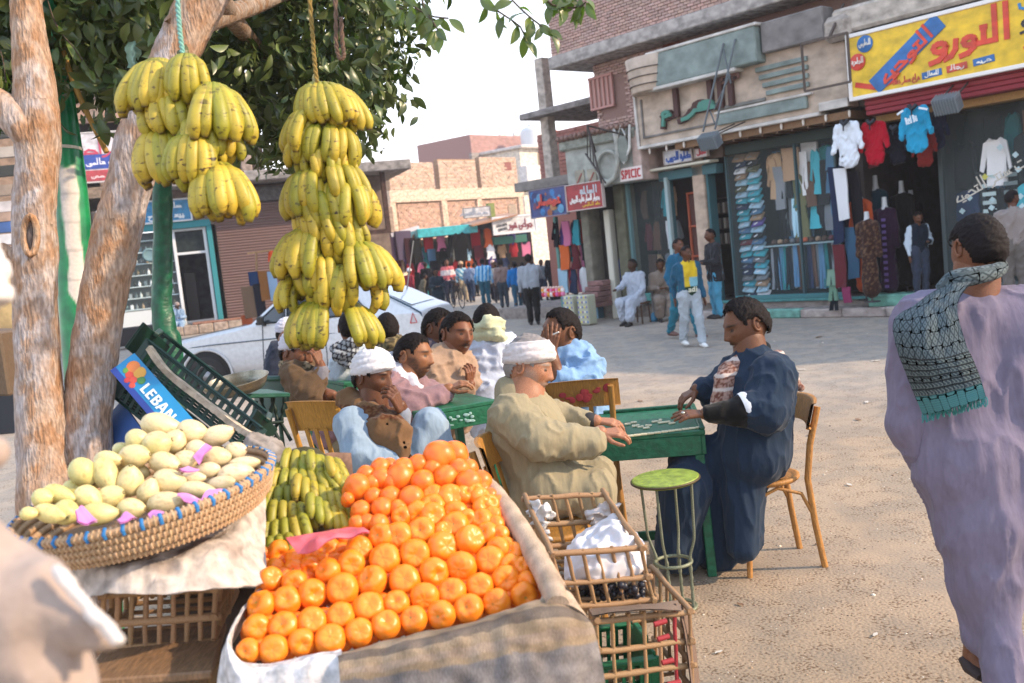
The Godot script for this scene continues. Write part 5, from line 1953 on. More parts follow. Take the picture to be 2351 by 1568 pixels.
	slab(m4,fb,c0.x-0.3,c1.y+0.1,c1.x+3.5,c1.y+0.35,zz-5,zz+0.5,hx("d8d0c8"),0.05)
	part(wh,"wall",m4,mats.plaster)
	var m5:=MB.new()
	var bal:=uv(fb,1212,415,zz+0.8)
	slab(m5,fb,bal.x,bal.y-0.6,bal.x+2.2,bal.y+1.2,zz,zz+0.8,hx("dedad6"),0.05)
	part(wh,"balcony",m5,mats.plaster)
	var ar:=MB.new()
	var aw:=uv(fb,1241,372,zz)
	var pl:=PackedVector2Array()
	for k in 9:
		pl.append(Vector2(cos(PI*k/8)*0.32,0.7+sin(PI*k/8)*0.4))
	pl.append(Vector2(-0.32,-0.4))
	pl.append(Vector2(0.32,-0.4))
	ar.prism(ft(fb,aw.x,aw.y-0.2,zz+0.01),pl,0.05,hx("8c7c66"))
	part(wh,"window",ar,mats.plain)
	var og:=MB.new()
	slab(og,fb,c1.x+1.2,c1.y-3.2,c1.x+2.6,c1.y+1.6,zz-1,zz+0.3,hx("d2683c"))
	part(wh,"orange_panel",og,mats.plaster)
	var tk:=MB.new()
	var tq:=uv(fb,1222,325,zz-1.5)
	tk.lathe(ft(fb,tq.x,tq.y-1.2,zz-1.5),[Vector2(0.9,0),Vector2(0.95,0.2),Vector2(0.95,2.0),Vector2(0.75,2.3),Vector2(0.3,2.45),Vector2(0.3,2.6),Vector2(0.001,2.62)],20,hx("e6e8ea"))
	single("water_tank",tk,mats.plastic,"white cylindrical water tank on the roof of the white house","water tank")
	var fz:=front(1040,610,Vector3(0.93,0,-0.3676).normalized())
	fz.origin=ground_at(1060,672)
	var sh:=thing("turquoise_shop","low stall shop with a turquoise canopy under the sand coloured building","shop",fz.origin)
	var q0:=uv(fz,958,575,0)
	var q1:=uv(fz,1090,515,0)
	var m6:=MB.new()
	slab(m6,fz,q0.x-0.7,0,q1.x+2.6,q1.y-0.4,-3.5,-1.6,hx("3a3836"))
	slab(m6,fz,q0.x-0.7,0,q0.x-0.6,q1.y,-1.6,-0.1,hx("a89080"))
	part(sh,"wall",m6,mats.plaster)
	var m7:=MB.new()
	var cv:=uv(fz,960,545,0.3)
	slab(m7,fz,q0.x,q1.y-0.35,q1.x,q1.y+0.02,-1.0,0.3,hx("43b4bc"),0.02)
	part(sh,"canopy",m7,mats.sign)
	var m8:=MB.new()
	slab(m8,fz,q0.x+0.25,0,q0.x+0.75,q1.y-0.75,-0.8,-0.75,hx("2a9ca4"))
	part(sh,"door",m8,mats.plain)
	var aw2:=MB.new()
	var g0:=uv(fz,1085,512,0.4)
	var g1:=uv(fz,1175,500,0.4)
	aw2.box(ft(fz,(g0.x+g1.x)/2,(g0.y+g1.y)/2+0.05,0.0,0.13)*Transform3D(Basis(Vector3.RIGHT,0.1),Vector3.ZERO),Vector3(g1.x-g0.x+0.3,0.06,1.4),hx("b98a68"))
	part(sh,"awning_board",aw2,mats.wood)
	var s1:=sign_board("shop_sign",fz,uv(fz,1065,500,0.0).x,uv(fz,1065,502,0).y,uv(fz,1125,470,0).x,uv(fz,1125,472,0).y,0.0,hx("d0d0d2"),hx("8c8680"),"white sign with faint grey Arabic lettering above the awning board",0.03)
	var l1:=MB.new()
	var sx:=uv(fz,1120,490,0.01)
	lettering(l1,"معرض التقسيط",ft(fz,sx.x,sx.y,0.01),1.25,0.26,0.035,0.012,hx("8e96a4"))
	part(s1,"lettering",l1,mats.plain)
	var gp:=MB.new()
	slab(gp,fz,uv(fz,1126,500,0).x,uv(fz,1126,498,0).y,uv(fz,1140,500,0).x,uv(fz,1140,465,0).y,-0.4,-0.1,hx("8f9a60"))
	single("olive_panel",gp,mats.plaster,"olive green panel right of the white sign with grey lettering","panel")
	var s2:=sign_board("shop_sign",fz,uv(fz,1133,540,0.5).x,uv(fz,1133,541,0.5).y,uv(fz,1230,490,0.5).x,uv(fz,1225,490,0.5).y,0.5,hx("dcdad8"),hx("d2d2d4"),"white shoe shop sign with black and dark red lettering",0.08)
	var cx:=uv(fz,1180,517,0.52)
	var l2:=MB.new()
	latin(l2,"GOLDEN",ft(fz,cx.x-0.55,cx.y+0.05,0.51,0.12),0.12,0.014,hx("2a2a30"),0.48)
	latin(l2,"SHOES",ft(fz,cx.x-0.52,cx.y-0.12,0.51,0.12),0.12,0.014,hx("2a2a30"),0.42)
	part(s2,"black_lettering",l2,mats.plain)
	var l3:=MB.new()
	lettering(l3,"جولدن شوز",ft(fz,cx.x+0.85,cx.y-0.1,0.51),1.1,0.34,0.05,0.014,hx("7a3844"))
	part(s2,"red_lettering",l3,mats.plain)
	var sh2:=thing("shoe_shop","dark open shop under the white shoe shop sign","shop",fz*Vector3(cx.x,0,-1))
	var m9:=MB.new()
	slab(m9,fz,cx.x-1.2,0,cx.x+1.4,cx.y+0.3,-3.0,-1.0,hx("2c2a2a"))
	part(sh2,"wall",m9,mats.plaster)
	var m10:=MB.new()
	slab(m10,fz,cx.x-0.75,cx.y-0.75,cx.x+0.8,cx.y-0.42,-0.4,-0.1,hx("2f6a5c"),0.02)
	part(sh2,"green_fascia",m10,mats.plain)
	var pal:=[6,0,12,11,14,8,2,1,13,0,9,4,10,6,0,11]
	for k in 34:
		var row:=k/12
		var x:=905.0+(k%12)*27.0+row*6.0
		var y:=585.0-(k%12)*2.2+row*27.0
		var p:=uv(fz,x,y,-0.2-0.2*(k%2))
		hang(["robe","shirt","shirt","cloth"][k%4],fz,p.x,p.y,-0.2-0.2*(k%2),0.42,0.8 if row==0 else 0.62,pal[(k*5+row)%16],"hung at the far shops, %s in the %s row"%[NTH[k%12],NTH[row]],"clothes hung at the far street shops")
	var bj:=uv(fz,1060,600,0.3)
	single("jacket",garment("shirt",fz,bj.x,bj.y,0.3,0.9,1.2,0.0,hx("17171a")),mats.shirt,"large black jacket with a pale emblem hung at the turquoise canopy's end","clothing")
	var rug:=[[900,600,930,530,"4a3a4c"],[912,598,940,528,"5c5266"],[930,606,950,545,"3a1f22"],[946,606,962,548,"1a181c"]]
	var rn:=["striped purple cloth hanging leftmost under the white rail","grey striped cloth hanging beside the purple one","dark red cloth hanging beside the striped ones","black cloth hanging left of the turquoise canopy"]
	for k in 4:
		var r:Array=rug[k]
		var p0:=uv(fz,r[0],r[1],0.1)
		var p1:=uv(fz,r[2],r[3],0.1)
		single("hanging_cloth",garment("cloth",fz,(p0.x+p1.x)/2,p0.y,0.1+0.05*k,p1.x-p0.x,p1.y-p0.y,0,hx(r[4])),mats.shirt,rn[k],"clothing","cloths under the white rail")
	var rail:=MB.new()
	var ra:=uv(fz,898,540,0.15)
	var rb:=uv(fz,962,522,0.15)
	rail.bar(fz*Vector3(ra.x,ra.y,0.15),fz*Vector3(rb.x,rb.y,0.15),0.16,0.05,hx("d0cdd2"),fz.basis.z)
	single("white_rail",rail,mats.plain,"white board over the striped cloths at the far left shop","board")
	var lf:=thing("plain_house","plain beige low house left of the sand coloured building","house",at(880,560,44))
	var m11:=MB.new()
	var fl2:=front(880,650,Vector3(0.95,0,-0.3))
	fl2.origin=ground_at(870,668)
	slab(m11,fl2,-6,0,1.3,4.6,-5,0,hx("b59a84"))
	part(lf,"wall",m11,mats.plaster)
	var m12:=MB.new()
	for k in 3:
		slab(m12,fl2,0.2,1.5+k*1.1,1.0,2.2+k*1.1,0.0,0.04,hx("7f7068"),0.01)
	part(lf,"window",m12,mats.plain)
func left_shops()->void:
	var f:=fs
	var b:=thing("shutter_building","single storey shop building with a brown roller shutter and a jutting concrete roof","building",f*Vector3(2.5,0,-3))
	var w:=MB.new()
	slab(w,f,-14,0.0,-3.2,9.0,-8,-0.3,hx("9c8470"))
	slab(w,f,0.9,0.0,6.6,4.6,-8,-0.35,hx("8c7a6c"))
	slab(w,f,-1.0,3.45,0.9,4.65,-8,-0.2,hx("8a7a70"))
	slab(w,f,-3.2,0.3,0.9,3.5,-8,-3.4,hx("4c4440"))
	part(b,"wall",w,mats.plaster)
	var r:=MB.new()
	slab(r,f,-1.2,4.62,7.3,4.95,-8,1.1,hx("a09a96"),0.03)
	part(b,"roof_slab",r,mats.concrete)
	var bm:=MB.new()
	slab(bm,f,0.8,4.05,6.0,4.5,-0.4,0.0,hx("6c6a68"),0.02)
	slab(bm,f,6.3,2.6,6.45,4.62,0.6,0.75,hx("5a463e"))
	slab(bm,f,5.0,2.6,6.45,2.75,0.6,0.75,hx("5a463e"))
	part(b,"lintel_beam",bm,mats.concrete)
	var sh:=thing("roller_shutter","closed brown slatted roller shutter","shutter",f*Vector3(2.6,0.05,-0.1))
	for k in 44:
		var m:=MB.new()
		var v:=0.06+k*0.091
		m.tube(PackedVector3Array([f*Vector3(0.92,v,-0.2),f*Vector3(4.9,v,-0.2)]),0.055,8,vary(hx("6e5650"),0.05))
		part(sh,"slat",m,mats.plain)
	var shop:=thing("watch_shop","small shop with a white framed door, glass shelves of goods and a blue sign","shop",f*Vector3(-1.2,0.3,-0.3))
	var fr:=MB.new()
	for u in[0.68,-3.05]:
		slab(fr,f,u-0.06,0.3,u+0.1,3.55,-0.4,-0.1,hx("2d8088"),0.01)
	slab(fr,f,-3.1,3.4,0.75,3.62,-0.4,-0.08,hx("2d8088"),0.01)
	part(shop,"teal_frame",fr,mats.plain)
	var d:=MB.new()
	for u in[-0.42,0.55]:
		slab(d,f,u-0.05,0.3,u+0.05,3.4,-0.36,-0.26,hx("d3d6d8"),0.01)
	for v in[2.6,3.36]:
		slab(d,f,-0.37,v-0.04,0.5,v+0.04,-0.36,-0.26,hx("d3d6d8"),0.01)
	var door:=part(shop,"door",d,mats.plain)
	var gl:=MB.new()
	slab(gl,f,-0.37,2.64,0.5,3.32,-0.32,-0.31,Color.WHITE)
	slab(gl,f,-3.0,0.5,-0.47,3.38,-0.32,-0.31,Color.WHITE)
	part(shop,"pane",gl,mats.glass)
	var room:=MB.new()
	slab(room,f,-0.45,0.3,0.6,3.4,-3.4,-3.3,hx("6a6a6c"))
	slab(room,f,-0.48,0.3,-0.44,3.4,-3.3,-0.4,hx("8a8684"))
	slab(room,f,0.58,0.3,0.62,3.4,-3.3,-0.4,hx("8a8684"))
	part(shop,"inner_wall",room,mats.plaster)
	var fg:=MB.new()
	slab(fg,f,-0.3,0.35,0.1,2.0,-2.6,-2.1,hx("3a2c2c"),0.02)
	single("drinks_fridge",fg,mats.plastic,"dark upright cabinet inside the shop door","cabinet")
	var st:=MB.new()
	for k in 7:
		slab(st,f,-3.0,0.95+k*0.36,-0.5,0.98+k*0.36,-1.0,-0.42,hx("bccdd0"))
	slab(st,f,-3.0,0.3,-0.5,3.4,-1.06,-1.02,hx("5c6466"))
	slab(st,f,-3.0,0.3,-0.5,0.92,-0.5,-0.44,hx("cfd3d4"),0.01)
	part(shop,"glass_shelf",st,mats.plain)
	for k in 90:
		var m:=MB.new()
		var row:=k/15
		var u:=-2.95+(k%15)*0.165+rng.randf_range(-0.02,0.02)
		var c:Color=hx(["c7d0d0","6f787a","9a8a70","34383a","dfe3e2","5a7076"][(k*7+row)%6])
		if k%3==0:
			m.cbox(ft(f,u,1.06+row*0.36,-0.6),Vector3(0.1,0.15,0.06),0.01,vary(c,0.15))
		else:
			m.lathe(ft(f,u,0.985+row*0.36,-0.6),[Vector2(0.001,0),Vector2(0.04,0),Vector2(0.045,0.08),Vector2(0.02,0.13),Vector2(0.02,0.17),Vector2(0.001,0.18)],9,vary(c,0.15))
		single("shelf_trinket",m,mats.tin if k%4==1 else mats.plain,"small %s, %s on the %s shelf of the glass case"%["box" if k%3==0 else "bottle",NTH[k%15],NTH[row]],"trinket","goods on the glass shelves")
	var clk:=MB.new()
	var cq:=uv(f,343,585,-0.25)
	clk.lathe(ft(f,cq.x,cq.y,-0.28)*Transform3D(Basis(Vector3.RIGHT,PI/2),Vector3.ZERO),[Vector2(0.001,0),Vector2(0.2,0),Vector2(0.22,0.04),Vector2(0.17,0.06),Vector2(0.16,0.03),Vector2(0.001,0.035)],24,hx("7fa2a8"))
	single("wall_clock",clk,mats.plastic,"round pale wall clock in the glass case beside the green trunk","clock")
	var s:=sign_board("shop_sign",f,-2.4,3.62,0.25,4.35,0.0,hx("2a8cc0"),hx("d8dcde"),"blue shop sign with white Arabic lettering above the glass door",0.05)
	var l:=MB.new()
	lettering(l,"بيع وتصليح",ft(f,0.0,3.78,0.01),1.1,0.22,0.04,0.014,hx("e6edf0"))
	lettering(l,"ساعات",ft(f,-0.05,4.08,0.01),0.7,0.16,0.04,0.014,hx("e6edf0"))
	part(s,"lettering",l,mats.plain)
	var step:=MB.new()
	for k in 5:
		slab(step,f,-0.95+k*0.46,0.0,-0.5+k*0.46,0.3,-0.5,0.35,vary(hx("b7a596"),0.08),0.03)
	slab(step,f,-0.2,0.3,1.3,0.36,-0.5,0.3,hx("a97c68"),0.02)
	single("stone_step",step,mats.concrete,"pale block step before the white framed door","step")
	var up:=thing("upper_storey","unfinished upper storey with bare columns and dark openings over the left shops","building",f*Vector3(-3,5,-1.5))
	var u1:=MB.new()
	for k in 7:
		slab(u1,f,-4.6+k*1.1,4.95,-4.25+k*1.1,7.9,-1.2,-0.8,hx("a8968a"),0.02)
	part(up,"column",u1,mats.concrete)
	var u2:=MB.new()
	slab(u2,f,-5.0,7.9,3.0,8.3,-6,-0.6,hx("b7a398"),0.02)
	slab(u2,f,-5.0,4.6,-1.2,4.95,-6,-0.6,hx("a39488"),0.02)
	part(up,"floor_slab",u2,mats.concrete)
	var u3:=MB.new()
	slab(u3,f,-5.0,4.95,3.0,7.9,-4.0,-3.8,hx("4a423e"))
	slab(u3,f,-5.0,7.0,3.0,7.9,-1.1,-0.9,hx("b79a8c"))
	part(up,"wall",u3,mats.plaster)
	var a0:=uv(f,150,425,0.4)
	var a1:=uv(f,258,300,0.4)
	var ws:=sign_board("shop_sign",f,a0.x,a0.y,a1.x+0.4,a1.y,0.4,hx("d9d4d8"),hx("c9c4c0"),"white sign with red Arabic lettering and a blue and red stripe between the trunks",0.04)
	var l3:=MB.new()
	lettering(l3,"ميراصة",ft(f,a1.x+0.3,a1.y-0.65,0.41),1.5,0.4,0.06,0.014,hx("b8405c"))
	part(ws,"red_lettering",l3,mats.plain)
	var st1:=MB.new()
	slab(st1,f,a0.x+0.05,a0.y+0.42,a1.x+0.35,a0.y+0.85,0.401,0.415,hx("3350a8"))
	part(ws,"blue_stripe",st1,mats.sign)
	var st2:=MB.new()
	slab(st2,f,a0.x+0.05,a0.y+0.05,a1.x+0.35,a0.y+0.38,0.401,0.415,hx("b84850"))
	part(ws,"red_stripe",st2,mats.sign)
	var l4:=MB.new()
	lettering(l4,"ميزن عالمي",ft(f,a1.x+0.2,a0.y+0.56,0.417),1.1,0.18,0.03,0.012,hx("e6e4ee"))
	lettering(l4,"محطتي صحن",ft(f,a1.x+0.2,a0.y+0.16,0.417),1.0,0.12,0.02,0.012,hx("e6d4d4"))
	part(ws,"white_lettering",l4,mats.plain)
	var rows:=[[255,"8a7058"],[300,"3a3834"],[345,"b0a69c"],[388,"33322e"],[432,"948474"],[470,"c9c4c4"],[492,"a08878"],[517,"3f5f9a"],[545,"ccccd0"],[575,"c4c0c6"]]
	var bd:=thing("market_stall_front","stacked horizontal boards and painted strips of a stall behind the left trunk","stall",at(0,600,11))
	for q in rows:
		var m:=MB.new()
		m.bar(at(-60,q[0]+12,11),at(150,q[0]-8,11.3),0.12,0.06,hx(q[1]),cf)
		part(bd,"board",m,mats.sign)
	var yb:=MB.new()
	yb.box(Transform3D(Basis(cr,cu,-cf),at(0,680,10.8)),Vector3(0.55,0.85,0.1),hx("c9a86c"))
	part(bd,"yellow_panel",yb,mats.sign)
	var yl:=MB.new()
	lettering(yl,"٥ب",Transform3D(Basis(cr,cu,-cf),at(22,655,10.72)),0.2,0.12,0.02,0.01,hx("3a3028"))
	part(bd,"lettering",yl,mats.plain)
	var ct:=MB.new()
	var g0:=ground_at(20,990)
	ct.cbox(Transform3D(Basis(cr,Vector3.UP,cr.cross(Vector3.UP)),g0+Vector3(0,0.28,0)),Vector3(1.4,0.56,0.5),0.02,hx("20222c"))
	single("dark_chest",ct,mats.plain,"dark navy chest standing left of the left tree trunk","chest")
	var bx:=MB.new()
	bx.cbox(Transform3D(Basis(cr,Vector3.UP,cr.cross(Vector3.UP)),at(-5,830,9.0)),Vector3(0.35,0.6,0.4),0.02,hx("6e5a46"))
	single("wooden_crate",bx,mats.wood,"tan wooden crate behind the left trunk under the yellow panel","crate")
	var cn:=MB.new()
	var cg:=ground_at(310,800)
	cn.cbox(Transform3D(Basis(fs.basis.x,Vector3.UP,fs.basis.z),cg+Vector3(-0.4,0.35,0)),Vector3(2.6,0.5,0.5),0.03,hx("1e1c1c"))
	single("black_bench",cn,mats.plain,"low black bench between the right trunk and the white car","bench")
func catmull(p:Array,t:float):
	var s:=t*(p.size()-1)
	var i:=mini(int(s),p.size()-2)
	var f:=s-i
	return p[i].cubic_interpolate(p[i+1],p[maxi(i-1,0)],p[mini(i+2,p.size()-1)],f)
func limb(mb:MB,list:Array,d0:float,sides:int,n:int,bump:float,col:Callable)->void:
	var ps:=[]
	var rs:=[]
	for q in list:
		var d:float=d0+(q[3]if q.size()>3 else 0.0)
		ps.append(at(q[0],q[1],d))
		rs.append(Vector2(q[2]*d/FL,0))
	var pts:=PackedVector3Array()
	var rad:=PackedFloat32Array()
	for k in n+1:
		pts.append(catmull(ps,float(k)/n))
		rad.append((catmull(rs,float(k)/n)as Vector2).x)
	var i0:=mb.v.size()
	mb.tube(pts,rad,sides,Color.WHITE)
	for i in range(i0,mb.v.size()):
		var k:=mini((i-i0)/sides,n)
		var c:=pts[k]
		var o:=mb.v[i]-c
		if o.length()>1e-4:
			var q:=mb.v[i]*Vector3(1,0.35,1)
			mb.v[i]=c+o*(1.0+bump*(wrinkle.get_noise_3dv(q*2.0)+0.5*rough_noise.get_noise_3dv(q*3.0)))
		mb.c[i]=col.call(mb.v[i])
func leaf_mesh()->MB:
	var mb:=MB.new()
	var pr:=[0.0,0.55,0.9,1.0,0.85,0.5,0.0]
	var pts:=PackedVector3Array()
	for k in 7:
		var y:=-k/6.0
		var w:float=pr[k]*0.21
		var z:=0.10*sin(k/6.0*PI)-0.05
		pts.append(Vector3(-w,y,z+w*0.35))
		pts.append(Vector3(0,y,z))
		pts.append(Vector3(w,y,z+w*0.35))
	mb.grid(pts,3,7,Color.WHITE)
	return mb
func build_tree()->void:
	var base:=ground_at(150,1990)
	base=Vector3(at(150,1150,3.15).x,0,at(150,1150,3.15).z)
	var t:=thing("tree","two trunked tree with pale flaking bark and a dark green leafy crown","tree",base)
	var bark:=func(p:Vector3)->Color:
		var k:=clampf(wrinkle.get_noise_3dv(p*Vector3(0.9,0.4,0.9))*2.2+0.45,0,1)
		return Color(0.74,0.70,0.68).lerp(Color(0.74,0.58,0.44),k)  # orange patches are part bare wood, part warm sunlight painted in
	var a:=MB.new()
	limb(a,[[170,1900,120],[150,1400,90],[122,1180,78],[100,1050,58],[90,900,51],[82,750,47],[80,600,48],[80,480,46],[84,380,46],[86,290,52],[80,200,45],[68,100,37],[60,0,35],[52,-140,33],[30,-400,30]],3.12,30,120,0.10,bark)
	limb(a,[[104,420,14,0.08],[84,350,30,0.05],[48,292,36],[-5,238,35],[-120,180,32],[-300,60,26]],3.08,20,24,0.08,bark)
	limb(a,[[62,640,24,0.0],[34,596,16,-0.01],[10,568,10,-0.02],[4,560,5,-0.02]],3.1,14,12,0.2,bark)
	part(t,"trunk",a,mats.bark,"straighter pale trunk with a broken stub and a knot hole")
	var b:=MB.new()
	limb(b,[[190,1900,110],[185,1400,86],[188,1150,70],[198,1000,56],[207,900,53],[221,780,53],[242,650,53],[266,540,53],[294,430,52],[324,320,54],[358,230,52],[394,150,51],[434,60,50],[486,-40,52],[560,-170,48],[680,-400,38]],3.2,30,120,0.08,bark)
	part(t,"trunk",b,mats.bark,"leaning pale trunk, its orange part bare wood and part painted sunlight")
	var knot:=MB.new()
	var ring:=PackedVector3Array()
	for k in 17:
		var w:=TAU*k/16
		ring.append(at(70+15*cos(w),540+44*sin(w),3.12-0.080+0.012*absf(cos(w))))
	knot.tube(ring,0.011,8,Color(0.8,0.6,0.42),false)
	knot.ball(Transform3D(Basis(cr,cu,-cf)*Basis.from_scale(Vector3(0.013,0.055,0.01)),at(71,540,3.12-0.066)),Color(0.24,0.20,0.18),12,8)
	part(t,"knot",knot,mats.bark)
	var br:=MB.new()
	for q in[[[430,60,30],[560,20,22,0.8],[700,-30,16,1.6],[860,-60,10,2.2]],[[480,-30,30],[600,120,16,2.0],[720,210,9,2.8],[800,250,5,3.2]],[[60,0,26],[180,-60,18,0.6],[300,40,10,1.4],[360,120,5,2.0]],[[520,-80,30],[800,-160,20,-0.1],[1050,-120,10,-0.4],[1250,-60,6,-0.6]]]:
		limb(br,q,3.2,10,16,0.06,func(_p):return Color(0.5,0.42,0.34))
	part(t,"branch",br,mats.bark)
	var outline:=PackedVector2Array([Vector2(-300,-700),Vector2(1000,-700),Vector2(985,-150),Vector2(930,0),Vector2(925,60),Vector2(905,95),Vector2(925,125),Vector2(890,150),Vector2(912,185),Vector2(880,205),Vector2(885,240),Vector2(850,262),Vector2(840,310),Vector2(760,300),Vector2(690,340),Vector2(640,375),Vector2(600,330),Vector2(560,352),Vector2(500,300),Vector2(420,230),Vector2(330,210),Vector2(270,240),Vector2(245,205),Vector2(215,225),Vector2(190,170),Vector2(150,130),Vector2(120,90),Vector2(60,60),Vector2(40,200),Vector2(12,225),Vector2(-60,200),Vector2(-300,220)])
	var xs:=[]
	var lf:=leaf_mesh()
	var n:=0
	while n<2300:
		var px0:=rng.randf_range(-260,960)
		var py0:=rng.randf_range(-520,380)
		if not Geometry2D.is_point_in_polygon(Vector2(px0,py0),outline):
			continue
		if py0<-40 and rng.randf()<0.5:
			continue
		var den:=wrinkle.get_noise_2d(px0*0.004,py0*0.004)
		if den<-0.28 and px0>120 and py0>-30:
			continue
		var near:=px0<420 and rng.randf()<0.45
		var d:=rng.randf_range(3.3,4.3)if near else rng.randf_range(4.4,6.6)
		var c:=at(px0,py0,d)
		var dir:=Vector3(rng.randf_range(-1,1),rng.randf_range(-0.9,0.35),rng.randf_range(-1,1)).normalized()
		var sprig:=rng.randi_range(9,17)
		for k in sprig:
			var p:=c+dir*(k-sprig*0.5)*0.03+Vector3(rng.randfn(),rng.randfn(),rng.randfn())*0.045
			var ld:=(Vector3(rng.randfn(),rng.randfn()-0.9,rng.randfn())+dir*0.8).normalized()
			var nn:=ld.cross(Vector3(rng.randfn(),rng.randfn(),rng.randfn())).normalized()
			var bs:=Basis(ld.cross(nn),-ld,nn)
			xs.append([Transform3D(bs.scaled_local(Vector3.ONE*rng.randf_range(0.055,0.10)),p),vary(hx("46562f").lerp(hx("5c6a38"),rng.randf()),0.3)*(0.75 if rng.randf()<0.5 else 1.1)])
		n+=1
	var mm:=MultiMesh.new()
	mm.transform_format=MultiMesh.TRANSFORM_3D
	mm.use_colors=true
	mm.mesh=lf.commit()
	mm.instance_count=xs.size()
	for k in xs.size():
		var tr:Transform3D=xs[k][0]
		tr.origin-=base
		mm.set_instance_transform(k,tr)
		mm.set_instance_color(k,xs[k][1])
	var mi:=MultiMeshInstance3D.new()
	mi.name="crown"
	mi.multimesh=mm
	mi.material_override=mats.leaf
	t.add_child(mi)
	mi.set_meta("kind","stuff")
	var shared:=[lf.commit()]
	var shades:=[]
	for k in 5:
		var m:StandardMaterial3D=mats.leaf.duplicate()
		m.vertex_color_use_as_albedo=false
		m.albedo_color=vary(hx("424b2c").lerp(hx("6b7a35"),k/7.0),0.15).linear_to_srgb()
		shades.append(m)
	for q in[[[900,-60],[940,5],[985,35],[1030,42]],[[960,-40],[975,20],[1000,60],[1010,75]],[[1060,-50],[1100,-5],[1150,30],[1195,62],[1205,90]],[[1140,-40],[1190,15],[1230,50],[1262,72]],[[1200,-50],[1262,8],[1320,18],[1345,5]],[[1230,-40],[1290,-10],[1338,-5]],[[860,-50],[900,10],[925,20]],[[100,-30],[130,60],[170,110],[205,160]],[[-20,60],[5,130],[14,190]]]:
		var dd:=2.75 if q[0][0]>300 else 3.3
		var ps:=[]
		for e in q:
			ps.append(at(e[0],e[1],dd))
		var tw:=MB.new()
		var line:=PackedVector3Array()
		for k in 9:
			line.append(catmull(ps,k/8.0))
		tw.tube(line,0.0028,6,hx("4a3f30"))
		var twig:=part(t,"twig",tw,mats.plain)
		for k in 9:
			var f:=0.25+0.75*k/8.0
			var p:Vector3=catmull(ps,f)
			var o:=MeshInstance3D.new()
			o.name="leaf"
			o.mesh=shared[0]
			o.material_override=shades[rng.randi()%5]
			var ang:=rng.randf_range(-1.1,1.1)
			var ld:=(-cu*cos(ang)+cr*sin(ang)+cf*rng.randf_range(-0.5,0.5)).normalized()
			var nn:=(-cf+Vector3(rng.randfn(),rng.randfn(),rng.randfn())*0.55)
			nn=(nn-ld*nn.dot(ld)).normalized()
			o.transform=Transform3D(Basis((-ld).cross(nn),-ld,nn).scaled_local(Vector3.ONE*rng.randf_range(0.05,0.072)),p-base)
			twig.add_child(o,true)
	var pole:=MB.new()
	limb(pole,[[70,-300,14],[105,-60,18],[122,60,20],[152,300,29],[168,500,37],[172,640,39],[186,780,42],[205,1000,46],[240,1650,55]],3.75,64,260,0.0,func(p:Vector3)->Color:
		var q:=p-eye
		var z:=q.dot(cf)
		var y:=PH/2-FL*q.dot(cu)/z
		var x:=PW/2+FL*q.dot(cr)/z
		var cx:=lerpf(152,168,(y-300)/200.0)
		var w:=9.0*wrinkle.get_noise_3dv(p*1.1)
		var low:=smoothstep(660.0,720.0,y+w)
		var bare:=smoothstep(372.0,380.0,y+w*2.0)*smoothstep(-26.0,-20.0,x-cx-w-low*22.0)*(1.0-smoothstep(12.0,18.0,x-cx-w-low*14.0))
		var k:=fposmod(y-375.0,66.0)
		return(hx("d8cfc6")*(0.75 if k<5 else 1.0)).lerp(hx("1f8f55"),1.0-bare)if bare>0.01 else hx("1f8f55").lerp(hx("156b42"),clampf(0.5+wrinkle.get_noise_3dv(p*2.0),0,1)))
	single("painted_pole",pole,mat("gloss_paint",0.28,{"tex":"soft","scale":4.0}),"tapering pole painted glossy green with a bare white strip, standing between the trunks","pole")
	var tie:=MB.new()
	limb(tie,[[155,338,33],[155,345,34]],3.75,24,3,0.0,func(_p):return hx("d8d2c4"))
	single("string_tie",tie,mats.cloth,"pale string tied round the green painted pole","string")
	var gt:=MB.new()
	limb(gt,[[350,60,16],[368,250,19],[373,455,21],[373,600,22],[371,690,23],[380,760,25],[395,850,27],[425,1420,30]],5.2,22,60,0.12,func(p:Vector3)->Color:return hx("0f5238").lerp(hx("17694a"),clampf(0.5+1.5*wrinkle.get_noise_3dv(p*3.0),0,1)))
	single("green_tree_post",gt,mats.green_paint,"dark green painted slim trunk bending towards its foot behind the crates","trunk")
	var cane:=MB.new()
	limb(cane,[[140,90,5],[160,165,6],[200,260,6],[245,350,6]],3.5,10,20,0.1,func(_p):return hx("b08a3c"))
	single("cane",cane,mats.wood,"yellowish cane leaning between the pole and the leaning trunk","cane")
	var bag:=MB.new()
	var gp:=PackedVector3Array()
	for j in 9:
		for i in 7:
			var wx:float=[6,15,18,19,17,15,12,13,14][j]
			gp.append(at(306+(i-3)/3.0*wx+2*sin(j*2.0),92+j*8.0,3.4-0.02*cos((i-3)*0.8)+0.012*sin(i*2.3+j*1.7)))
	bag.grid(gp,7,9,hx("a9cdb8"))
	single("plastic_bag",bag,mat("thin_plastic",0.35,{"back":Color(0.5,0.6,0.5)}),"crumpled pale green plastic bag hanging in the leaves beside the leaning trunk","bag")
	for q in[[[[405,-60],[409,20],[414,80],[421,132]],2.72,0.006,"7fb0a4","blue green rope holding the first banana bunch"],[[[706,-60],[716,60],[722,140],[730,210]],3.0,0.006,"8a7440","brown twisted rope holding the long banana column"],[[[766,-60],[771,30],[772,100],[780,134],[789,128],[786,95],[783,40]],2.95,0.006,"6a5648","dark knotted rope loop hanging empty beside the banana column"]]:
		var ps:=[]
		for e in q[0]:
			ps.append(at(e[0],e[1],q[1]))
		var m:=MB.new()
		for s in 2:
			var line:=PackedVector3Array()
			for k in 61:
				var w:=k*0.9+PI*s
				line.append((catmull(ps,k/60.0)as Vector3)+(cr*cos(w)+cf*sin(w))*q[2]*0.55)
			m.tube(line,q[2]*0.75,7,vary(hx(q[3]),0.1))
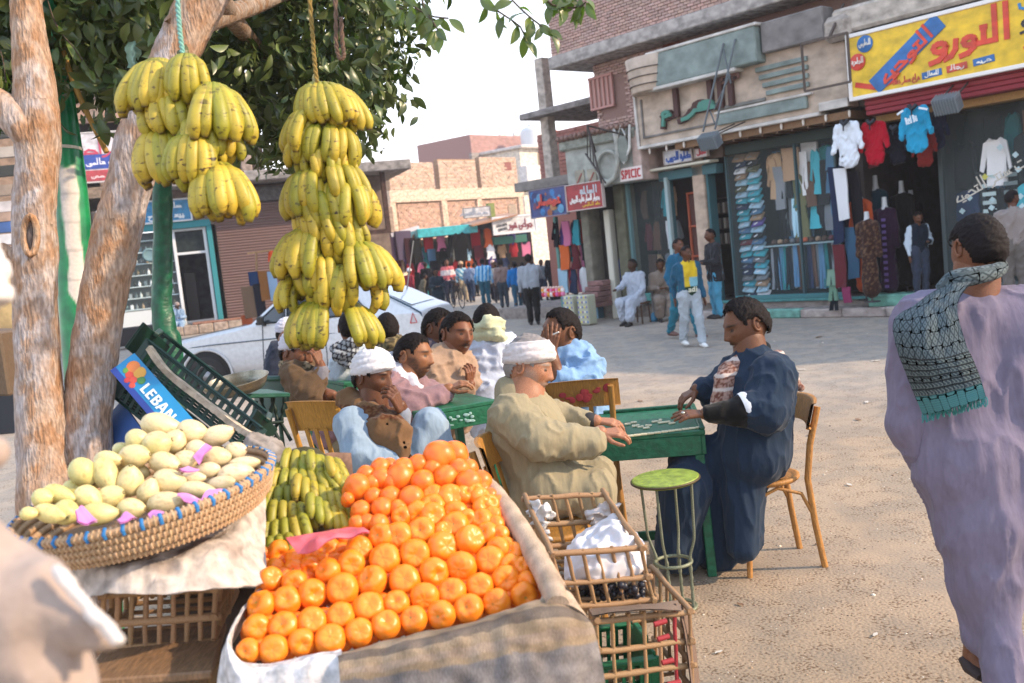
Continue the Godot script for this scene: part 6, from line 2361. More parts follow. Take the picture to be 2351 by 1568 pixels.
		single("rope",m,mats.cloth,q[4],"rope","ropes hanging from the tree")
func build_car()->void:
	var pf:=ground_at(492,910)
	var pr:=ground_at(866,882)
	var s:=pf.distance_to(pr)/2.4
	var ex:=(pr-pf).normalized()
	var ez:=ex.cross(Vector3.UP)
	var t:=Transform3D(Basis(ex,Vector3.UP,ez)*Basis.from_scale(Vector3.ONE*s),pf-ez*0.72*s)
	var car:=thing("parked_car","dusty white hatchback parked across the road behind the café tables","car",t.origin)
	var white:=hx("cfd3d6")
	var st:=[[-0.74,0.62,0.60],[-0.72,0.74,0.66],[-0.55,0.79,0.76],[0.0,0.86,0.79],[0.5,0.92,0.8],[0.68,0.95,0.8],[0.95,1.16,0.8],[1.2,1.33,0.8],[1.45,1.375,0.8],[1.9,1.385,0.8],[2.25,1.35,0.8],[2.6,1.19,0.8],[2.95,0.99,0.79],[3.1,0.93,0.77],[3.14,0.88,0.75],[3.16,0.6,0.74]]
	var pts:=PackedVector3Array()
	var cols:=PackedColorArray()
	for q in st:
		var x:float=q[0]
		var top:float=q[1]
		var w:float=q[2]
		var belt:=minf(top-0.03,0.92)
		var tw:=w-0.04-clampf((top-0.93)/0.45,0,1)*0.14
		var prof:=[Vector2(0.62,0.2),Vector2(w-0.02,0.24),Vector2(w,0.42),Vector2(w,0.62),Vector2(w-0.005,belt-0.02),Vector2(w-0.02,belt),Vector2(tw,top-0.035),Vector2(tw-0.05,top-0.008),Vector2(tw*0.5,top+0.008)]
		var full:=prof.duplicate()
		for k in range(prof.size()-1,-1,-1):
			full.append(Vector2(-prof[k].x,prof[k].y))
		for k in full.size():
			pts.append(t*Vector3(x,full[k].y,full[k].x))
			var dirt:=clampf((0.62-full[k].y)*1.8,0,1)
			cols.append(white.lerp(hx("8d7f72"),dirt*0.75))
	var b:=MB.new()
	b.grid(pts,18,st.size(),cols,true,false)
	var cap:=[]
	for e in[0,st.size()-1]:
		for k in 8:
			var p0:=pts[e*18+k]
			var p1:=pts[e*18+k+1]
			var q0:=pts[e*18+17-k]
			var q1:=pts[e*18+16-k]
			if e==0:
				b.quad(q0,p0,p1,q1,white)
			else:
				b.quad(p0,q0,q1,p1,white)
	part(car,"body",b,mats.car_paint)
	var side:=func(poly:Array,inset:float)->PackedVector3Array:
		var o:=PackedVector3Array()
		for q in poly:
			var k:=clampf((q[1]-0.92)/0.43,0,1)
			o.append(t*Vector3(q[0],q[1],0.785-0.165*k+inset))
		return o
	var glass:=mat("car_glass",0.08,{"spec":0.7})
	var dark:=hx("2b3236")
	for q in[[[0.80,0.95],[1.2,1.27],[1.22,0.95]],[[1.26,0.95],[1.24,1.29],[1.72,1.31],[1.74,0.95]],[[1.80,0.95],[1.78,1.31],[2.12,1.29],[2.42,0.98]]]:
		var f:PackedVector3Array=side.call(q,0.006)
		var m:=MB.new()
		for k in range(1,f.size()-1):
			m.face3(f[0],f[k+1],f[k],dark)
		var w:=part(car,"side_window",m,glass)
		var rim:=MB.new()
		var loop:=f.duplicate()
		loop.append(f[0])
		rim.tube(loop,0.014*s,6,hx("1e2a30"),false)
		part(w,"window_rubber",rim,mats.rubber)
	var ws:=MB.new()
	ws.quad(t*Vector3(0.72,0.985,0.66),t*Vector3(0.72,0.985,-0.66),t*Vector3(1.17,1.325,-0.56),t*Vector3(1.17,1.325,0.56),dark)
	part(car,"windscreen",ws,glass)
	var lid:=MB.new()
	lid.quad(t*Vector3(2.95,1.01,0.55),t*Vector3(2.95,1.01,-0.55),t*Vector3(2.36,1.315,-0.5),t*Vector3(2.36,1.315,0.5),hx("b9c4cc"))
	var seam:=MB.new()
	seam.tube(PackedVector3Array([t*Vector3(2.22,1.36,0.61),t*Vector3(2.6,1.2,0.66),t*Vector3(2.98,0.99,0.72),t*Vector3(3.12,0.90,0.73),t*Vector3(3.15,0.7,0.735)]),0.012*s,6,hx("2a4252"))
	seam.tube(PackedVector3Array([t*Vector3(0.9,0.93,0.8),t*Vector3(0.86,0.5,0.805),t*Vector3(0.84,0.3,0.79)]),0.006*s,6,hx("4a5258"))
	seam.tube(PackedVector3Array([t*Vector3(1.76,0.93,0.8),t*Vector3(1.78,0.5,0.805),t*Vector3(1.76,0.28,0.79)]),0.006*s,6,hx("4a5258"))
	seam.tube(PackedVector3Array([t*Vector3(-0.7,0.68,0.72),t*Vector3(0.1,0.72,0.803),t*Vector3(1.5,0.74,0.806),t*Vector3(3.1,0.72,0.75)]),0.008*s,6,hx("3f5260"))
	seam.tube(PackedVector3Array([t*Vector3(-0.6,0.8,0.73),t*Vector3(0.1,0.885,0.77),t*Vector3(0.66,0.955,0.77)]),0.006*s,6,hx("5a646a"))
	part(car,"tailgate",lid,glass)
	part(car,"seam",seam,mats.rubber)
	for x in[0.0,2.4]:
		for zs in[1,-1]:
			var arch:=MB.new()
			arch.lathe(t*Transform3D(Basis(Vector3.RIGHT,PI/2),Vector3(x,0.3,zs*0.73)),[Vector2(0.001,-0.08),Vector2(0.36,-0.08),Vector2(0.36,0.08),Vector2(0.001,0.08)],28,hx("1a1a1a"))
			part(car,"wheel_arch",arch,mats.rubber)
			var ty:=MB.new()
			ty.lathe(t*Transform3D(Basis(Vector3.RIGHT,PI/2),Vector3(x,0.28,zs*0.76)),[Vector2(0.18,-0.08),Vector2(0.27,-0.085),Vector2(0.285,-0.05),Vector2(0.285,0.05),Vector2(0.27,0.085),Vector2(0.18,0.08)],30,hx("222222"))
			var wh:=part(car,"wheel",ty,mats.rubber)
			var rim:=MB.new()
			rim.lathe(t*Transform3D(Basis(Vector3.RIGHT,PI/2*zs),Vector3(x,0.28,zs*0.79)),[Vector2(0.19,-0.02),Vector2(0.185,0.04),Vector2(0.15,0.01),Vector2(0.10,0.0),Vector2(0.075,0.03),Vector2(0.001,0.035)],26,hx("9a9c9e"))
			for k in 8:
				rim.ball(t*Transform3D(Basis.from_scale(Vector3(0.017,0.017,0.01)),Vector3(x+0.13*cos(TAU*k/8),0.28+0.13*sin(TAU*k/8),zs*0.805)),hx("2a2a2a"),8,5)
			part(wh,"rim",rim,mats.tin)
			var fl:=MB.new()
			var a:=PackedVector3Array()
			for k in 15:
				var w:=PI*k/14
				a.append(t*Vector3(x+0.37*cos(w),0.3+0.36*sin(w),zs*0.805))
			fl.tube(a,0.018*s,7,white.lerp(hx("8d7f72"),0.3))
			part(car,"wheel_lip",fl,mats.car_paint)
	var bp:=MB.new()
	bp.cbox(t*Transform3D(Basis(),Vector3(-0.78,0.44,0)),Vector3(0.12,0.14,1.5),0.03,hx("2c2e30"))
	part(car,"bumper",bp,mats.plastic)
	var b2:=MB.new()
	b2.cbox(t*Transform3D(Basis(),Vector3(3.2,0.44,0)),Vector3(0.12,0.14,1.5),0.03,hx("2c2e30"))
	part(car,"bumper",b2,mats.plastic)
	var hl:=MB.new()
	hl.cbox(t*Transform3D(Basis(),Vector3(-0.74,0.64,0.5)),Vector3(0.04,0.13,0.22),0.02,hx("c8ccd0"))
	part(car,"headlight",hl,glass)
	var tl:=MB.new()
	tl.cbox(t*Transform3D(Basis(),Vector3(3.17,0.74,0.52)),Vector3(0.03,0.14,0.4),0.01,hx("8a2424"))
	part(car,"tail_light",tl,mats.plastic)
	var mr:=MB.new()
	mr.cbox(t*Transform3D(Basis(Vector3.UP,0.3),Vector3(0.93,1.0,0.9)),Vector3(0.08,0.11,0.16),0.02,hx("1c1e20"))
	mr.bar(t*Vector3(0.93,0.93,0.78),t*Vector3(0.93,0.97,0.88),0.04*s,0.04*s,hx("1c1e20"))
	part(car,"mirror",mr,mats.plastic)
	var an:=MB.new()
	an.line(t*Vector3(2.62,1.17,-0.3),t*Vector3(2.82,1.85,-0.25),0.009*s,6,hx("c9c4bc"))
	part(car,"aerial",an,mats.tin)
	var tri:=MB.new()
	var c:=t*Vector3(3.03,0.83,0.79)
	tri.tube(PackedVector3Array([c+t.basis*Vector3(-0.045,-0.05,0),c+t.basis*Vector3(0.045,-0.05,0),c+t.basis*Vector3(0.0,0.08,0),c+t.basis*Vector3(-0.045,-0.05,0)]),0.008,6,hx("c0303a"),false)
	part(car,"warning_triangle",tri,mats.plain)
	var rk:=MB.new()
	rk.line(t*Vector3(1.35,1.43,0.6),t*Vector3(1.35,1.43,-0.6),0.014,6,hx("2a2a2a"))
	rk.line(t*Vector3(2.0,1.45,0.6),t*Vector3(2.0,1.45,-0.6),0.014,6,hx("2a2a2a"))
	rk.line(t*Vector3(1.3,1.45,0.56),t*Vector3(2.1,1.46,0.56),0.014,6,hx("2a2a2a"))
	for z in[0.6,-0.6]:
		rk.line(t*Vector3(1.35,1.34,z),t*Vector3(1.35,1.43,z),0.012,6,hx("2a2a2a"))
		rk.line(t*Vector3(2.0,1.36,z),t*Vector3(2.0,1.45,z),0.012,6,hx("2a2a2a"))
	part(car,"roof_rack",rk,mats.iron)
const WOODC:="b0803f"
func chair(label:String,t:Transform3D,o:={})->Node3D:
	var c:=thing("chair",label,"chair",t.origin,"bentwood café chairs")
	var col:Color=o.get("col",hx(WOODC))
	var sh:float=0.45
	var seat:=MB.new()
	var pr:=[Vector2(0.001,sh-0.018),Vector2(0.185,sh-0.018),Vector2(0.2,sh-0.006),Vector2(0.2,sh+0.008),Vector2(0.18,sh+0.012),Vector2(0.17,sh+0.002),Vector2(0.001,sh)]
	seat.lathe(t*Transform3D(Basis.from_scale(Vector3(0.95,1,1)),Vector3.ZERO),pr,28,col)
	part(c,"seat",seat,mats.wood)
	for s in[-1,1]:
		var post:=MB.new()
		post.tube(PackedVector3Array([t*Vector3(s*0.17,0.0,-0.25),t*Vector3(s*0.165,0.22,-0.215),t*Vector3(s*0.165,0.45,-0.19),t*Vector3(s*0.17,0.62,-0.215),t*Vector3(s*0.175,0.80,-0.27)]),0.0165,10,col)
		part(c,"rear_leg",post,mats.wood)
		var leg:=MB.new()
		leg.tube(PackedVector3Array([t*Vector3(s*0.17,0.0,0.18),t*Vector3(s*0.155,0.25,0.16),t*Vector3(s*0.145,0.44,0.14)]),PackedFloat32Array([0.014,0.016,0.0175]),10,col)
		part(c,"front_leg",leg,mats.wood)
		var br:=MB.new()
		br.tube(PackedVector3Array([t*Vector3(s*0.165,0.28,-0.2),t*Vector3(s*0.16,0.38,-0.15),t*Vector3(s*0.155,0.42,-0.02),t*Vector3(s*0.155,0.38,0.1),t*Vector3(s*0.158,0.28,0.15)]),0.0095,8,col)
		part(c,"bent_brace",br,mats.wood)
	var sl:=MB.new()
	for k in[-1,0,1]:
		sl.bar(t*Vector3(k*0.06,0.46,-0.19),t*Vector3(k*0.065,0.72,-0.265),0.025,0.008,col,t.basis.z)
	if o.get("slats",true):
		part(c,"back_slats",sl,mats.wood)
	var bk:=MB.new()
	var pts:=PackedVector3Array()
	var curve:float=o.get("curve",0.06)
	for j in 2:
		for e in 4:
			for i in 15:
				var u:=i/7.0-1.0
				var y:=[0.70,0.705,0.82,0.825][e]as float
				if j==1:
					break
				pts.append(t*Vector3(u*0.215,y+0.012*(1-u*u),-0.245-0.04*(y-0.7)/0.12+curve*u*u-[0.006,-0.008,-0.008,0.006][e]))
	bk.grid(pts,15,4,col,false,true)
	var back:=PackedVector3Array()
	for i in pts.size():
		back.append(pts[i]-t.basis.z.normalized()*0.016)
	bk.grid(back,15,4,col,false,false)
	for i in 14:
		bk.quad(pts[45+i],pts[46+i],back[46+i],back[45+i],col)
		bk.quad(pts[i+1],pts[i],back[i],back[i+1],col)
	var back_rest:=part(c,"backrest",bk,mats.wood)
	if o.has("daub"):
		var d:=MB.new()
		for k in 14:
			var u:=rng.randf_range(-0.75,0.6)
			d.ball(t*Transform3D(Basis.from_scale(Vector3(rng.randf_range(0.012,0.03),rng.randf_range(0.006,0.02),0.0015)),Vector3(u*0.215,rng.randf_range(0.74,0.8),-0.2925+curve*u*u)),hx("8a2428"),9,5)
		part(back_rest,"red_paint",d,mats.plain)
	if o.has("brace"):
		var d:=MB.new()
		d.tube(PackedVector3Array([t*Vector3(0.05,0.78,-0.30),t*Vector3(0.05,0.66,-0.285),t*Vector3(0.06,0.45,-0.23),t*Vector3(0.07,0.2,-0.22),t*Vector3(0.075,0.0,-0.24)]),0.022,10,hx("2c8474"),true,0.5)
		part(c,"green_brace",d,mats.green_paint)
	return c
func chair_at(label:String,x:float,y:float,d:float,yaw:float,s:float,o:={})->Node3D:
	var top:=at(x,y,d)
	var b:=Basis(Vector3.UP,deg_to_rad(yaw))
	var k:=top.y/0.825/s
	var t:=Transform3D(b*Basis.from_scale(Vector3(s,s*k,s)),Vector3.ZERO)
	t.origin=top-t*Vector3(0,0.825,-0.27)
	t.origin.y=0
	return chair(label,t,o)
func table(label:String,fl:Vector3,fr:Vector3,back:Vector3,h:float,o:={})->Node3D:
	var c:=(fl+fr+back)/2.0
	var t:=thing("table",label,"table",Vector3((fl.x+fr.x+back.x)/2,0,(fl.z+fr.z+back.z)/2),"green painted café tables")
	var g:=hx("176a4a")
	var x:=(fr-fl).normalized()
	var z:=-back.normalized()
	var y:=z.cross(x).normalized()
	z=x.cross(y)
	var w:=fr.distance_to(fl)
	var l:=back.length()
	var f:=Transform3D(Basis(x,y,z),(fl+fr)/2+back/2)
	var m:=MB.new()
	m.cbox(f*Transform3D(Basis(),Vector3(0,-0.012,0)),Vector3(w,0.024,l),0.004,g)
	part(t,"tabletop",m,mats.green_paint)
	for s in[-1,1]:
		var r:=MB.new()
		r.cbox(f*Transform3D(Basis(),Vector3(s*(w/2-0.012),-0.075,0)),Vector3(0.022,0.1,l-0.02),0.003,g)
		part(t,"apron",r,mats.green_paint)
		var r2:=MB.new()
		r2.cbox(f*Transform3D(Basis(),Vector3(0,-0.075,s*(l/2-0.012))),Vector3(w-0.046,0.1,0.022),0.003,g)
		part(t,"apron",r2,mats.green_paint)
	if o.get("rim",false):
		for q in[[w/2-0.014,0,0.028,l],[0,-l/2+0.014,w-0.058,0.028]]:
			var r:=MB.new()
			r.cbox(f*Transform3D(Basis(),Vector3(q[0],0.009,q[1])),Vector3(q[2],0.018,q[3]),0.004,hx("11573c"))
			part(t,"raised_rim",r,mats.green_paint)
	for sx in[-1,1]:
		for sz in[-1,1]:
			var top:=f*Vector3(sx*(w/2-0.035),-0.125,sz*(l/2-0.035))
			var leg:=MB.new()
			leg.bar(Vector3(top.x+0.012*sx,0,top.z),top,0.046,0.046,g,z,0.004)
			part(t,"leg",leg,mats.green_paint)
	for sx in[-1,1]:
		var st:=MB.new()
		st.bar(f*Vector3(sx*(w/2-0.035),-0.63,-l/2+0.06),f*Vector3(sx*(w/2-0.035),-0.63,l/2-0.06),0.022,0.05,g,y,0.003)
		part(t,"stretcher",st,mats.green_paint)
	var s2:=MB.new()
	s2.bar(f*Vector3(-w/2+0.06,-0.63,0),f*Vector3(w/2-0.06,-0.63,0),0.022,0.05,g,y,0.003)
	part(t,"stretcher",s2,mats.green_paint)
	return t
func build_furniture()->void:
	var h:=0.765
	var fl:=ground_at(1397,1004,h)
	var fr:=ground_at(1649,984,h)
	var br:=ground_at(1503,940,h)
	var bk:=br-fr
	bk-=(fr-fl).normalized()*bk.dot((fr-fl).normalized())*0.55
	table("small green table with dominoes laid out between two seated players",fl,fr,bk,h,{"rim":true})
	var e:=(fr-fl).normalized()
	var dm:=MB.new()
	dm.cbox(Transform3D(),Vector3(0.034,0.010,0.018),0.0025,hx("d9cfae"))
	dm.cbox(Transform3D(Basis(),Vector3(0,0.0005,0)),Vector3(0.0015,0.0102,0.0165),0.0004,hx("6a6250"))
	for q in[[-0.011,0.004],[-0.006,-0.004],[0.009,0.0]]:
		dm.ball(Transform3D(Basis.from_scale(Vector3(0.0016,0.0006,0.0016)),Vector3(q[0],0.005,q[1])),hx("2a2620"),7,4)
	var dmesh:=dm.commit()
	var dmat:StandardMaterial3D=mat("ivory",0.35)
	for k in 11:
		var p:=ground_at(1447+k*15.8,1003-k*1.95,h)
		placed("domino",dmesh,dmat,Transform3D(Basis(Vector3.UP,atan2(-e.z,e.x)+rng.randf_range(-0.03,0.03)),p+Vector3.UP*0.0055),"ivory domino, %s from the old man's end of the long row"%NTH[k],"domino","dominoes on the green table")
	var cl:=[[1441,976,0.1],[1455,972,-0.3],[1462,979,0.9],[1471,982,0.1],[1484,985,0.2],[1489,979,-0.7],[1455,980,1.4],[1504,970,0.2],[1518,973,0.1],[1516,967,1.3],[1532,971,0.15],[1543,974,0.3]]
	for k in cl.size():
		var p:=ground_at(cl[k][0],cl[k][1],h)
		placed("domino",dmesh,dmat,Transform3D(Basis(Vector3.UP,cl[k][2]),p+Vector3.UP*(0.0055 if k%4 else 0.0065)),"ivory domino, %s of the played group in the middle of the table"%NTH[k],"domino","dominoes on the green table")
	var h2:=0.80
	var a0:=at(932,952,5.2)
	var a1:=at(1116,921,5.42)
	var a2:=at(1075,896,5.95)
	table("chipped green table where two laughing men lean",a0,a1,(a2-a1)*Vector3(1,0,1),a0.y)
	var b0:=at(737,882,6.6)
	var b1:=at(868,868,6.9)
	table("green table partly hidden behind the white turbaned man in pale blue",b0,b1,Vector3(-0.1,0,-0.6),b0.y)
	var wn:=MB.new()
	for k in 16:
		var p:=(at(1020,966,5.3)).lerp(at(1085,955,5.38),rng.randf())+Vector3(0,rng.randf_range(-0.03,0.02),0)
		wn.ball(Transform3D(Basis(cr,cu,-cf)*Basis.from_scale(Vector3(rng.randf_range(0.004,0.02),rng.randf_range(0.003,0.01),0.002)),p-cf*0.012),hx("a8c8c0"),8,5)
	single("paint_chips",wn,mats.plain,"pale chipped patch on the apron of the chipped green table","paint chips")
	var g:=ground_at(1765,1290)
	chair("bentwood chair under the navy robed domino player, with a wire bound leg",Transform3D(Basis(Vector3.UP,deg_to_rad(-84))*Basis.from_scale(Vector3(0.92,1.03,0.92)),g+Vector3(0.0,0,0.02)),{"col":hx("c08a48"),"slats":false})
	chair_at("worn bentwood chair with a green painted brace, under the beige robed old man",1118,1004,4.35,66,0.95,{"brace":true,"col":hx("b07c34"),"curve":0.09})
	chair_at("bentwood chair daubed with red paint, under the blue shirted man",1322,878,5.15,172,1.05,{"daub":true})
	chair_at("yellow bentwood chair standing empty beside the turbaned man in pale blue",716,925,4.95,150,0.98,{"col":hx("c49038")})
	chair_at("bentwood chair turned away beside the white shirted man",1098,830,6.5,200,0.9,{"col":hx("a87c44")})
	chair_at("dark bentwood chair mostly hidden behind the turbaned man's table",772,852,7.2,170,0.9,{"col":hx("96683a")})
	var d:=6.35
	var pc:=thing("plastic_chair","dark green plastic armchair under the brown jacketed man","chair",ground_at(668,1010))
	var shell:=MB.new()
	var rows:=[]
	for j in 7:
		var row:=PackedVector3Array()
		for i in 15:
			var w:=PI*(i/14.0)
			var x:=650.0+66.0*-cos(w)
			var y:=846.0+j*16.0+22.0*sin(w)*(1.0-j*0.05)+8.0*absf(cos(w))
			row.append(at(x,y,d-0.22*sin(w)+0.15))
		rows.append_array(row)
	shell.grid(PackedVector3Array(rows),15,7,hx("1d4a3c"))
	part(pc,"back_shell",shell,mats.plastic)
	var arm:=MB.new()
	var ap:=PackedVector3Array()
	for i in 15:
		ap.append(rows[i])
	arm.tube(ap,0.02,8,hx("215444"))
	part(pc,"arm_rail",arm,mats.plastic)
	for q in[[588,920,572,1015],[640,945,652,1040],[712,915,722,1000]]:
		var lg:=MB.new()
		lg.line(at(q[0],q[1],d),at(q[2],q[3],d+0.02),0.014,8,hx("1d4a3c"))
		part(pc,"leg",lg,mats.plastic)
	var ts:=thing("treadle_stand","dark green cast iron treadle stand carrying the round tin tray","stand",ground_at(600,1010))
	for k in 2:
		var m:=MB.new()
		var dx:=44.0*k
		var dd:=5.5+0.12*k
		m.line(at(592+dx,905,dd),at(640+dx*0.3,905-dx*0.1,dd),0.012,8,hx("14342a"))
		for q in[[598,905,612,975],[628,905,618,975]]:
			var ln:=PackedVector3Array()
			var rd:=PackedFloat32Array()
			for i in 17:
				var f:=i/16.0
				ln.append(at(lerpf(q[0],q[2],f)+dx*0.6,lerpf(q[1],q[3],f),dd))
				rd.append(0.005+0.009*absf(sin(f*PI*3.0)))
			m.tube(ln,rd,8,hx("14342a"))
		m.tube(PackedVector3Array([at(612+dx*0.6,970,dd),at(600+dx*0.6,990,dd),at(590+dx*0.6,1012,dd)]),0.011,8,hx("14342a"))
		m.tube(PackedVector3Array([at(618+dx*0.6,970,dd),at(630+dx*0.6,990,dd),at(642+dx*0.6,1012,dd)]),0.011,8,hx("14342a"))
		part(ts,"side_frame",m,mats.iron)
	var sc:=MB.new()
	sc.line(at(612,972,5.5),at(650,968,5.6),0.009,8,hx("14342a"))
	sc.tube(PackedVector3Array([at(620,1000,5.5),at(628,1006,5.5),at(634,998,5.5),at(628,992,5.5)]),0.006,7,hx("14342a"))
	part(ts,"cross_bar",sc,mats.iron)
	var bt:=MB.new()
	bt.bar(at(540,905,5.45),at(640,902,5.6),0.35,0.025,hx("1f5a48"),Vector3.UP,0.005)
	part(ts,"board",bt,mats.green_paint)
	var tray:=MB.new()
	var tb:=Basis(Vector3.RIGHT,0.12)*Basis(Vector3.BACK,0.07)
	tray.lathe(Transform3D(tb,at(545,897,5.3)),[Vector2(0.001,0.0),Vector2(0.150,0.0),Vector2(0.168,0.03),Vector2(0.182,0.062),Vector2(0.187,0.064),Vector2(0.183,0.058),Vector2(0.164,0.026),Vector2(0.145,0.006),Vector2(0.001,0.006)],44,hx("b8b09c"))
	single("tin_tray",tray,mats.tin,"round dented tin tray standing on the treadle stand before the white car","tray")
	var sp:=at(1527,1099,4.45)
	var sg:=ground_at(1556,1398)
	var stool:=thing("stool","round stool with a lime green seat and twisted wire legs before the domino table","stool",sg)
	var seat:=MB.new()
	seat.lathe(Transform3D(Basis(Vector3.BACK,0.03),sp),[Vector2(0.001,-0.014),Vector2(0.15,-0.014),Vector2(0.156,-0.008),Vector2(0.156,0.004),Vector2(0.15,0.008),Vector2(0.001,0.008)],40,hx("93a83c"))
	part(stool,"seat",seat,mats.green_paint)
	var edge:=MB.new()
	var rp:=PackedVector3Array()
	for k in 33:
		rp.append(sp+Vector3(cos(TAU*k/32)*0.157,-0.003+0.005*cos(TAU*k/32),sin(TAU*k/32)*0.157))
	edge.tube(rp,0.006,7,hx("6a5c3c"),false)
	part(stool,"seat_edge",edge,mats.iron)
	for k in 4:
		var w:=0.5+TAU*k/4
		var dirv:=Vector3(cos(w),0,sin(w))
		var leg:=MB.new()
		var ln:=PackedVector3Array()
		var rd:=PackedFloat32Array()
		var top:=sp+dirv*0.125
		for i in 41:
			var f:=i/40.0
			var p:=top.lerp(sg+dirv*0.1,f)
			var pinch:=smoothstep(0.42,0.62,f)
			p-=dirv*0.035*pinch*(1.0-f*0.4)
			ln.append(p)
			rd.append(0.0065 if f<0.58 else 0.0045+0.005*absf(sin(f*44.0)))
		leg.tube(ln,rd,8,hx("9aa188"))
		part(stool,"leg",leg,mats.iron)
	for q in[[0.36,0.085],[0.015,0.088]]:
		var ring:=MB.new()
		var c:Vector3=sg.lerp(Vector3(sp.x,sg.y,sp.z),q[0])+Vector3.UP*(sp.y*q[0]+0.004)
		var pts:=PackedVector3Array()
		for k in 33:
			pts.append(c+Vector3(cos(TAU*k/32),0,sin(TAU*k/32))*q[1])
		ring.tube(pts,0.0085,8,hx("a3a98c"),false)
		part(stool,"ring",ring,mats.iron)
func drape(rows:Array,nu:int,nv:int,amp:float,col,out:=Vector3.ZERO)->MB:
	var curves:=[]
	for r in rows:
		var ps:=[]
		for q in r:
			ps.append(at(q[0],q[1],q[2]))
		curves.append(ps)
	var pts:=PackedVector3Array()
	var cols:=PackedColorArray()
	for j in nv+1:
		for i in nu+1:
			var c:=[]
			for ps in curves:
				c.append(catmull(ps,float(i)/nu))
			var p:Vector3=catmull(c,float(j)/nv)
			var n:=wrinkle.get_noise_3dv(p*Vector3(1.5,0.5,1.5))+0.4*rough_noise.get_noise_3dv(p*1.5)
			pts.append(p+(-cf*0.7+Vector3.UP*0.7)*n*amp)
			cols.append(col if col is Color else col.call(float(i)/nu,float(j)/nv,p))
	var mb:=MB.new()
	mb.grid(pts,nu+1,nv+1,cols)
	var back:=PackedVector3Array()
	var nn:=mb.normals()
	for k in pts.size():
		back.append(pts[k]-nn[k]*0.004)
	mb.grid(back,nu+1,nv+1,cols,false,true)
	return mb
func palm_crate(label:String,o:Vector3,x:Vector3,y:Vector3,z:Vector3,nx:int,nz:int,levels:Array,red:=false)->Node3D:
	var t:=thing("palm_crate",label,"crate",o+x/2+z/2,"crates woven of palm ribs")
	var meshes:=[]
	var c0:=hx("b08a62")
	var rib:=func(a:Vector3,b:Vector3,r:float,col:Color)->void:
		var m:=MB.new()
		var n:=5
		var pts:=PackedVector3Array()
		var rd:=PackedFloat32Array()
		for k in n+1:
			var f:=float(k)/n
			pts.append(a.lerp(b,f)+Vector3(rng.randf_range(-1,1),rng.randf_range(-1,1),rng.randf_range(-1,1))*r*0.25)
			rd.append(r*rng.randf_range(0.88,1.12))
		m.tube(pts,rd,7,col)
		part(t,"rib",m,mats.rib)
	var r:=0.0065
	for lv in levels:
		var up:Vector3=y*lv
		var ov:=0.05
		rib.call(o+up-x*ov,o+up+x*(1+ov),r*1.5,vary(c0,0.15))
		rib.call(o+z+up-x*ov,o+z+up+x*(1+ov),r*1.5,vary(c0,0.15))
		rib.call(o+up+y*0.03-z*ov,o+up+y*0.03+z*(1+ov),r*1.5,vary(c0,0.15))
		rib.call(o+x+up+y*0.03-z*ov,o+x+up+y*0.03+z*(1+ov),r*1.5,vary(c0,0.15))
	var top:float=levels[-1]+0.05
	for k in nx+1:
		var p:=o+x*(float(k)/nx)
		var c:=vary(hx("b3343a")if red and(k==nx-1)else c0,0.15)
		rib.call(p+y*-0.04,p+y*top,r,c)
		rib.call(p+z+y*-0.04,p+z+y*top,r,vary(c0,0.15))
	for k in range(1,nz):
		var p:=o+z*(float(k)/nz)
		rib.call(p+y*-0.04,p+y*top,r,vary(c0,0.15))
		rib.call(p+x+y*-0.04,p+x+y*top,r,vary(c0,0.15))
	for k in nz+2:
		var p:=o+z*(float(k)/(nz+1))+y*0.02
		rib.call(p,p+x,r,vary(c0*0.8,0.15))
	return t
func slot_crate(label:String,o:Vector3,x:Vector3,y:Vector3,z:Vector3,n:int,col:Color)->Node3D:
	var t:=thing("plastic_crate",label,"crate",o+x/2+z/2,"green plastic fruit crates")
	var xn:=x.normalized()
	var yn:=y.normalized()
	var zn:=z.normalized()
	for s in 2:
		var w:=o+z*s
		var m:=MB.new()
		for q in[0.06,0.94]:
			m.bar(w+y*q,w+x+y*q,0.012,y.length()*0.14,col,yn,0.002)
		m.bar(w,w+y*1.0,0.03,0.014,col,zn,0.002)
		m.bar(w+x,w+x+y*1.0,0.03,0.014,col,zn,0.002)
		m.bar(w+y*1.0-zn*0.008,w+x+y*1.0-zn*0.008,0.035,0.008,col,yn,0.002)
		part(t,"side_frame",m,mats.plastic)
		for k in n:
			var sl:=MB.new()
			var p:=w+x*((k+0.5)/n)
			sl.bar(p+y*0.1,p+y*0.9,x.length()/n*0.42,0.008,vary(col,0.05),zn,0.001)
			part(t,"slat",sl,mats.plastic)
	for s in 2:
		var m:=MB.new()
		var w:=o+x*s
		m.bar(w+z*0.5+y*0.5-zn*0.0-y*0.5,w+z*0.5+y*1.05,z.length()*0.98,0.010,col,xn,0.002)
		m.bar(w+z*0.3+y*1.12,w+z*0.7+y*1.12,0.02,y.length()*0.16,col,yn,0.003)
		part(t,"end_wall",m,mats.plastic)
	var b:=MB.new()
	for k in 6:
		b.bar(o+z*(k+0.5)/6.0,o+x+z*(k+0.5)/6.0,z.length()/9.0,0.008,col,yn)
	part(t,"floor_slats",b,mats.plastic)
	return t
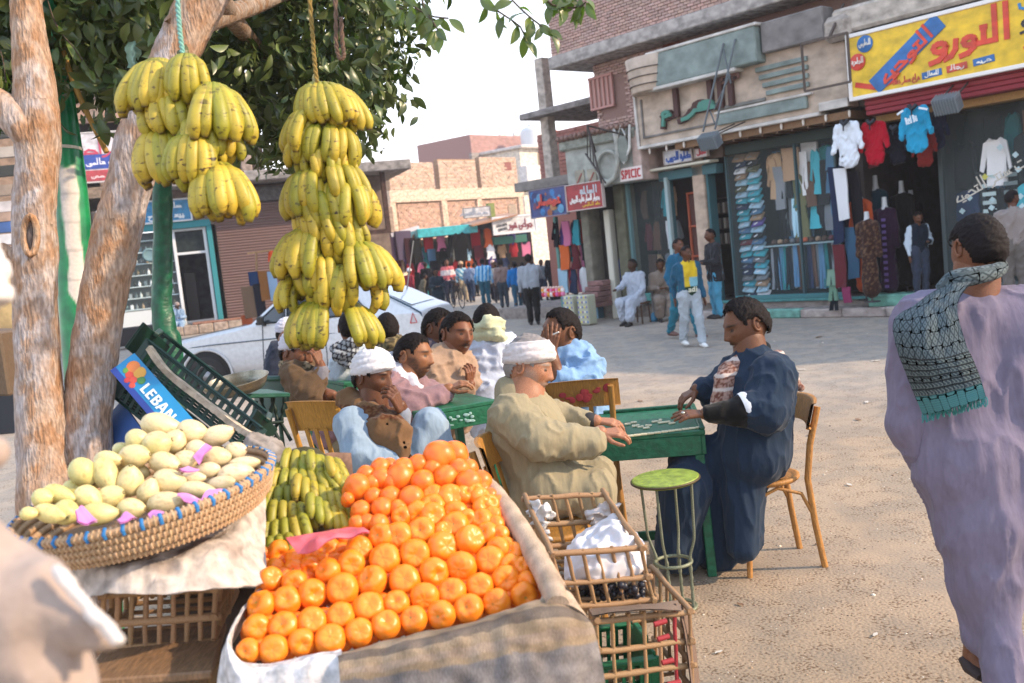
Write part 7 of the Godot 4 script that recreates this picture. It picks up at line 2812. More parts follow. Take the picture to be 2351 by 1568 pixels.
func build_stall()->void:
	var dirty:=hx("c9bcae")
	var burl:=func(band:Array)->Callable:
		return func(_u:float,v:float,p:Vector3)->Color:
			var c:=hx("a08d76")
			for q in band:
				var e:=v+0.02*wrinkle.get_noise_3dv(p*3.0)
				if e>q[0]and e<q[1]:
					c=hx(q[2])
			return c*(0.8+0.5*clampf(0.5+wrinkle.get_noise_3dv(p*2.5),0,1))
	var tb:=thing("stall_table","rough plank table under the oranges, hidden by sacking","table",at(900,1560,2.4)*Vector3(1,0,1))
	for k in 6:
		var m:=MB.new()
		m.bar(at(590,1525,2.14+k*0.09)+Vector3(0,-0.08,0),at(1290,1425,2.16+k*0.09)+Vector3(0,-0.08,0),0.08,0.02,vary(hx("8a6a4a"),0.15),Vector3.UP,0.003)
		part(tb,"plank",m,mats.wood)
	for q in[[610,2.12],[1260,2.14],[640,2.6],[1200,2.6]]:
		var m:=MB.new()
		var p:=at(q[0],1540,q[1])
		m.bar(Vector3(p.x,0,p.z),Vector3(p.x,p.y-0.06,p.z),0.05,0.05,hx("6e5238"),Vector3.BACK,0.004)
		part(tb,"post",m,mats.wood)
	var f:=drape([[[770,1497,2.05],[930,1462,2.06],[1090,1423,2.07],[1240,1378,2.09],[1300,1382,2.13]],[[776,1512,2.0],[940,1482,2.0],[1100,1442,2.01],[1262,1402,2.02],[1350,1418,2.07]],[[782,1568,1.98],[950,1545,1.98],[1110,1520,1.98],[1280,1490,1.99],[1372,1470,2.05]],[[790,1680,1.97],[960,1680,1.97],[1120,1660,1.97],[1290,1640,1.98],[1395,1600,2.04]]],90,60,0.012,burl.call([[0.22,0.40,"776b60"],[0.52,0.6,"a59280"],[0.66,0.9,"88827f"],[0.9,1.0,"857868"]]))
	single("sacking",f,mats.burlap,"striped burlap sacking hanging over the front of the orange stall","sacking","sackcloths on the orange stall")
	var r:=drape([[[1112,1098,2.62],[1150,1160,2.52],[1205,1260,2.34],[1243,1350,2.16],[1240,1385,2.09]],[[1140,1118,2.60],[1180,1172,2.5],[1244,1275,2.31],[1285,1352,2.13],[1300,1390,2.07]],[[1160,1150,2.62],[1196,1195,2.52],[1268,1300,2.32],[1312,1372,2.14],[1345,1418,2.08]],[[1150,1210,2.68],[1200,1260,2.58],[1275,1370,2.38],[1330,1440,2.18],[1372,1470,2.1]]],70,30,0.008,func(u:float,_v:float,p:Vector3)->Color:
		var c:=hx("c3ac94")
		if u>0.70 and u<0.765:
			c=hx("4a4038")
		return c*(0.8+0.5*clampf(0.5+wrinkle.get_noise_3dv(p*2.5),0,1)))
	single("sacking",r,mats.burlap,"rolled burlap edge with one dark stripe along the side of the oranges","sacking","sackcloths on the orange stall")
	var roll:=MB.new()
	limb(roll,[[1118,1112,20,0.5],[1162,1165,22,0.38],[1226,1268,26,0.2],[1268,1352,28,0.02],[1280,1392,30,-0.05]],2.12,16,40,0.1,func(p:Vector3)->Color:return hx("c3ac94")*(0.8+0.5*clampf(0.5+wrinkle.get_noise_3dv(p*2.5),0,1)))
	single("rolled_sack",roll,mats.burlap,"roll of sacking padding the side edge of the stall","sacking","sackcloths on the orange stall")
	var w:=drape([[[605,1340,2.3],[560,1400,2.2],[532,1465,2.12],[548,1512,2.06],[590,1524,2.06],[680,1510,2.06],[782,1488,2.06]],[[600,1352,2.28],[548,1408,2.17],[522,1472,2.08],[540,1530,2.02],[592,1545,2.01],[690,1530,2.01],[784,1508,2.01]],[[585,1370,2.3],[540,1430,2.18],[512,1500,2.08],[545,1568,2.0],[600,1590,1.99],[690,1580,1.99],[790,1568,1.99]],[[560,1420,2.32],[520,1500,2.2],[500,1580,2.1],[560,1660,1.99],[610,1680,1.98],[700,1680,1.98],[796,1680,1.98]]],80,40,0.010,hx("d9d6d4"))
	single("white_cloth",w,mats.canvas,"creased white cloth hanging over the corner of the orange stall","cloth")
	var cv:=drape([[[60,1290,2.55],[200,1262,2.32],[360,1245,2.28],[500,1190,2.36],[606,1062,2.62]],[[100,1330,2.45],[200,1300,2.18],[360,1285,2.14],[510,1245,2.22],[611,1130,2.48]],[[120,1390,2.38],[210,1345,2.14],[360,1330,2.10],[505,1305,2.17],[610,1250,2.36]],[[140,1420,2.38],[214,1372,2.12],[360,1363,2.08],[500,1350,2.13],[612,1338,2.26]]],90,50,0.012,func(u:float,v:float,p:Vector3)->Color:
		var k:=clampf(wrinkle.get_noise_3dv(p*1.6)*1.8-0.1,0,1)
		return hx("cfc3b8").lerp(hx("96877c"),k*0.8))
	single("canvas",cv,mats.canvas,"stained grey white canvas spread under the guava basket","canvas")
	var o:=at(236,1500,2.28)
	var x:=at(490,1482,2.34)-o
	palm_crate("palm rib crate in the dark under the guava basket's canvas",o,x,at(238,1362,2.26)-o,Vector3(-0.02,0.03,-0.3),8,5,[0.06,0.5,0.97])
	var bx:=MB.new()
	bx.bar(at(228,1510,2.25),at(505,1490,2.3),0.3,0.02,hx("8a6c50"),Vector3.UP,0.004)
	single("plank",bx,mats.wood,"grey plank under the palm rib crate","plank")
	var bx2:=MB.new()
	bx2.cbox(Transform3D(Basis(cr,Vector3.UP,cr.cross(Vector3.UP)),at(350,1640,2.5)),Vector3(0.34,0.24,0.3),0.01,hx("a58a64"))
	single("wooden_box",bx2,mats.wood,"low wooden box at the foot of the basket's crate","box")
	var wl:=MB.new()
	wl.bar(at(512,1345,2.62),at(500,1640,2.62),0.25,0.03,hx("3f3026"),cf)
	single("dark_board",wl,mats.wood,"dark board standing between the basket's crate and the orange stall","board")
	var bt:=Transform3D(Basis(cr,cu,-cf)*Basis(Vector3.BACK,0.20)*Basis(Vector3.RIGHT,0.16),at(335,1128,2.32))
	var bk:=thing("basket","large round coiled palm leaf basket with a blue stitched rim, heaped with guavas","basket",bt.origin)
	for k in 5:
		var m:=MB.new()
		var rr:=0.302-0.0065*k-(0.01 if k==4 else 0.0)
		var pts:=PackedVector3Array()
		var n:=200
		for i in n+1:
			var a:=TAU*i/n
			pts.append(bt*Vector3(cos(a)*rr,-0.017*k-0.001,sin(a)*rr))
		var cols:=[]
		for i in n+1:
			cols.append(vary(hx("b99670"),0.1)if k>0 else vary(hx("c09a72"),0.1))
		m.tube(pts,0.0098,8,cols,false)
		part(bk,"coil",m,mats.rib)
		var st:=MB.new()
		for i in 150:
			var a:=TAU*(i+0.5*(k%2))/150.0
			var e:=Vector3(cos(a),0,sin(a))
			var blue:=k==0 and i%3==0
			if k>0 and a>PI*1.25 and a<PI*1.75:
				continue
			st.tube(PackedVector3Array([bt*(e*(rr-0.004)+Vector3(0,0.010-0.017*k,0)),bt*(e*(rr+0.0105)+Vector3(0,0.001-0.017*k,0)),bt*(e*(rr+0.0045)+Vector3(0,-0.0095-0.017*k,0))]),0.0032 if not blue else 0.005,5,hx("2b82c4")if blue else vary(hx("cfac84"),0.15),false)
		part(bk,"stitching",st,mats.rib)
	var fl:=MB.new()
	fl.lathe(bt,[Vector2(0.001,-0.075),Vector2(0.27,-0.075),Vector2(0.29,-0.03)],40,hx("8f6f50"))
	part(bk,"bottom",fl,mats.rib)
	var green:=hx("173f34")
	var o1:=at(304,838,3.25)
	slot_crate("dark green slotted plastic crate lying tilted on top of the others",o1,at(566,1044,3.1)-o1,(at(344,782,3.28)-at(304,838,3.25)),at(372,768,3.5)-at(344,790,3.28),17,green)
	var ws:=MB.new()
	var wsp:=[]
	for q in[[342,798,3.2],[380,850,3.17],[430,892,3.14],[500,945,3.1],[560,990,3.05],[600,1008,3.03]]:
		wsp.append(at(q[0],q[1],q[2]))
	for k in 24:
		var p:Vector3=catmull(wsp,k/24.0)
		var q:Vector3=catmull(wsp,(k+1)/24.0)
		ws.bar(p,q,0.016+0.003*sin(k*0.9),0.02,vary(hx("cbb9a2"),0.08),cu)
	single("rag_strip",ws,mats.canvas,"pale torn strip of wood and rag along the rim of the tilted green crate","strip")
	var o2:=at(262,915,3.28)
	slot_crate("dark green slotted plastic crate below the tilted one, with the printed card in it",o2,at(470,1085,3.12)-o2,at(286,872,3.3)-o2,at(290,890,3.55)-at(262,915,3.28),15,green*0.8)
	var c0:=at(258,856,3.1)
	var c1:=at(303,826,3.12)
	var cx:=at(392,1012,2.96)-c0
	var card:=thing("printed_card","blue printed fruit box card with white lettering stuck in the green crates","card",c0+cx/2)
	var cb:=MB.new()
	var xn:=cx.normalized()
	var yn:=(c1-c0).normalized()
	yn=(yn-xn*yn.dot(xn)).normalized()
	var zn:=xn.cross(yn)
	var ct:=Transform3D(Basis(xn,yn,zn),c0)
	var lh:=0.092
	cb.cbox(ct*Transform3D(Basis(),Vector3(0.17,lh/2,0)),Vector3(0.36,lh,0.006),0.001,hx("1f86b8"))
	part(card,"card",cb,mats.sign)
	var cd:=MB.new()
	cd.cbox(ct*Transform3D(Basis(),Vector3(0.17,0.009,0.003)),Vector3(0.36,0.02,0.003),0.0005,hx("2a3f92"))
	part(card,"blue_band",cd,mats.sign)
	var ll:=MB.new()
	latin(ll,"LEBAN",ct*Transform3D(Basis(),Vector3(0.205,0.047,0.0045)),0.034,0.003,hx("e6eef2"),0.165)
	part(card,"lettering",ll,mats.sign)
	var fr:=[[0.035,0.060,0.026,"e8823a"],[0.068,0.064,0.024,"e8a83c"],[0.050,0.036,0.016,"d84a34"],[0.075,0.034,0.015,"d8503a"],[0.028,0.036,0.012,"6a9a3c"],[0.096,0.052,0.016,"4f8a40"],[0.062,0.018,0.011,"c43a3a"],[0.09,0.02,0.012,"d8503a"]]
	for q in fr:
		var m:=MB.new()
		m.ball(ct*Transform3D(Basis.from_scale(Vector3(q[2],q[2]*0.85,0.0025)),Vector3(q[0],q[1],0.0035)),hx(q[3]),16,7)
		part(card,"printed_fruit",m,mats.sign)
	var cb2:=MB.new()
	cb2.bar(at(245,960,3.3),at(330,1085,3.15),0.16,0.008,hx("3f5f9a"),cf)
	single("blue_carton",cb2,mats.sign,"shaded blue carton leaning behind the guavas against the trunk","carton")
	var cbd:=drape([[[648,1046,2.95],[700,1046,2.96],[760,1040,2.98],[806,1040,2.98]],[[650,1110,2.93],[700,1110,2.94],[760,1105,2.96],[812,1110,2.95]]],20,6,0.004,hx("b48a6c"))
	single("cardboard",cbd,mats.matte,"torn brown cardboard standing behind the small bananas","cardboard")
	var sk:=thing("sack","dirty grey stuffed sack between the guavas and the small bananas","sack",at(600,1100,2.9))
	soft(sk,"sack","canvas",px(2.9,[[585,1030,0,32,622,1040,0,30],[600,1060,0,36,618,1120,0,34],[572,1085,0,24,600,1110,0,30]]),0.03,0.010,hx("9f968e"),0.012)
	var b0:=at(1300,1402,3.0)
	var bxv:=at(1500,1384,3.08)-b0
	var byv:=at(1268,1272,2.95)-b0
	var bzv:=at(1207,1145,3.35)-at(1268,1272,2.95)
	palm_crate("palm rib crate holding white plastic bags and dark grapes beside the oranges",b0,bxv,byv,bzv,6,7,[0.05,0.48,1.0])
	var pb:=thing("plastic_bag","crumpled white plastic sheet lying in the palm rib crate","bag",at(1390,1330,3.1),"plastic wrapping in the palm crate")
	part(pb,"sheet",drape([[[1330,1225,3.3],[1380,1190,3.3],[1420,1175,3.3],[1450,1215,3.28]],[[1300,1265,3.14],[1365,1240,3.08],[1430,1225,3.1],[1478,1245,3.14]],[[1295,1320,3.06],[1360,1300,3.0],[1430,1285,3.03],[1484,1290,3.08]],[[1305,1345,3.06],[1360,1340,3.02],[1430,1330,3.04],[1486,1335,3.1]]],60,50,0.035,hx("dedade")),mats.thin_plastic)
	var pb2:=thing("plastic_bag","torn white plastic caught in the corner of the palm rib crate","bag",at(1248,1230,3.2),"plastic wrapping in the palm crate")
	soft(pb2,"sheet","thin_plastic",px(3.25,[[1230,1165,0,12,1258,1175,0,12,1.5],[1240,1185,0,10,1256,1235,0,7,1.5],[1225,1170,0,9,1232,1215,0,5]]),0.012,0.006,hx("d9d4d2"),0.02,Vector3(3,3,3))
	var pb3:=thing("plastic_bag","clear bag with a printed newspaper sheet at the back of the palm crate","bag",at(1390,1180,3.3),"plastic wrapping in the palm crate")
	soft(pb3,"sheet","thin_plastic",px(3.4,[[1360,1180,0,14,1405,1172,0,18,1.6],[1370,1196,0,12,1420,1198,0,12,1.6]]),0.012,0.006,hx("c9bfba"),0.016,Vector3(3,3,3))
	var gr:=thing("grape_bunch","dark blue grapes in a clear bag at the bottom of the palm rib crate","grapes",at(1400,1385,3.05))
	var gm:=MB.new()
	gm.ball(Transform3D(Basis.from_scale(Vector3(0.012,0.012,0.012)),Vector3.ZERO),hx("26222e"),12,8)
	var gmesh:=gm.commit()
	for k in 60:
		var o3:=MeshInstance3D.new()
		o3.name="grape"
		o3.mesh=gmesh
		o3.material_override=mats.citrus
		gr.add_child(o3,true)
		o3.position=at(1335+(k%12)*12.5+rng.randf_range(-4,4),1352+(k/12)*7.0-8.0+rng.randf_range(-3,3),3.02+rng.randf_range(0,0.08)+0.012*(k/12))-gr.position
	var pc0:=at(1378,1640,2.98)
	palm_crate("palm rib crate with a red painted rib under the crate of bags",pc0,at(1590,1610,3.1)-pc0,at(1368,1408,2.95)-pc0,Vector3(-0.06,0.02,-0.35),6,5,[0.1,0.37,0.62,0.92],true)
	var red:=MB.new()
	for q in[[1502,1434,1530,1425],[1510,1468,1536,1460],[1520,1522,1546,1515],[1533,1572,1562,1565]]:
		red.line(at(q[0],q[1],2.96),at(q[2],q[3],2.97),0.0085,7,hx("b3343a"))
	single("red_paint_marks",red,mats.rib,"red paint marks across the ribs of the lower palm crate","paint marks")
	var gc0:=at(1384,1640,3.1)
	slot_crate("bright green slotted plastic crate inside the lower palm crate",gc0,at(1505,1620,3.14)-gc0,at(1380,1525,3.08)-gc0,Vector3(-0.05,0.02,-0.25),6,hx("1b7a4e"))
	var sk2:=drape([[[1352,1398,2.98],[1420,1392,3.0],[1500,1385,3.04],[1556,1378,3.1]],[[1360,1412,2.93],[1425,1404,2.94],[1505,1398,2.98],[1566,1402,3.04]]],40,8,0.006,hx("8c7a6c"))
	single("sackcloth",sk2,mats.burlap,"brown sackcloth laid over the top of the lower palm crate","sacking")
	var sk3:=drape([[[1548,1385,3.06],[1562,1420,3.06],[1576,1500,3.06],[1592,1640,3.06]],[[1575,1390,3.2],[1585,1430,3.2],[1596,1500,3.2],[1612,1640,3.2]],[[1560,1370,3.4],[1575,1430,3.4],[1590,1500,3.4],[1605,1640,3.4]]],30,16,0.008,hx("8f7a6c"))
	single("sackcloth",sk3,mats.burlap,"brown sackcloth hanging down the far side of the lower palm crate","sacking")
func orange_mesh(kind:int)->ArrayMesh:
	var mb:=MB.new()
	var pts:=PackedVector3Array()
	var cols:=PackedColorArray()
	var nu:=30
	var nv:=22
	var sd:=kind*13.7
	for j in nv+1:
		var th:=PI*j/nv
		for i in nu:
			var ph:=TAU*i/nu
			var d:=Vector3(sin(th)*cos(ph),sin(th)*sin(ph),cos(th))
			var r:=1.0+0.05*wrinkle.get_noise_3d(d.x*0.13+sd,d.y*0.13,d.z*0.13)
			var dent:=0.0
			if kind<5:
				d.z*=0.86
				dent=exp(-pow(th/(0.36+0.05*kind),2))*(0.36-0.03*kind)
				r+=0.022*cos(ph*7.0+sd)*exp(-pow((th-0.55)/0.3,2))
				r+=0.03*rough_noise.get_noise_3d(d.x*0.25+sd,d.y*0.25,d.z*0.25)
			else:
				dent=exp(-pow(th/0.16,2))*0.05
			var p:=d*r
			p.z-=dent
			pts.append(p)
			var base:=hx("ec7a18")if kind<5 else hx("e2601c")
			var c:=base.lerp(hx("f0962c"),0.3+0.3*rough_noise.get_noise_3d(d.x*0.1,d.y*0.1+sd,d.z*0.1))
			if th<0.09:
				c=hx("8a8a3a")if kind%2==1 else hx("b4701c")
			cols.append(c)
	mb.grid(pts,nu,nv+1,cols,true,true)
	return mb.commit()
func banana(st:Vector3,dir:Vector3,out:Vector3,l:float,r:float,col:Color)->MB:
	var mb:=MB.new()
	var pts:=PackedVector3Array()
	var rad:=PackedFloat32Array()
	var cols:=[]
	var n:=13
	var tipc:=hx("4a3a20")
	for k in n+1:
		var t:=float(k)/n
		var a:=t*1.35
		pts.append(st+out*(sin(a*1.5)*0.36*l)+dir*(l*(t*0.98-0.05)))
		var pr:=smoothstep(0.0,0.22,t)*(1.0-smoothstep(0.80,1.0,t)*0.72)
		rad.append(r*(0.34+0.66*pr))
		cols.append(col.lerp(hx("7d8a2c"),0.55*(1.0-smoothstep(0.03,0.2,t))).lerp(tipc,smoothstep(0.955,0.985,t)))
	var i0:=mb.v.size()
	mb.tube(pts,rad,10,cols)
	for i in range(i0,i0+(n+1)*10):
		var c:=pts[(i-i0)/10]
		mb.v[i]=c+(mb.v[i]-c)*(1.0+(0.055 if(i-i0)%2==0 else-0.035))
	return mb
func banana_colour()->Color:
	return vary(hx("999626").lerp(hx("ceb23a"),rng.randf()),0.08)
func hand_of_bananas(t:Node3D,x:float,y:float,d:float,a0:float,a1:float,n:int,l:float,r0:float,flare:=0.5,droop:=0.0,called:="banana")->void:
	var c:=at(x,y,d)
	var lean:=rng.randf_range(-0.22,0.22)
	var cush:=MB.new()
	var arc:=PackedVector3Array()
	for k in 9:
		var a:=deg_to_rad(lerpf(a0,a1,k/8.0))
		var e:=-cf*cos(a)+cr*sin(a)
		arc.append(c+e*r0*0.8)
	cush.tube(arc,0.014,8,hx("7d7a2a"))
	var crown:=part(t,"crown_stalk",cush,mats.banana)
	for k in n:
		var a:=deg_to_rad(lerpf(a0,a1,(k+0.5)/n)+rng.randf_range(-4,4))
		for row in 2:
			var e:=(-cf*cos(a)+cr*sin(a)).normalized()
			var up:=(Vector3.UP+cr*lean).normalized()
			var st:=c+e*(r0+(0.0 if row==0 else-0.015))+up*(0.0 if row==0 else-0.02)
			var dir:=(-up+e*(flare*(1.0 if row==0 else 0.5)-0.48)+Vector3(rng.randf_range(-0.1,0.1),droop,rng.randf_range(-0.1,0.1))).normalized()
			if row==1 and k%2==0:
				continue
			var ll:=l*0.93*rng.randf_range(0.9,1.08)*(1.0 if row==0 else 0.95)
			part(crown,called,banana(st,dir,e,ll,0.0192*rng.randf_range(0.92,1.08)*l/0.155,banana_colour()),mats.banana)
func build_fruit()->void:
# ---- oranges
	var ms:=[]
	for k in 7:
		ms.append(orange_mesh(k))
	var rows:=[
		["bottom row of the mandarin pile",[162,1370,72,318,1360,85,487,1318,80,662,1300,90,840,1258,82,1003,1212,86,1172,1180,80,1340,1150,85,1510,1115,88,1680,1078,85,1848,1035,82],0],
		["second row of the mandarin pile",[213,1228,80,378,1222,88,552,1195,88,727,1160,83,900,1108,95,1068,1082,77,1240,1045,86,1408,1012,85,1578,978,80,1735,935,82,1865,950,66],0],
		["third row of the mandarin pile",[240,1090,85,397,1062,85,553,1020,85,737,995,95,917,945,92,1118,940,93,1297,893,88,1466,857,90,1640,820,85,1765,850,68,1838,860,62],0],
		["fourth row of the mandarin pile",[300,930,72,445,955,74,650,885,78,790,838,82,998,812,92,1183,785,92,1350,735,92,1520,692,92,1690,750,72,1785,770,62],0],
		["fifth row of the mandarin pile",[840,750,78,975,670,78,1080,668,85,1222,642,85,1425,605,82,1290,545,80,1620,650,66,1700,665,60],0],
		["back slope of the mandarin pile",[1400,432,80,1430,525,70,1290,490,76,1590,570,66,1600,490,66,1580,430,60,1640,470,55,1650,540,55,1490,415,60,1200,530,74,1100,548,62,1290,418,64,1545,395,55,1500,560,56,1360,640,60,1670,600,55,1735,730,55],0],
		["low left heap below the pink plastic",[350,765,70,445,815,66,550,800,58,655,750,70,770,672,62,885,662,62,330,855,58,440,872,62,540,862,66,258,850,50,740,770,62,268,985,56,262,920,52,620,830,58,255,1010,50,700,830,60,260,780,44],2],
		["big navel oranges heaped at the back",[1330,185,100,1090,310,86,1230,340,76,1370,310,76,1510,345,80,830,368,82,975,315,66,970,250,60,880,292,56,1110,262,72,1160,440,80,1030,430,66,925,425,54,980,500,68,850,510,60,1450,262,66,1200,232,64,960,595,62,890,582,50,825,590,50,1290,255,60,1080,500,56,1040,340,56,1300,400,50,920,345,52,770,440,40],5],
	]
	var tops:={"5/0":"biggest reddish navel orange, on the very top of the heap","5/5":"large navel orange at the banana side of the heap","5/2":"navel orange with its star shaped navel facing out, below the topmost"}
	var fill:=[]
	for row in rows:
		var l:Array=row[1]
		for k in range(0,l.size(),3):
			var x:float=(520.0+l[k]/2.609)*0.97958
			var y:float=(1000.0+l[k+1]/2.609)*0.97958
			var r:float=l[k+2]/2.609*0.97958
			var back:float=(1370.0-0.2*l[k])-l[k+1]
			var d:float=2.09+back*0.00042+(0.05 if row[2]==2 else 0.0)+0.00009*l[k]
			var wr:float=r*d/FL*1.03
			var facing:=Basis(cr,cu,-cf)*Basis(Vector3.RIGHT,-0.25+rng.randf_range(-0.5,0.35))*Basis(Vector3.UP,rng.randf_range(-0.55,0.55))*Basis(Vector3.BACK,rng.randf()*TAU)
			var kind:=rng.randi()%5
			if row[2]==5:
				kind=5+rng.randi()%2
				facing=Basis(Vector3(rng.randfn(),rng.randfn(),rng.randfn()).normalized(),rng.randf()*TAU)
			elif row[2]==2 and rng.randf()<0.5:
				facing=Basis(Vector3(rng.randfn(),rng.randfn(),rng.randfn()).normalized(),rng.randf()*TAU)
			var key:="%d/%d"%[row[2],k/3]
			var big:bool=row[2]==5
			var lab:String=tops.get(key,"%s %s, %s of the %s"%["glossy reddish" if big else "puffy dented" if row[2]==0 else "small smooth","navel orange" if big else "mandarin",NTH[k/3],row[0]])
			placed("navel_orange" if big else "mandarin",ms[kind],mats.citrus,Transform3D(facing.scaled(Vector3.ONE*wr*(1.0 if kind>4 else 1.04)),at(x,y,d)),lab,"orange" if big else "mandarin","navel oranges at the back of the pile" if big else "mandarins heaped on the stall")
			fill.append([at(x+rng.randf_range(-10,10),y+r*0.4,d+wr*1.7),wr*0.95])
			fill.append([at(x+r*0.9,y-r*0.1,d+wr*1.5),wr*0.9])
	var mm:=MultiMesh.new()
	mm.transform_format=MultiMesh.TRANSFORM_3D
	mm.mesh=ms[5]
	mm.instance_count=fill.size()
	for k in fill.size():
		mm.set_instance_transform(k,Transform3D(Basis(Vector3.UP,rng.randf()*TAU).scaled(Vector3.ONE*fill[k][1]),fill[k][0]))
	var mi:=MultiMeshInstance3D.new()
	mi.name="oranges_inside_the_heap"
	mi.multimesh=mm
	mi.material_override=mats.citrus
	add_child(mi)
	mi.set_meta("kind","stuff")
	mi.set_meta("label","inner oranges of the heap, glimpsed only through the gaps")
	mi.set_meta("category","oranges")
# ---- pink plastic bag
	var pk:=drape([[[655,1232,2.32],[700,1232,2.33],[770,1212,2.35],[830,1208,2.36]],[[668,1250,2.29],[720,1240,2.29],[780,1222,2.31],[842,1216,2.33]],[[682,1268,2.28],[730,1262,2.27],[765,1238,2.29],[850,1222,2.32]]],34,14,0.014,hx("dd6a74"))
	single("pink_plastic",pk,mats.thin_plastic,"crumpled pink plastic sheet between the small bananas and the mandarins","plastic sheet")
# ---- guavas
	var gv:=[915,115,105,62,-12,890,222,82,74,20,990,200,64,60,60,1085,150,76,64,0,1235,168,88,54,20,778,192,62,56,0,765,290,86,66,10,930,325,86,58,-10,1120,250,66,48,-10,1050,312,76,54,15,1225,292,76,56,0,1335,258,62,50,10,1380,330,82,40,8,600,400,98,64,-55,470,382,80,66,-50,612,310,80,50,0,732,425,86,70,80,632,515,72,62,20,955,430,86,68,-5,838,482,68,54,70,1095,408,66,36,0,1182,365,62,42,10,1332,388,96,58,5,940,552,102,62,8,1122,482,112,48,-5,1250,450,92,48,15,562,612,96,60,5,742,588,82,58,5,376,608,76,66,-20,500,522,76,60,-30,242,522,58,48,0,335,505,92,46,-15,290,612,96,50,-10,165,612,46,36,0,500,430,60,50,-30,690,250,50,40,0,1010,255,50,40,0,860,560,50,42,0,690,330,52,44,10,1160,200,50,40,0,420,470,56,46,0,790,380,54,44,0]
	var gname:=["long guava lying on top of the heap","round guava just below the topmost one","greenish guava behind the round one","pale guava beside the printed card","guava at the far top edge","guava at the upper trunk side","smooth guava with a round end facing out","pale guava in the heap's middle","small guava in pink tissue near the top","blunt guava in pink tissue","pale guava wrapped low in tissue","guava near the grey sack","flat lying guava beside the sack"]
	for k in range(0,gv.size(),5):
		var x:float=gv[k]/2.409*0.97958
		var y:float=(950.0+gv[k+1]/2.409)*0.97958
		var d:float=2.10+(1195.0-y)*0.0013+(x-330.0)*0.0004+(0.0 if k<170 else 0.06)
		var a:float=gv[k+2]*1.08/2.409*0.97958*d/FL
		var b:float=gv[k+3]*1.08/2.409*0.97958*d/FL
		var rot:=Basis(cr,cu,-cf)*Basis(Vector3.BACK,deg_to_rad(gv[k+4]))*Basis(Vector3.UP,rng.randf_range(-0.35,0.35))
		var mb:=MB.new()
		var pr:=[]
		for j in 17:
			var t:=j/16.0
			var w:=PI*t
			var rr:=sin(w)*(1.0+0.16*cos(w))*(1.0-0.24*smoothstep(0.55,1.0,t))
			pr.append(Vector2(maxf(rr,0.001)*b,-cos(w)*a*1.02))
		pr.append(Vector2(b*0.16,a*1.0))
		pr.append(Vector2(b*0.13,a*1.05))
		pr.append(Vector2(0.001,a*1.0))
		var gc:=vary(hx("dccb84").lerp(hx("e0caa2"),clampf((x-150)/350.0,0,1)),0.06)
		var cols:=[]
		for j in pr.size():
			cols.append(gc if j<17 else hx("5a4a30"))
		mb.lathe(Transform3D(rot*Basis(Vector3.BACK,-PI/2),at(x,y,d)),pr,30,cols)
		for i in mb.v.size():
			mb.v[i]+=(mb.v[i]-at(x,y,d))*0.09*wrinkle.get_noise_3dv(mb.v[i]*2.5)
			mb.c[i]=mb.c[i].lerp(hx("8f6a3c"),clampf(rough_noise.get_noise_3dv(mb.v[i]*9.0)*3.0-1.3,0,1)*0.55).lerp(hx("a9ad58"),clampf(wrinkle.get_noise_3dv(mb.v[i]*1.5)*1.5,0,1)*0.5)
		var gl:String=gname[k/5]if k/5<gname.size()else "pale yellow guava, %s in the %s"%[NTH[(k/5-13)%10],["middle of the heap","lower heap by the rim","gaps of the heap"][mini((k/5-13)/10,2)]]
		single("guava",mb,mats.guava,gl,"guava","guavas heaped in the basket")
	var tissue:=[[[430,590],[470,570],[560,660],[440,650]],[[660,640],[720,600],[800,650],[690,665]],[[830,600],[900,585],[1040,605],[850,640]],[[990,510],[1060,540],[1200,540],[1010,500]],[[1130,540],[1250,505],[1340,460],[1180,490]],[[1000,360],[1060,345],[1120,350],[1030,375]],[[1080,270],[1160,215],[1200,240],[1110,310]],[[1340,450],[1420,410],[1490,355],[1400,400]]]
	var tn:=["under the guava nearest the blurred man","in a twist under the middle rim guava","under the big guava at the rim","between the rim guavas","along the basket's rim","under the blunt guava","between the upper guavas","at the sack side of the rim"]
	for k in tissue.size():
		var rw:=[]
		var q:Array=tissue[k]
		for pr in[[q[0],q[1]],[q[3],q[2]]]:
			var line:=[]
			for f in 4:
				var e:Vector2=Vector2(pr[0][0],pr[0][1]).lerp(Vector2(pr[1][0],pr[1][1]),f/3.0)
				line.append([e.x/2.409*0.97958,(950+e.y/2.409)*0.97958+3*sin(f*2.0+k),2.06+(620-e.y)*0.0005+(e.x-800)*0.00018])
			rw.append(line)
		single("tissue_paper",drape(rw,20,8,0.02,hx("d98ac8")),mats.thin_plastic,"pink tissue paper "+tn[k],"tissue paper","pink tissues in the guava basket")
# ---- hanging bananas
	var lb:=thing("banana_bunch","hanging bunch of spotted bananas in four tiers on the blue green rope","bananas",at(400,500,2.78))
	hand_of_bananas(lb,372,150,2.8,-90,40,10,0.17,0.035,0.55)
	hand_of_bananas(lb,432,138,2.74,-40,60,5,0.15,0.03,0.3)
	hand_of_bananas(lb,405,235,2.8,-100,60,10,0.14,0.07,0.35)
	hand_of_bananas(lb,470,285,2.76,-60,90,8,0.13,0.06,0.3)
	hand_of_bananas(lb,488,205,2.74,-10,100,8,0.175,0.032,0.55)
	hand_of_bananas(lb,384,312,2.8,-90,60,10,0.18,0.045,0.45)
	hand_of_bananas(lb,450,318,2.72,-60,60,6,0.16,0.04,0.3)
	hand_of_bananas(lb,500,385,2.72,-60,90,9,0.17,0.03,0.5)
	var stalk:=MB.new()
	limb(stalk,[[420,118,14],[428,200,20],[424,300,22],[440,400,20],[480,470,14]],2.83,12,20,0.1,func(_p):return hx("5a5a24"))
	part(lb,"stalk",stalk,mats.banana)
	var rb:=thing("banana_column","long hanging column of bananas in seven tiers on the brown rope","bananas",at(750,810,3.05))
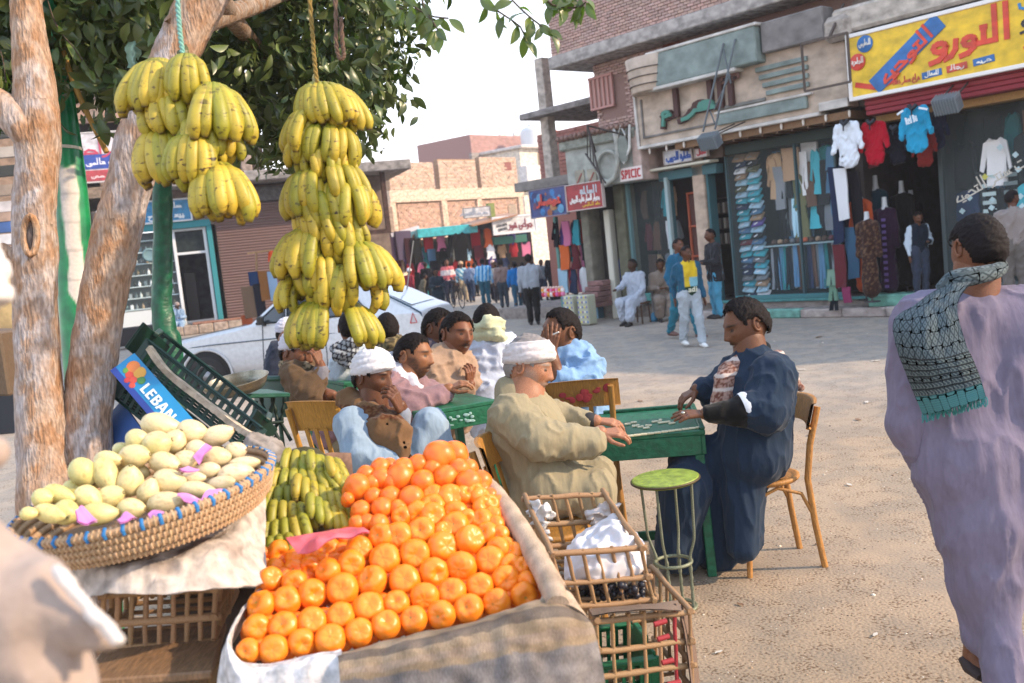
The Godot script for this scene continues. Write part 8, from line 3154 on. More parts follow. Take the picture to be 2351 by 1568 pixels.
	var ring:=[[745,205,-95,95,13,0.15,0.055,0.5],[742,262,-120,-20,6,0.15,0.07,0.5],[748,300,-75,100,11,0.14,0.07,0.35],[745,352,-60,80,8,0.11,0.075,0.2],[760,385,0,100,6,0.13,0.07,0.4],[742,400,-110,-5,8,0.165,0.07,0.5],[790,425,-40,105,9,0.155,0.055,0.4],[742,448,-40,50,5,0.15,0.075,0.2],[745,485,-100,90,10,0.13,0.075,0.3],[728,536,-115,10,10,0.165,0.065,0.5],[770,520,-20,70,4,0.15,0.07,0.1],[815,565,-15,110,8,0.165,0.055,0.55],[745,595,-100,30,8,0.15,0.07,0.3],[785,620,-60,40,6,0.16,0.075,0.15],[850,640,40,110,4,0.12,0.02,0.4],[700,640,-120,-40,4,0.12,0.05,0.6],[745,700,-100,15,12,0.15,0.06,0.45],[800,702,0,85,6,0.145,0.03,0.5]]
	for q in ring:
		hand_of_bananas(rb,q[0],q[1],3.06,q[2],q[3],q[4],q[5],q[6],q[7])
	var st2:=MB.new()
	limb(st2,[[730,195,12],[745,300,26],[750,450,28],[755,600,28],[760,705,22]],3.1,12,24,0.1,func(_p):return hx("4f5220"))
	part(rb,"stalk",st2,mats.banana)
# ---- small bananas heaped beside the oranges
	var heaps:=[[640,1068,2.72,6,0.085,-0.2,"greenish small banana hand at the back of the box"],[712,1048,2.74,7,0.10,0.35,"yellow small banana hand on top of the box"],[745,1068,2.7,6,0.08,0.9,"small banana hand next to the cardboard"],[668,1120,2.62,6,0.085,-0.1,"small banana hand in the middle of the box"],[740,1125,2.6,8,0.085,0.7,"spotted small banana hand beside the big oranges"],[665,1160,2.52,7,0.085,0.2,"small banana hand low in the middle"],[750,1165,2.5,6,0.08,0.8,"small banana hand above the pink plastic"],[640,1200,2.46,6,0.085,-0.4,"small banana hand at the canvas side"],[628,1238,2.42,4,0.08,-0.3,"lowest small banana hand, above the mandarins"],[690,1085,2.66,7,0.09,0.1,"small banana hand leaning down from the top"],[775,1095,2.66,6,0.07,1.2,"green tipped small banana hand by the oranges"]]
	for q in heaps:
		var c:=at(q[0],q[1],q[2])
		var t:=thing("banana_hand",q[6],"bananas",c,"hands of small bananas in the box")
		var ax:Vector3=(cr*cos(q[5])+-cu*sin(q[5])*0.6)
		for k in q[3]:
			var s:float=(k-q[3]*0.5+0.5)
			var p:=c+ax.normalized()*s*0.022+cf*0.02
			var dir:Vector3=(-cu*1.0-cf*0.4+ax*s*0.10+cr*(0.35-q[5]*-0.25)*0.6).normalized()
			var out:=(-cf*0.4+cu*0.75).normalized()
			part(t,"banana",banana(p,dir,out,q[4]*1.3*rng.randf_range(0.92,1.1),0.0135,vary(hx("94992c").lerp(hx("bba636"),rng.randf()),0.1)),mats.banana)
	var fillb:=MB.new()
	fillb.ball(Transform3D(Basis(cr,cu,-cf)*Basis.from_scale(Vector3(0.11,0.16,0.12)),at(700,1150,2.80)),hx("4a4420"),16,10)  # plain dark filler that closes the gaps between the bananas
	single("dark_mound",fillb,mats.rib,"dark mound filling the gaps behind the small bananas","straw")
func sitter(x:float,y:float,d:float,label:String)->Node3D:
	var p:=at(x,y,d)
	return thing("person",label,"person",Vector3(p.x,0,p.z))
func build_people()->void:
	var v:=func(a:float,b:float,c:float)->Vector3:return cr*a+cu*b+cf*c
# --- old man in beige at the domino table
	var skin:=hx("b98262")
	var p:=sitter(1240,1300,4.5,"old man in a khaki robe and white turban playing dominoes")
	var D:=4.5
	soft(p,"robe","robe",px(D,[[1262,1118,0,80,1205,985,0,90,1.0],[1205,985,0,88,1192,930,0,50],[1182,912,0.0,42,1218,920,0,37],[1170,893,0.0,30,1208,902,0,30],[1262,1120,-0.1,68,1368,1122,-0.12,45],[1368,1122,-0.12,45,1372,1330,-0.05,46],[1262,1105,0.12,60,1372,1092,0.12,40],[1372,1092,0.12,40,1372,1300,0.12,40],[1215,1140,0,62,1230,1210,0,52]]),0.035,0.009,hx("9a8f74"),0.008,Vector3(1.2,0.4,1.2))
	soft(p,"sleeve","robe",px(D,[[1178,958,-0.1,58,1240,1012,-0.2,48],[1240,1010,-0.2,46,1356,1016,-0.16,37]]),0.03,0.009,hx("9a8f74"),0.008,Vector3(1.2,1.0,1.2))
	soft(p,"sleeve","robe",px(D,[[1222,945,0.14,46,1275,962,0.2,40],[1275,962,0.2,38,1345,968,0.12,27]]),0.03,0.009,hx("9a8f74"),0.008,Vector3(1.2,1.0,1.2))
	soft(p,"body","skin",px(D,[[1205,905,0,42,1212,858,0,38],[1205,915,0,30,1190,940,-0.1,28],[1190,940,-0.1,26,1242,1012,-0.2,22],[1242,1012,-0.2,22,1345,1016,-0.16,20],[1205,915,0,30,1225,930,0.14,26],[1225,930,0.14,26,1275,962,0.2,22],[1275,962,0.2,22,1335,968,0.12,18],[1205,915,0,50,1260,1110,0,50],[1345,1016,-0.16,22,1378,992,-0.14,16],[1335,968,0.12,20,1368,966,0.09,15]]),0.02,0.009,skin)
	add_hand(p,at(1376,993,4.36),v.call(0.95,0.02,-0.1),v.call(0.1,1,-0.5),0.98,0.42,1,skin)
	add_hand(p,at(1366,965,4.60),v.call(0.98,-0.10,-0.15),v.call(0.1,1,-0.35),0.98,0.38,-1,skin)
	add_head(p,head_frame(1212,846,D,124,76,10),{"skin":skin,"beard":0.5,"beard_color":Color(0.42,0.38,0.34),"smile":1.0,"tash":0.5,"hair":Color(0.35,0.32,0.3),"thick":0.006,"turban":hx("d3cccb"),"turban_top":hx("86807f"),"tilt":0.28})
	soft(p,"wristband","plain",px(D,[[1352,965,0.1,19,1357,966,0.1,19]]),0.004,0.006,hx("2a2224"))
# --- man in navy
	skin=hx("7d533c")
	D=4.85
	p=sitter(1700,1290,D,"man in a navy blue robe bending smiling over the dominoes")
	soft(p,"robe","robe",px(D,[[1730,1035,0,84,1742,890,0,80,1.0],[1742,890,0,78,1728,832,0,50],[1735,1052,-0.05,62,1645,1066,0.12,50],[1645,1066,0.14,50,1640,1250,0.16,52],[1720,1040,0.1,62,1592,1062,0.1,52],[1592,1062,0.1,52,1560,1268,0.1,50],[1705,1090,0.0,52,1712,1240,0.04,38],[1700,1130,-0.03,42,1706,1258,-0.06,34],[1575,1120,0.0,60,1545,1260,0.02,42],[1660,1130,0.14,66,1650,1258,0.16,54]]),0.035,0.009,hx("273649"),0.009,Vector3(1.2,0.35,1.2))
	soft(p,"sleeve","robe",px(D,[[1772,865,-0.12,56,1758,945,-0.2,52],[1758,945,-0.2,48,1720,940,-0.22,40]]),0.03,0.009,hx("273649"),0.009,Vector3(1.2,0.9,1.2))
	soft(p,"sleeve","robe",px(D,[[1690,862,0.15,48,1640,905,0.2,34],[1640,905,0.2,33,1612,892,0.15,26]]),0.03,0.009,hx("273649"),0.008,Vector3(1.2,1.0,1.2))
	soft(p,"black_sleeve","cloth",px(D,[[1745,945,-0.2,36,1700,945,-0.22,34],[1700,945,-0.22,32,1626,950,-0.22,18]]),0.02,0.010,hx("1a191b"),0.008)
	var cuff:=MB.new()
	cuff.tube(PackedVector3Array([at(1718,937,4.63),at(1710,938,4.63),at(1704,940,4.63)]),PackedFloat32Array([0.080,0.083,0.079]),26,hx("cfd6de"),false)
	part(p,"cuff_lining",cuff,mats.shirt)
	soft(p,"body","skin",px(D,[[1728,832,0,40,1718,780,0,37],[1730,850,0,40,1735,1030,0,50],[1730,850,0,30,1770,868,-0.12,28],[1770,868,-0.12,28,1755,945,-0.2,24],[1755,945,-0.2,24,1640,949,-0.22,18],[1725,850,0,30,1690,865,0.15,26],[1690,865,0.15,26,1640,905,0.2,20],[1640,905,0.2,20,1612,892,0.15,16],[1640,949,-0.22,18,1618,950,-0.22,14],[1625,893,0.15,18,1600,893,0.13,14]]),0.02,0.009,skin)
	add_hand(p,at(1619,949,4.63),v.call(-0.97,-0.06,0.05),v.call(-0.05,1,-0.45),0.98,0.16,1,skin,0.12)
	add_hand(p,at(1602,892,4.98),v.call(-0.75,-0.45,0.0),v.call(-0.6,0.9,-0.3),0.98,0.42,-1,skin,0.1)
	soft(p,"collar","cloth",px(D,[[1702,826,0.0,16,1752,800,0.0,18]]),0.01,0.009,hx("1c2026"))
	add_head(p,head_frame(1712,750,D,118,-78,20),{"skin":skin,"tash":0.8,"smile":0.9,"thick":0.018,"beard":0.15,"hairline":0.086})
	var ring:=MB.new()
	ring.ball(Transform3D(Basis.from_scale(Vector3(0.011,0.008,0.011)),at(1568,948,4.6)),hx("d8d4c8"),10,6)
	part(p,"finger_ring",ring,mats.tin)
	var knit:=func(q:Vector3)->Color:
		return hx("a98a7c").lerp(hx("6a4236"),clampf(rough_noise.get_noise_3dv(q*4.0)*2.0+0.4,0,1))if sin(q.y*90.0)>-0.75 else hx("cabdb4")
	soft(p,"scarf","cloth",px(D,[[1702,822,-0.02,17,1676,858,-0.04,26],[1676,858,-0.04,26,1654,940,-0.08,17],[1662,870,-0.06,22,1640,960,-0.06,14],[1785,815,0.0,14,1818,872,0.02,18],[1800,850,0.02,12,1836,890,0.02,9]]),0.015,0.008,knit,0.006)
# --- walker in lavender
	skin=hx("8a5b42")
	D=3.35
	p=thing("person","man in a lavender robe walking away with a checked shawl on his shoulder","person",ground_at(2290,1580))
	soft(p,"robe","robe",px(D,[[2205,1060,0,110,2190,790,0,100,1.25],[2300,1060,0,105,2330,790,0,105,1.25],[2125,742,0,72,2385,728,0,72],[2240,1060,0,130,2262,1200,0,112,1.2],[2262,1200,-0.02,100,2262,1330,0.0,82,1.1],[2310,1200,0.02,80,2290,1380,0.0,48],[2262,1330,0.0,80,2255,1450,0.02,48],[2290,1400,-0.04,46,2312,1600,-0.1,44]]),0.045,0.010,hx("777083"),0.010,Vector3(1.1,0.28,1.1))
	soft(p,"sleeve","robe",px(D,[[2108,755,0.02,66,2092,975,0.02,54],[2092,975,0.02,52,2138,1062,0.02,44]]),0.03,0.009,hx("777083"),0.008,Vector3(1.2,0.5,1.2))
	soft(p,"sleeve","robe",px(D,[[2392,745,0.02,66,2420,1000,0.0,56],[2420,1000,0.0,52,2430,1150,-0.05,40]]),0.03,0.010,hx("777083"),0.008,Vector3(1.2,0.5,1.2))
	soft(p,"body","skin",px(D,[[2240,690,0.0,52,2243,610,0.01,50],[2236,1440,0.08,26,2240,1510,0.1,24],[2240,1508,0.1,26,2262,1540,0.02,20],[2320,1570,-0.08,30,2320,1640,-0.06,28]]),0.02,0.011,skin)
	add_head(p,head_frame(2244,575,D,152,186,4),{"skin":skin,"thick":0.013})
	var sole:=MB.new()
	sole.tube(PackedVector3Array([at(2222,1512,3.46),at(2240,1535,3.40),at(2265,1556,3.32)]),PackedFloat32Array([0.035,0.045,0.035]),12,hx("33241e"),true,0.45)
	part(p,"sandal",sole,mats.plain)
	var im:=Image.create(512,512,false,Image.FORMAT_RGB8)
	for y in 512:
		for x in 512:
			var a:=absf(fposmod(x/40.0+y/46.0,1.0)-0.5)
			var b:=absf(fposmod(x/40.0-y/46.0,1.0)-0.5)
			var c:=Color(0.33,0.38,0.39)if minf(a,b)<0.40 else Color(0.12,0.16,0.18)
			if minf(a,b)<0.11:
				c=Color(0.15,0.20,0.22)
			if y>300 and y<440:
				var band:=fposmod((y-300)/23.0,1.0)
				var zz:=absf(fposmod(x/26.0+0.3*sin(band*6.3),1.0)-0.5)
				c=Color(0.08,0.11,0.12)if band<0.28 else Color(0.37,0.41,0.40)if zz<0.2 or band>0.9 else Color(0.17,0.22,0.24)
			elif y>=440:
				c=Color(0.25,0.45,0.45)if y%9>2 else Color(0.20,0.38,0.39)
			im.set_pixel(x,y,c)
	var km:=StandardMaterial3D.new()
	km.resource_name="checked_weave"
	km.albedo_texture=ImageTexture.create_from_image(im)
	km.roughness=0.95
	km.normal_enabled=true
	km.normal_texture=tex.weave
	km.normal_scale=0.15
	km.cull_mode=BaseMaterial3D.CULL_DISABLED
	var sh:=drape([[[2088,705,3.33],[2140,672,3.22],[2195,645,3.17],[2245,632,3.17]],[[2052,735,3.26],[2110,730,3.13],[2160,715,3.10],[2200,690,3.09]],[[2056,790,3.22],[2110,800,3.10],[2170,795,3.08],[2215,780,3.07]],[[2085,870,3.22],[2130,872,3.12],[2190,860,3.07],[2244,848,3.06]],[[2118,952,3.22],[2160,945,3.13],[2210,930,3.08],[2264,912,3.06]]],60,80,0.006,Color.WHITE)
	part(p,"shawl",sh,km)
	var fr:=MB.new()
	for k in 60:
		var f:=k/59.0
		var a:=at(lerpf(2118,2264,f),lerpf(951,911,f),lerpf(3.22,3.06,f))
		fr.tube(PackedVector3Array([a,a-Vector3.UP*0.012+cr*rng.randf_range(-0.004,0.004),a-Vector3.UP*rng.randf_range(0.022,0.034)+cr*rng.randf_range(-0.007,0.007)]),0.0022,5,hx("3f8485"))
	part(p,"fringe",fr,mats.cloth)
	var nk:=MB.new()
	var np:=PackedVector3Array()
	var nr:=PackedFloat32Array()
	for q in[[2172,668,3.22,26],[2195,642,3.19,29],[2245,632,3.18,30],[2286,622,3.22,26],[2298,610,3.36,14],[2276,600,3.46,12]]:
		np.append(at(q[0],q[1],q[2]))
		nr.append(q[3]*q[2]/FL)
	var sp:=PackedVector3Array()
	var sr:=PackedFloat32Array()
	for k in 25:
		sp.append(catmull(Array(np),k/24.0))
		sr.append(lerpf(nr[0],nr[5],k/24.0))
	nk.tube(sp,sr,16,Color.WHITE)
	for k in nk.uv.size():
		nk.uv[k]=Vector2(nk.uv[k].y*0.7,nk.uv[k].x*0.5)
	part(p,"shawl_collar",nk,km)
# --- white turbaned man in pale blue, knee drawn up
	skin=hx("744a34")
	D=4.5
	p=sitter(870,1100,D,"man in pale blue with a white turban and brown shawl, one knee drawn up")
	soft(p,"robe","robe",px(D,[[868,1085,0,72,848,985,0,62],[808,975,-0.1,42,828,1045,-0.16,42],[828,1045,-0.16,41,935,1082,-0.2,27],[905,1110,0.0,55,986,985,0.0,40],[986,968,0.0,36,1030,1110,0.04,40],[880,1120,0.1,50,960,1100,0.1,45],[840,1110,0,60,900,1180,0,60]]),0.03,0.009,hx("93a8ba"),0.008,Vector3(1.2,0.5,1.2))
	soft(p,"body","skin",px(D,[[858,925,0,34,858,880,0,31],[855,950,0.06,24,862,1060,0.05,30],[850,960,0.03,18,810,980,-0.08,18],[810,975,-0.1,24,828,1045,-0.16,22],[828,1045,-0.16,22,930,1080,-0.2,17],[860,970,0.03,18,914,1005,-0.06,14],[914,1005,-0.06,17,924,955,-0.1,14],[925,1078,-0.2,18,968,1082,-0.2,15],[925,950,-0.1,17,920,930,-0.12,13]]),0.02,0.009,skin)
	add_hand(p,at(922,946,4.36),v.call(-0.35,0.85,-0.2),v.call(0.8,0.2,-0.5),0.98,0.55,1,skin)
	add_hand(p,at(965,1082,4.3),v.call(0.9,-0.2,0.1),v.call(0.1,1,-0.4),0.95,0.3,1,skin)
	soft(p,"grey_sleeve","cloth",px(D,[[915,1005,-0.08,24,925,952,-0.1,20]]),0.01,0.010,hx("8d93a0"),0.006)
	soft(p,"shawl","cloth",px(D,[[802,915,0.03,22,868,938,-0.02,22],[818,935,-0.02,26,880,1000,-0.14,36,1.5],[850,948,-0.08,28,912,992,-0.16,36,1.5],[880,990,-0.16,36,922,1035,-0.19,24,1.6],[905,965,0.0,26,922,1000,-0.06,26,1.5],[785,915,0.06,14,795,935,0.0,16]]),0.025,0.010,func(q:Vector3)->Color:
		var y:=PH/2-FL*(q-eye).dot(cu)/(q-eye).dot(cf)
		return hx("5a3524")if absf(y-946.0)<16.0 and rough_noise.get_noise_3dv(q*5.0)>-0.25 else hx("7a5c40"),0.014,Vector3(1.1,1.1,1.1))
	var fg:=MB.new()
	for k in 26:
		var a:=at(895+k*2.0,1046+6.0*sin(k*0.5),4.31)
		fg.tube(PackedVector3Array([a,a+Vector3(rng.randf_range(-0.006,0.006),-0.04,0)]),0.0028,5,hx("5f4632"))
	part(p,"fringe",fg,mats.cloth)
	add_head(p,head_frame(856,868,D,108,62,6,4),{"skin":skin,"tash":0.5,"beard":0.2,"turban":hx("e0dfe4"),"tilt":0.3})
# --- man in a mauve jacket, white scarf
	skin=hx("a87350")
	D=5.6
	p=sitter(860,1010,D,"bearded man in a mauve jacket with a white scarf, leaning on the green table")
	soft(p,"jacket","cloth",px(D,[[782,985,0.12,44,900,905,0.0,60],[900,905,0.0,60,915,875,0,44],[888,900,-0.16,46,948,935,-0.2,38],[948,935,-0.2,38,1012,905,-0.12,26],[930,890,0.15,40,985,905,0.15,30],[760,990,0.1,34,752,1000,0.1,32]]),0.035,0.011,hx("8f7377"),0.018)
	soft(p,"trousers","cloth",px(D,[[800,1020,0.12,46,870,1045,0.05,40],[870,1045,0.05,40,900,1180,0.05,32]]),0.03,0.012,hx("8c8068"),0.01)
	soft(p,"body","skin",px(D,[[925,885,0,34,940,845,0,30],[920,890,0,26,890,900,-0.14,24],[890,900,-0.14,24,948,935,-0.2,20],[948,935,-0.2,20,1008,907,-0.12,15],[1005,908,-0.12,17,1030,893,-0.12,14]]),0.02,0.010,skin)
	add_hand(p,at(1028,895,5.48),v.call(0.75,0.35,-0.1),v.call(-0.3,0.9,-0.4),1.0,0.5,1,skin)
	add_head(p,head_frame(950,820,D,102,68,2),{"skin":skin,"beard":0.85,"tash":0.9,"smile":1.0,"thick":0.012,"hairline":0.075})
	soft(p,"scarf","cloth",px(D,[[900,830,0.02,20,925,880,-0.1,22],[925,880,-0.1,20,955,900,-0.1,14],[945,870,-0.12,14,962,900,-0.14,12],[890,825,0.05,18,935,830,0.1,16]]),0.015,0.011,hx("d9d8e0"),0.012)
# --- man in a sand jacket
	skin=hx("8f5c40")
	D=6.2
	p=sitter(1030,960,D,"man with a moustache in a sand coloured jacket, laughing towards the players")
	soft(p,"jacket","cloth",px(D,[[1030,900,0,54,1022,838,0,50],[992,845,-0.1,36,1010,900,-0.16,30],[1010,900,-0.16,30,1068,888,-0.15,22],[1062,835,0.1,32,1080,880,0.05,24],[1030,900,0,54,1035,960,0,50]]),0.03,0.012,hx("a88d76"),0.016)
	soft(p,"body","skin",px(D,[[1038,838,0,30,1042,795,0,28],[1035,840,0,24,995,848,-0.08,22],[995,848,-0.08,22,1010,898,-0.15,18],[1010,898,-0.15,18,1066,888,-0.15,14],[1065,888,-0.15,15,1080,882,-0.16,12]]),0.02,0.011,skin)
	add_hand(p,at(1076,884,6.04),v.call(0.1,0.9,-0.1),v.call(0.6,0.2,-0.7),0.95,0.5,1,skin)
	add_head(p,head_frame(1050,770,D,98,38,2),{"skin":skin,"tash":1.0,"smile":0.8,"beard":0.15,"thick":0.014})
# --- man behind him, half hidden
	D=6.7
	p=sitter(1000,960,D,"dark haired man in a purple grey jacket, half hidden behind the sand jacketed man")
	soft(p,"jacket","cloth",px(D,[[995,850,0,40,995,810,0,36],[985,900,0,40,995,850,0,42]]),0.03,0.018,hx("5c5460"),0.01)
	soft(p,"body","skin",px(D,[[1002,815,0,24,1006,780,0,23]]),0.02,0.012,hx("704834"))
	add_head(p,head_frame(1008,756,D,86,62,0),{"skin":hx("704834"),"tash":0.8,"thick":0.016})
# --- man in white seen from behind
	D=6.6
	p=sitter(1120,960,D,"man in a white shirt seen from behind with a pale yellow scarf round his neck")
	soft(p,"shirt","cloth",px(D,[[1105,890,0,46,1108,805,0,42],[1140,890,0,46,1138,805,0,42],[1085,790,0,28,1158,788,0,28],[1080,795,0,26,1072,860,0.05,24],[1162,795,0,26,1168,860,0.05,24],[1122,890,0,55,1124,960,0,55]]),0.03,0.012,hx("c9d2e4"),0.015)
	soft(p,"body","skin",px(D,[[1118,775,0,24,1116,740,0,23]]),0.02,0.012,skin)
	add_head(p,head_frame(1117,742,D,84,180,6),{"skin":skin})
	soft(p,"scarf","cloth",px(D,[[1086,768,-0.02,16,1120,742,-0.12,16],[1120,742,-0.12,16,1148,745,-0.08,14],[1082,775,-0.05,12,1140,765,-0.13,15],[1140,765,-0.13,14,1158,780,-0.05,12],[1090,750,0,14,1120,728,-0.08,10]]),0.012,0.011,hx("c9cba8"),0.012,Vector3(0.6,2.0,0.6))
# --- man in sky blue, hand to his face
	skin=hx("80543a")
	D=5.7
	p=sitter(1310,1000,D,"man in a sky blue shirt hiding his face with a raised hand holding a cigarette")
	soft(p,"shirt","cloth",px(D,[[1312,900,0,62,1318,835,0,54],[1352,840,-0.08,36,1350,885,-0.16,32],[1350,885,-0.16,32,1290,870,-0.2,26],[1268,835,0.1,34,1262,890,0.05,28],[1330,910,0,62,1352,950,0,50],[1290,930,0,50,1310,990,0,55]]),0.03,0.011,hx("86a9cf"),0.018)
	soft(p,"body","skin",px(D,[[1310,840,0,30,1296,790,0,28],[1312,840,0,26,1350,845,-0.08,24],[1350,845,-0.08,24,1348,884,-0.15,20],[1348,884,-0.15,20,1284,869,-0.2,18],[1282,868,-0.2,20,1268,830,-0.2,16],[1268,830,-0.2,16,1268,806,-0.18,12]]),0.02,0.010,skin)
	add_hand(p,at(1268,808,5.52),v.call(0.05,0.98,0.05),v.call(-0.2,0.05,-1.0),1.05,0.16,-1,skin,0.1)
	add_head(p,head_frame(1287,765,D,104,-62,-2),{"skin":skin,"thick":0.014,"tash":0.5})
	var cg:=MB.new()
	cg.line(at(1270,768,5.44),at(1283,762,5.42),0.004,8,hx("e8e4dc"))
	part(p,"cigarette",cg,mats.plain)
# --- from behind, dark hair and camouflage scarf
	D=7.3
	p=sitter(890,960,D,"dark haired man seen from behind with a mottled olive scarf, before the car's wheel")
	soft(p,"jacket","cloth",px(D,[[885,860,0,40,890,820,0,36],[910,870,0,36,905,825,0,34]]),0.03,0.018,hx("2c2a30"),0.01)
	soft(p,"body","skin",px(D,[[892,810,0,21,888,775,0,20]]),0.02,0.012,hx("5c3c2c"))
	add_head(p,head_frame(888,757,D,74,196,0),{"skin":hx("5c3c2c"),"thick":0.009})
	soft(p,"scarf","cloth",px(D,[[868,815,-0.02,13,895,790,-0.08,16],[895,790,-0.08,16,918,780,0.0,13],[872,825,-0.05,12,912,795,-0.06,14]]),0.012,0.012,func(q:Vector3)->Color:return hx("8a7c5a").lerp(hx("4a4434"),clampf(0.5+2.5*rough_noise.get_noise_3dv(q*2.0),0,1)),0.01)
# --- brown jacket and turban, hand at his face
	skin=hx("8a5a42")
	D=6.4
	p=sitter(700,1000,D,"man in a brown jacket and white turban smoking, in the green plastic chair")
	soft(p,"jacket","cloth",px(D,[[700,905,0,50,690,862,0,46],[676,862,-0.1,34,712,900,-0.16,30],[712,900,-0.16,30,736,858,-0.14,19],[712,925,0,44,750,935,0,34]]),0.03,0.012,hx("66523f"),0.014)
	soft(p,"cuff","cloth",px(D,[[734,866,-0.14,20,737,852,-0.14,18]]),0.01,0.012,hx("7c7c86"))
	soft(p,"body","skin",px(D,[[690,855,0,24,686,815,0,24],[688,855,0,22,678,865,-0.08,20],[678,865,-0.08,20,712,900,-0.15,17],[712,900,-0.15,17,737,850,-0.14,13],[690,860,0,30,705,920,0,30],[705,920,0,24,752,905,-0.1,12],[737,850,-0.14,14,735,835,-0.15,11],[752,905,-0.1,12,765,905,-0.1,10]]),0.02,0.012,skin)
	add_hand(p,at(735,838,6.24),v.call(-0.3,0.9,-0.1),v.call(0.7,0.2,-0.6),1.0,0.6,1,skin)
	add_hand(p,at(760,905,6.3),v.call(0.9,-0.1,-0.1),v.call(0.1,0.9,-0.4),1.0,0.3,1,skin)
	add_head(p,head_frame(682,812,D,92,62,10),{"skin":skin,"tash":0.8,"turban":hx("cdcdd8"),"tilt":0.35})
	soft(p,"scarf","cloth",px(D,[[655,835,0.02,14,700,850,-0.1,17],[700,850,-0.1,16,724,858,-0.1,12]]),0.012,0.011,func(q:Vector3)->Color:return hx("a8987c").lerp(hx("4c4436"),clampf(0.5+2.5*rough_noise.get_noise_3dv(q*3.0),0,1)),0.01)
	p=sitter(640,960,7.4,"man in a dark blue jacket hidden behind the smoking turbaned man")
	soft(p,"jacket","cloth",px(7.4,[[638,860,0,34,640,805,0,26],[652,900,0,34,645,850,0,34]]),0.03,0.018,hx("343a48"),0.01)
	soft(p,"body","skin",px(7.4,[[648,800,0,16,655,775,0,15]]),0.02,0.014,skin)
	add_head(p,head_frame(660,768,7.5,60,150,0),{"skin":skin,"turban":hx("c9c9d6")})
	p=sitter(810,960,6.9,"man in white with a black striped fringed shawl, his head hidden by bananas")
	soft(p,"shirt","cloth",px(6.9,[[790,860,0,40,800,815,0,34],[825,860,0,38,822,812,0,32],[835,815,0,26,842,850,0,24]]),0.03,0.017,hx("b9c6d0"),0.012)
	soft(p,"body","skin",px(6.9,[[808,800,0,20,806,775,0,19]]),0.02,0.012,skin)
	add_head(p,head_frame(806,755,6.9,78,190,0),{"skin":skin})
	soft(p,"shawl","cloth",px(6.9,[[772,800,-0.1,14,812,790,-0.14,16],[778,815,-0.14,16,810,815,-0.16,16],[785,828,-0.15,12,800,836,-0.16,10]]),0.012,0.011,func(q:Vector3)->Color:return hx("2c2e34")if fposmod(q.y*28.0+q.x*9.0,1.0)<0.35 or fposmod(q.x*30.0,1.0)<0.3 else hx("aeb4b8"),0.008)
# --- close, out of focus, at the lower left
	D=0.85
	p=sitter(40,1400,D,"person close to the stall in a pale sand coloured cloth coat, only an arm showing")
	soft(p,"coat","cloth",px(D,[[-100,1260,0,90,50,1400,0,105],[50,1400,0,105,100,1620,0,115],[-40,1420,0.02,140,20,1650,0.02,150],[90,1330,-0.02,44,170,1425,-0.02,42],[170,1425,-0.02,40,250,1475,-0.02,20],[-80,1050,0.05,50,-30,1045,0.05,40]]),0.02,0.008,hx("a8968a"),0.006)
	soft(p,"cuff","cloth",px(D,[[130,1310,-0.04,16,270,1470,-0.04,12]]),0.01,0.006,hx("ddd6d0"),0.004)
	soft(p,"body","skin",px(D,[[-140,1000,0.1,60,-140,1100,0.1,60]]),0.02,0.010,hx("8a5a42"))
	add_head(p,head_frame(-220,760,1.05,480,60,8),{"skin":hx("8a5a42"),"turban":hx("d8d4d0")})
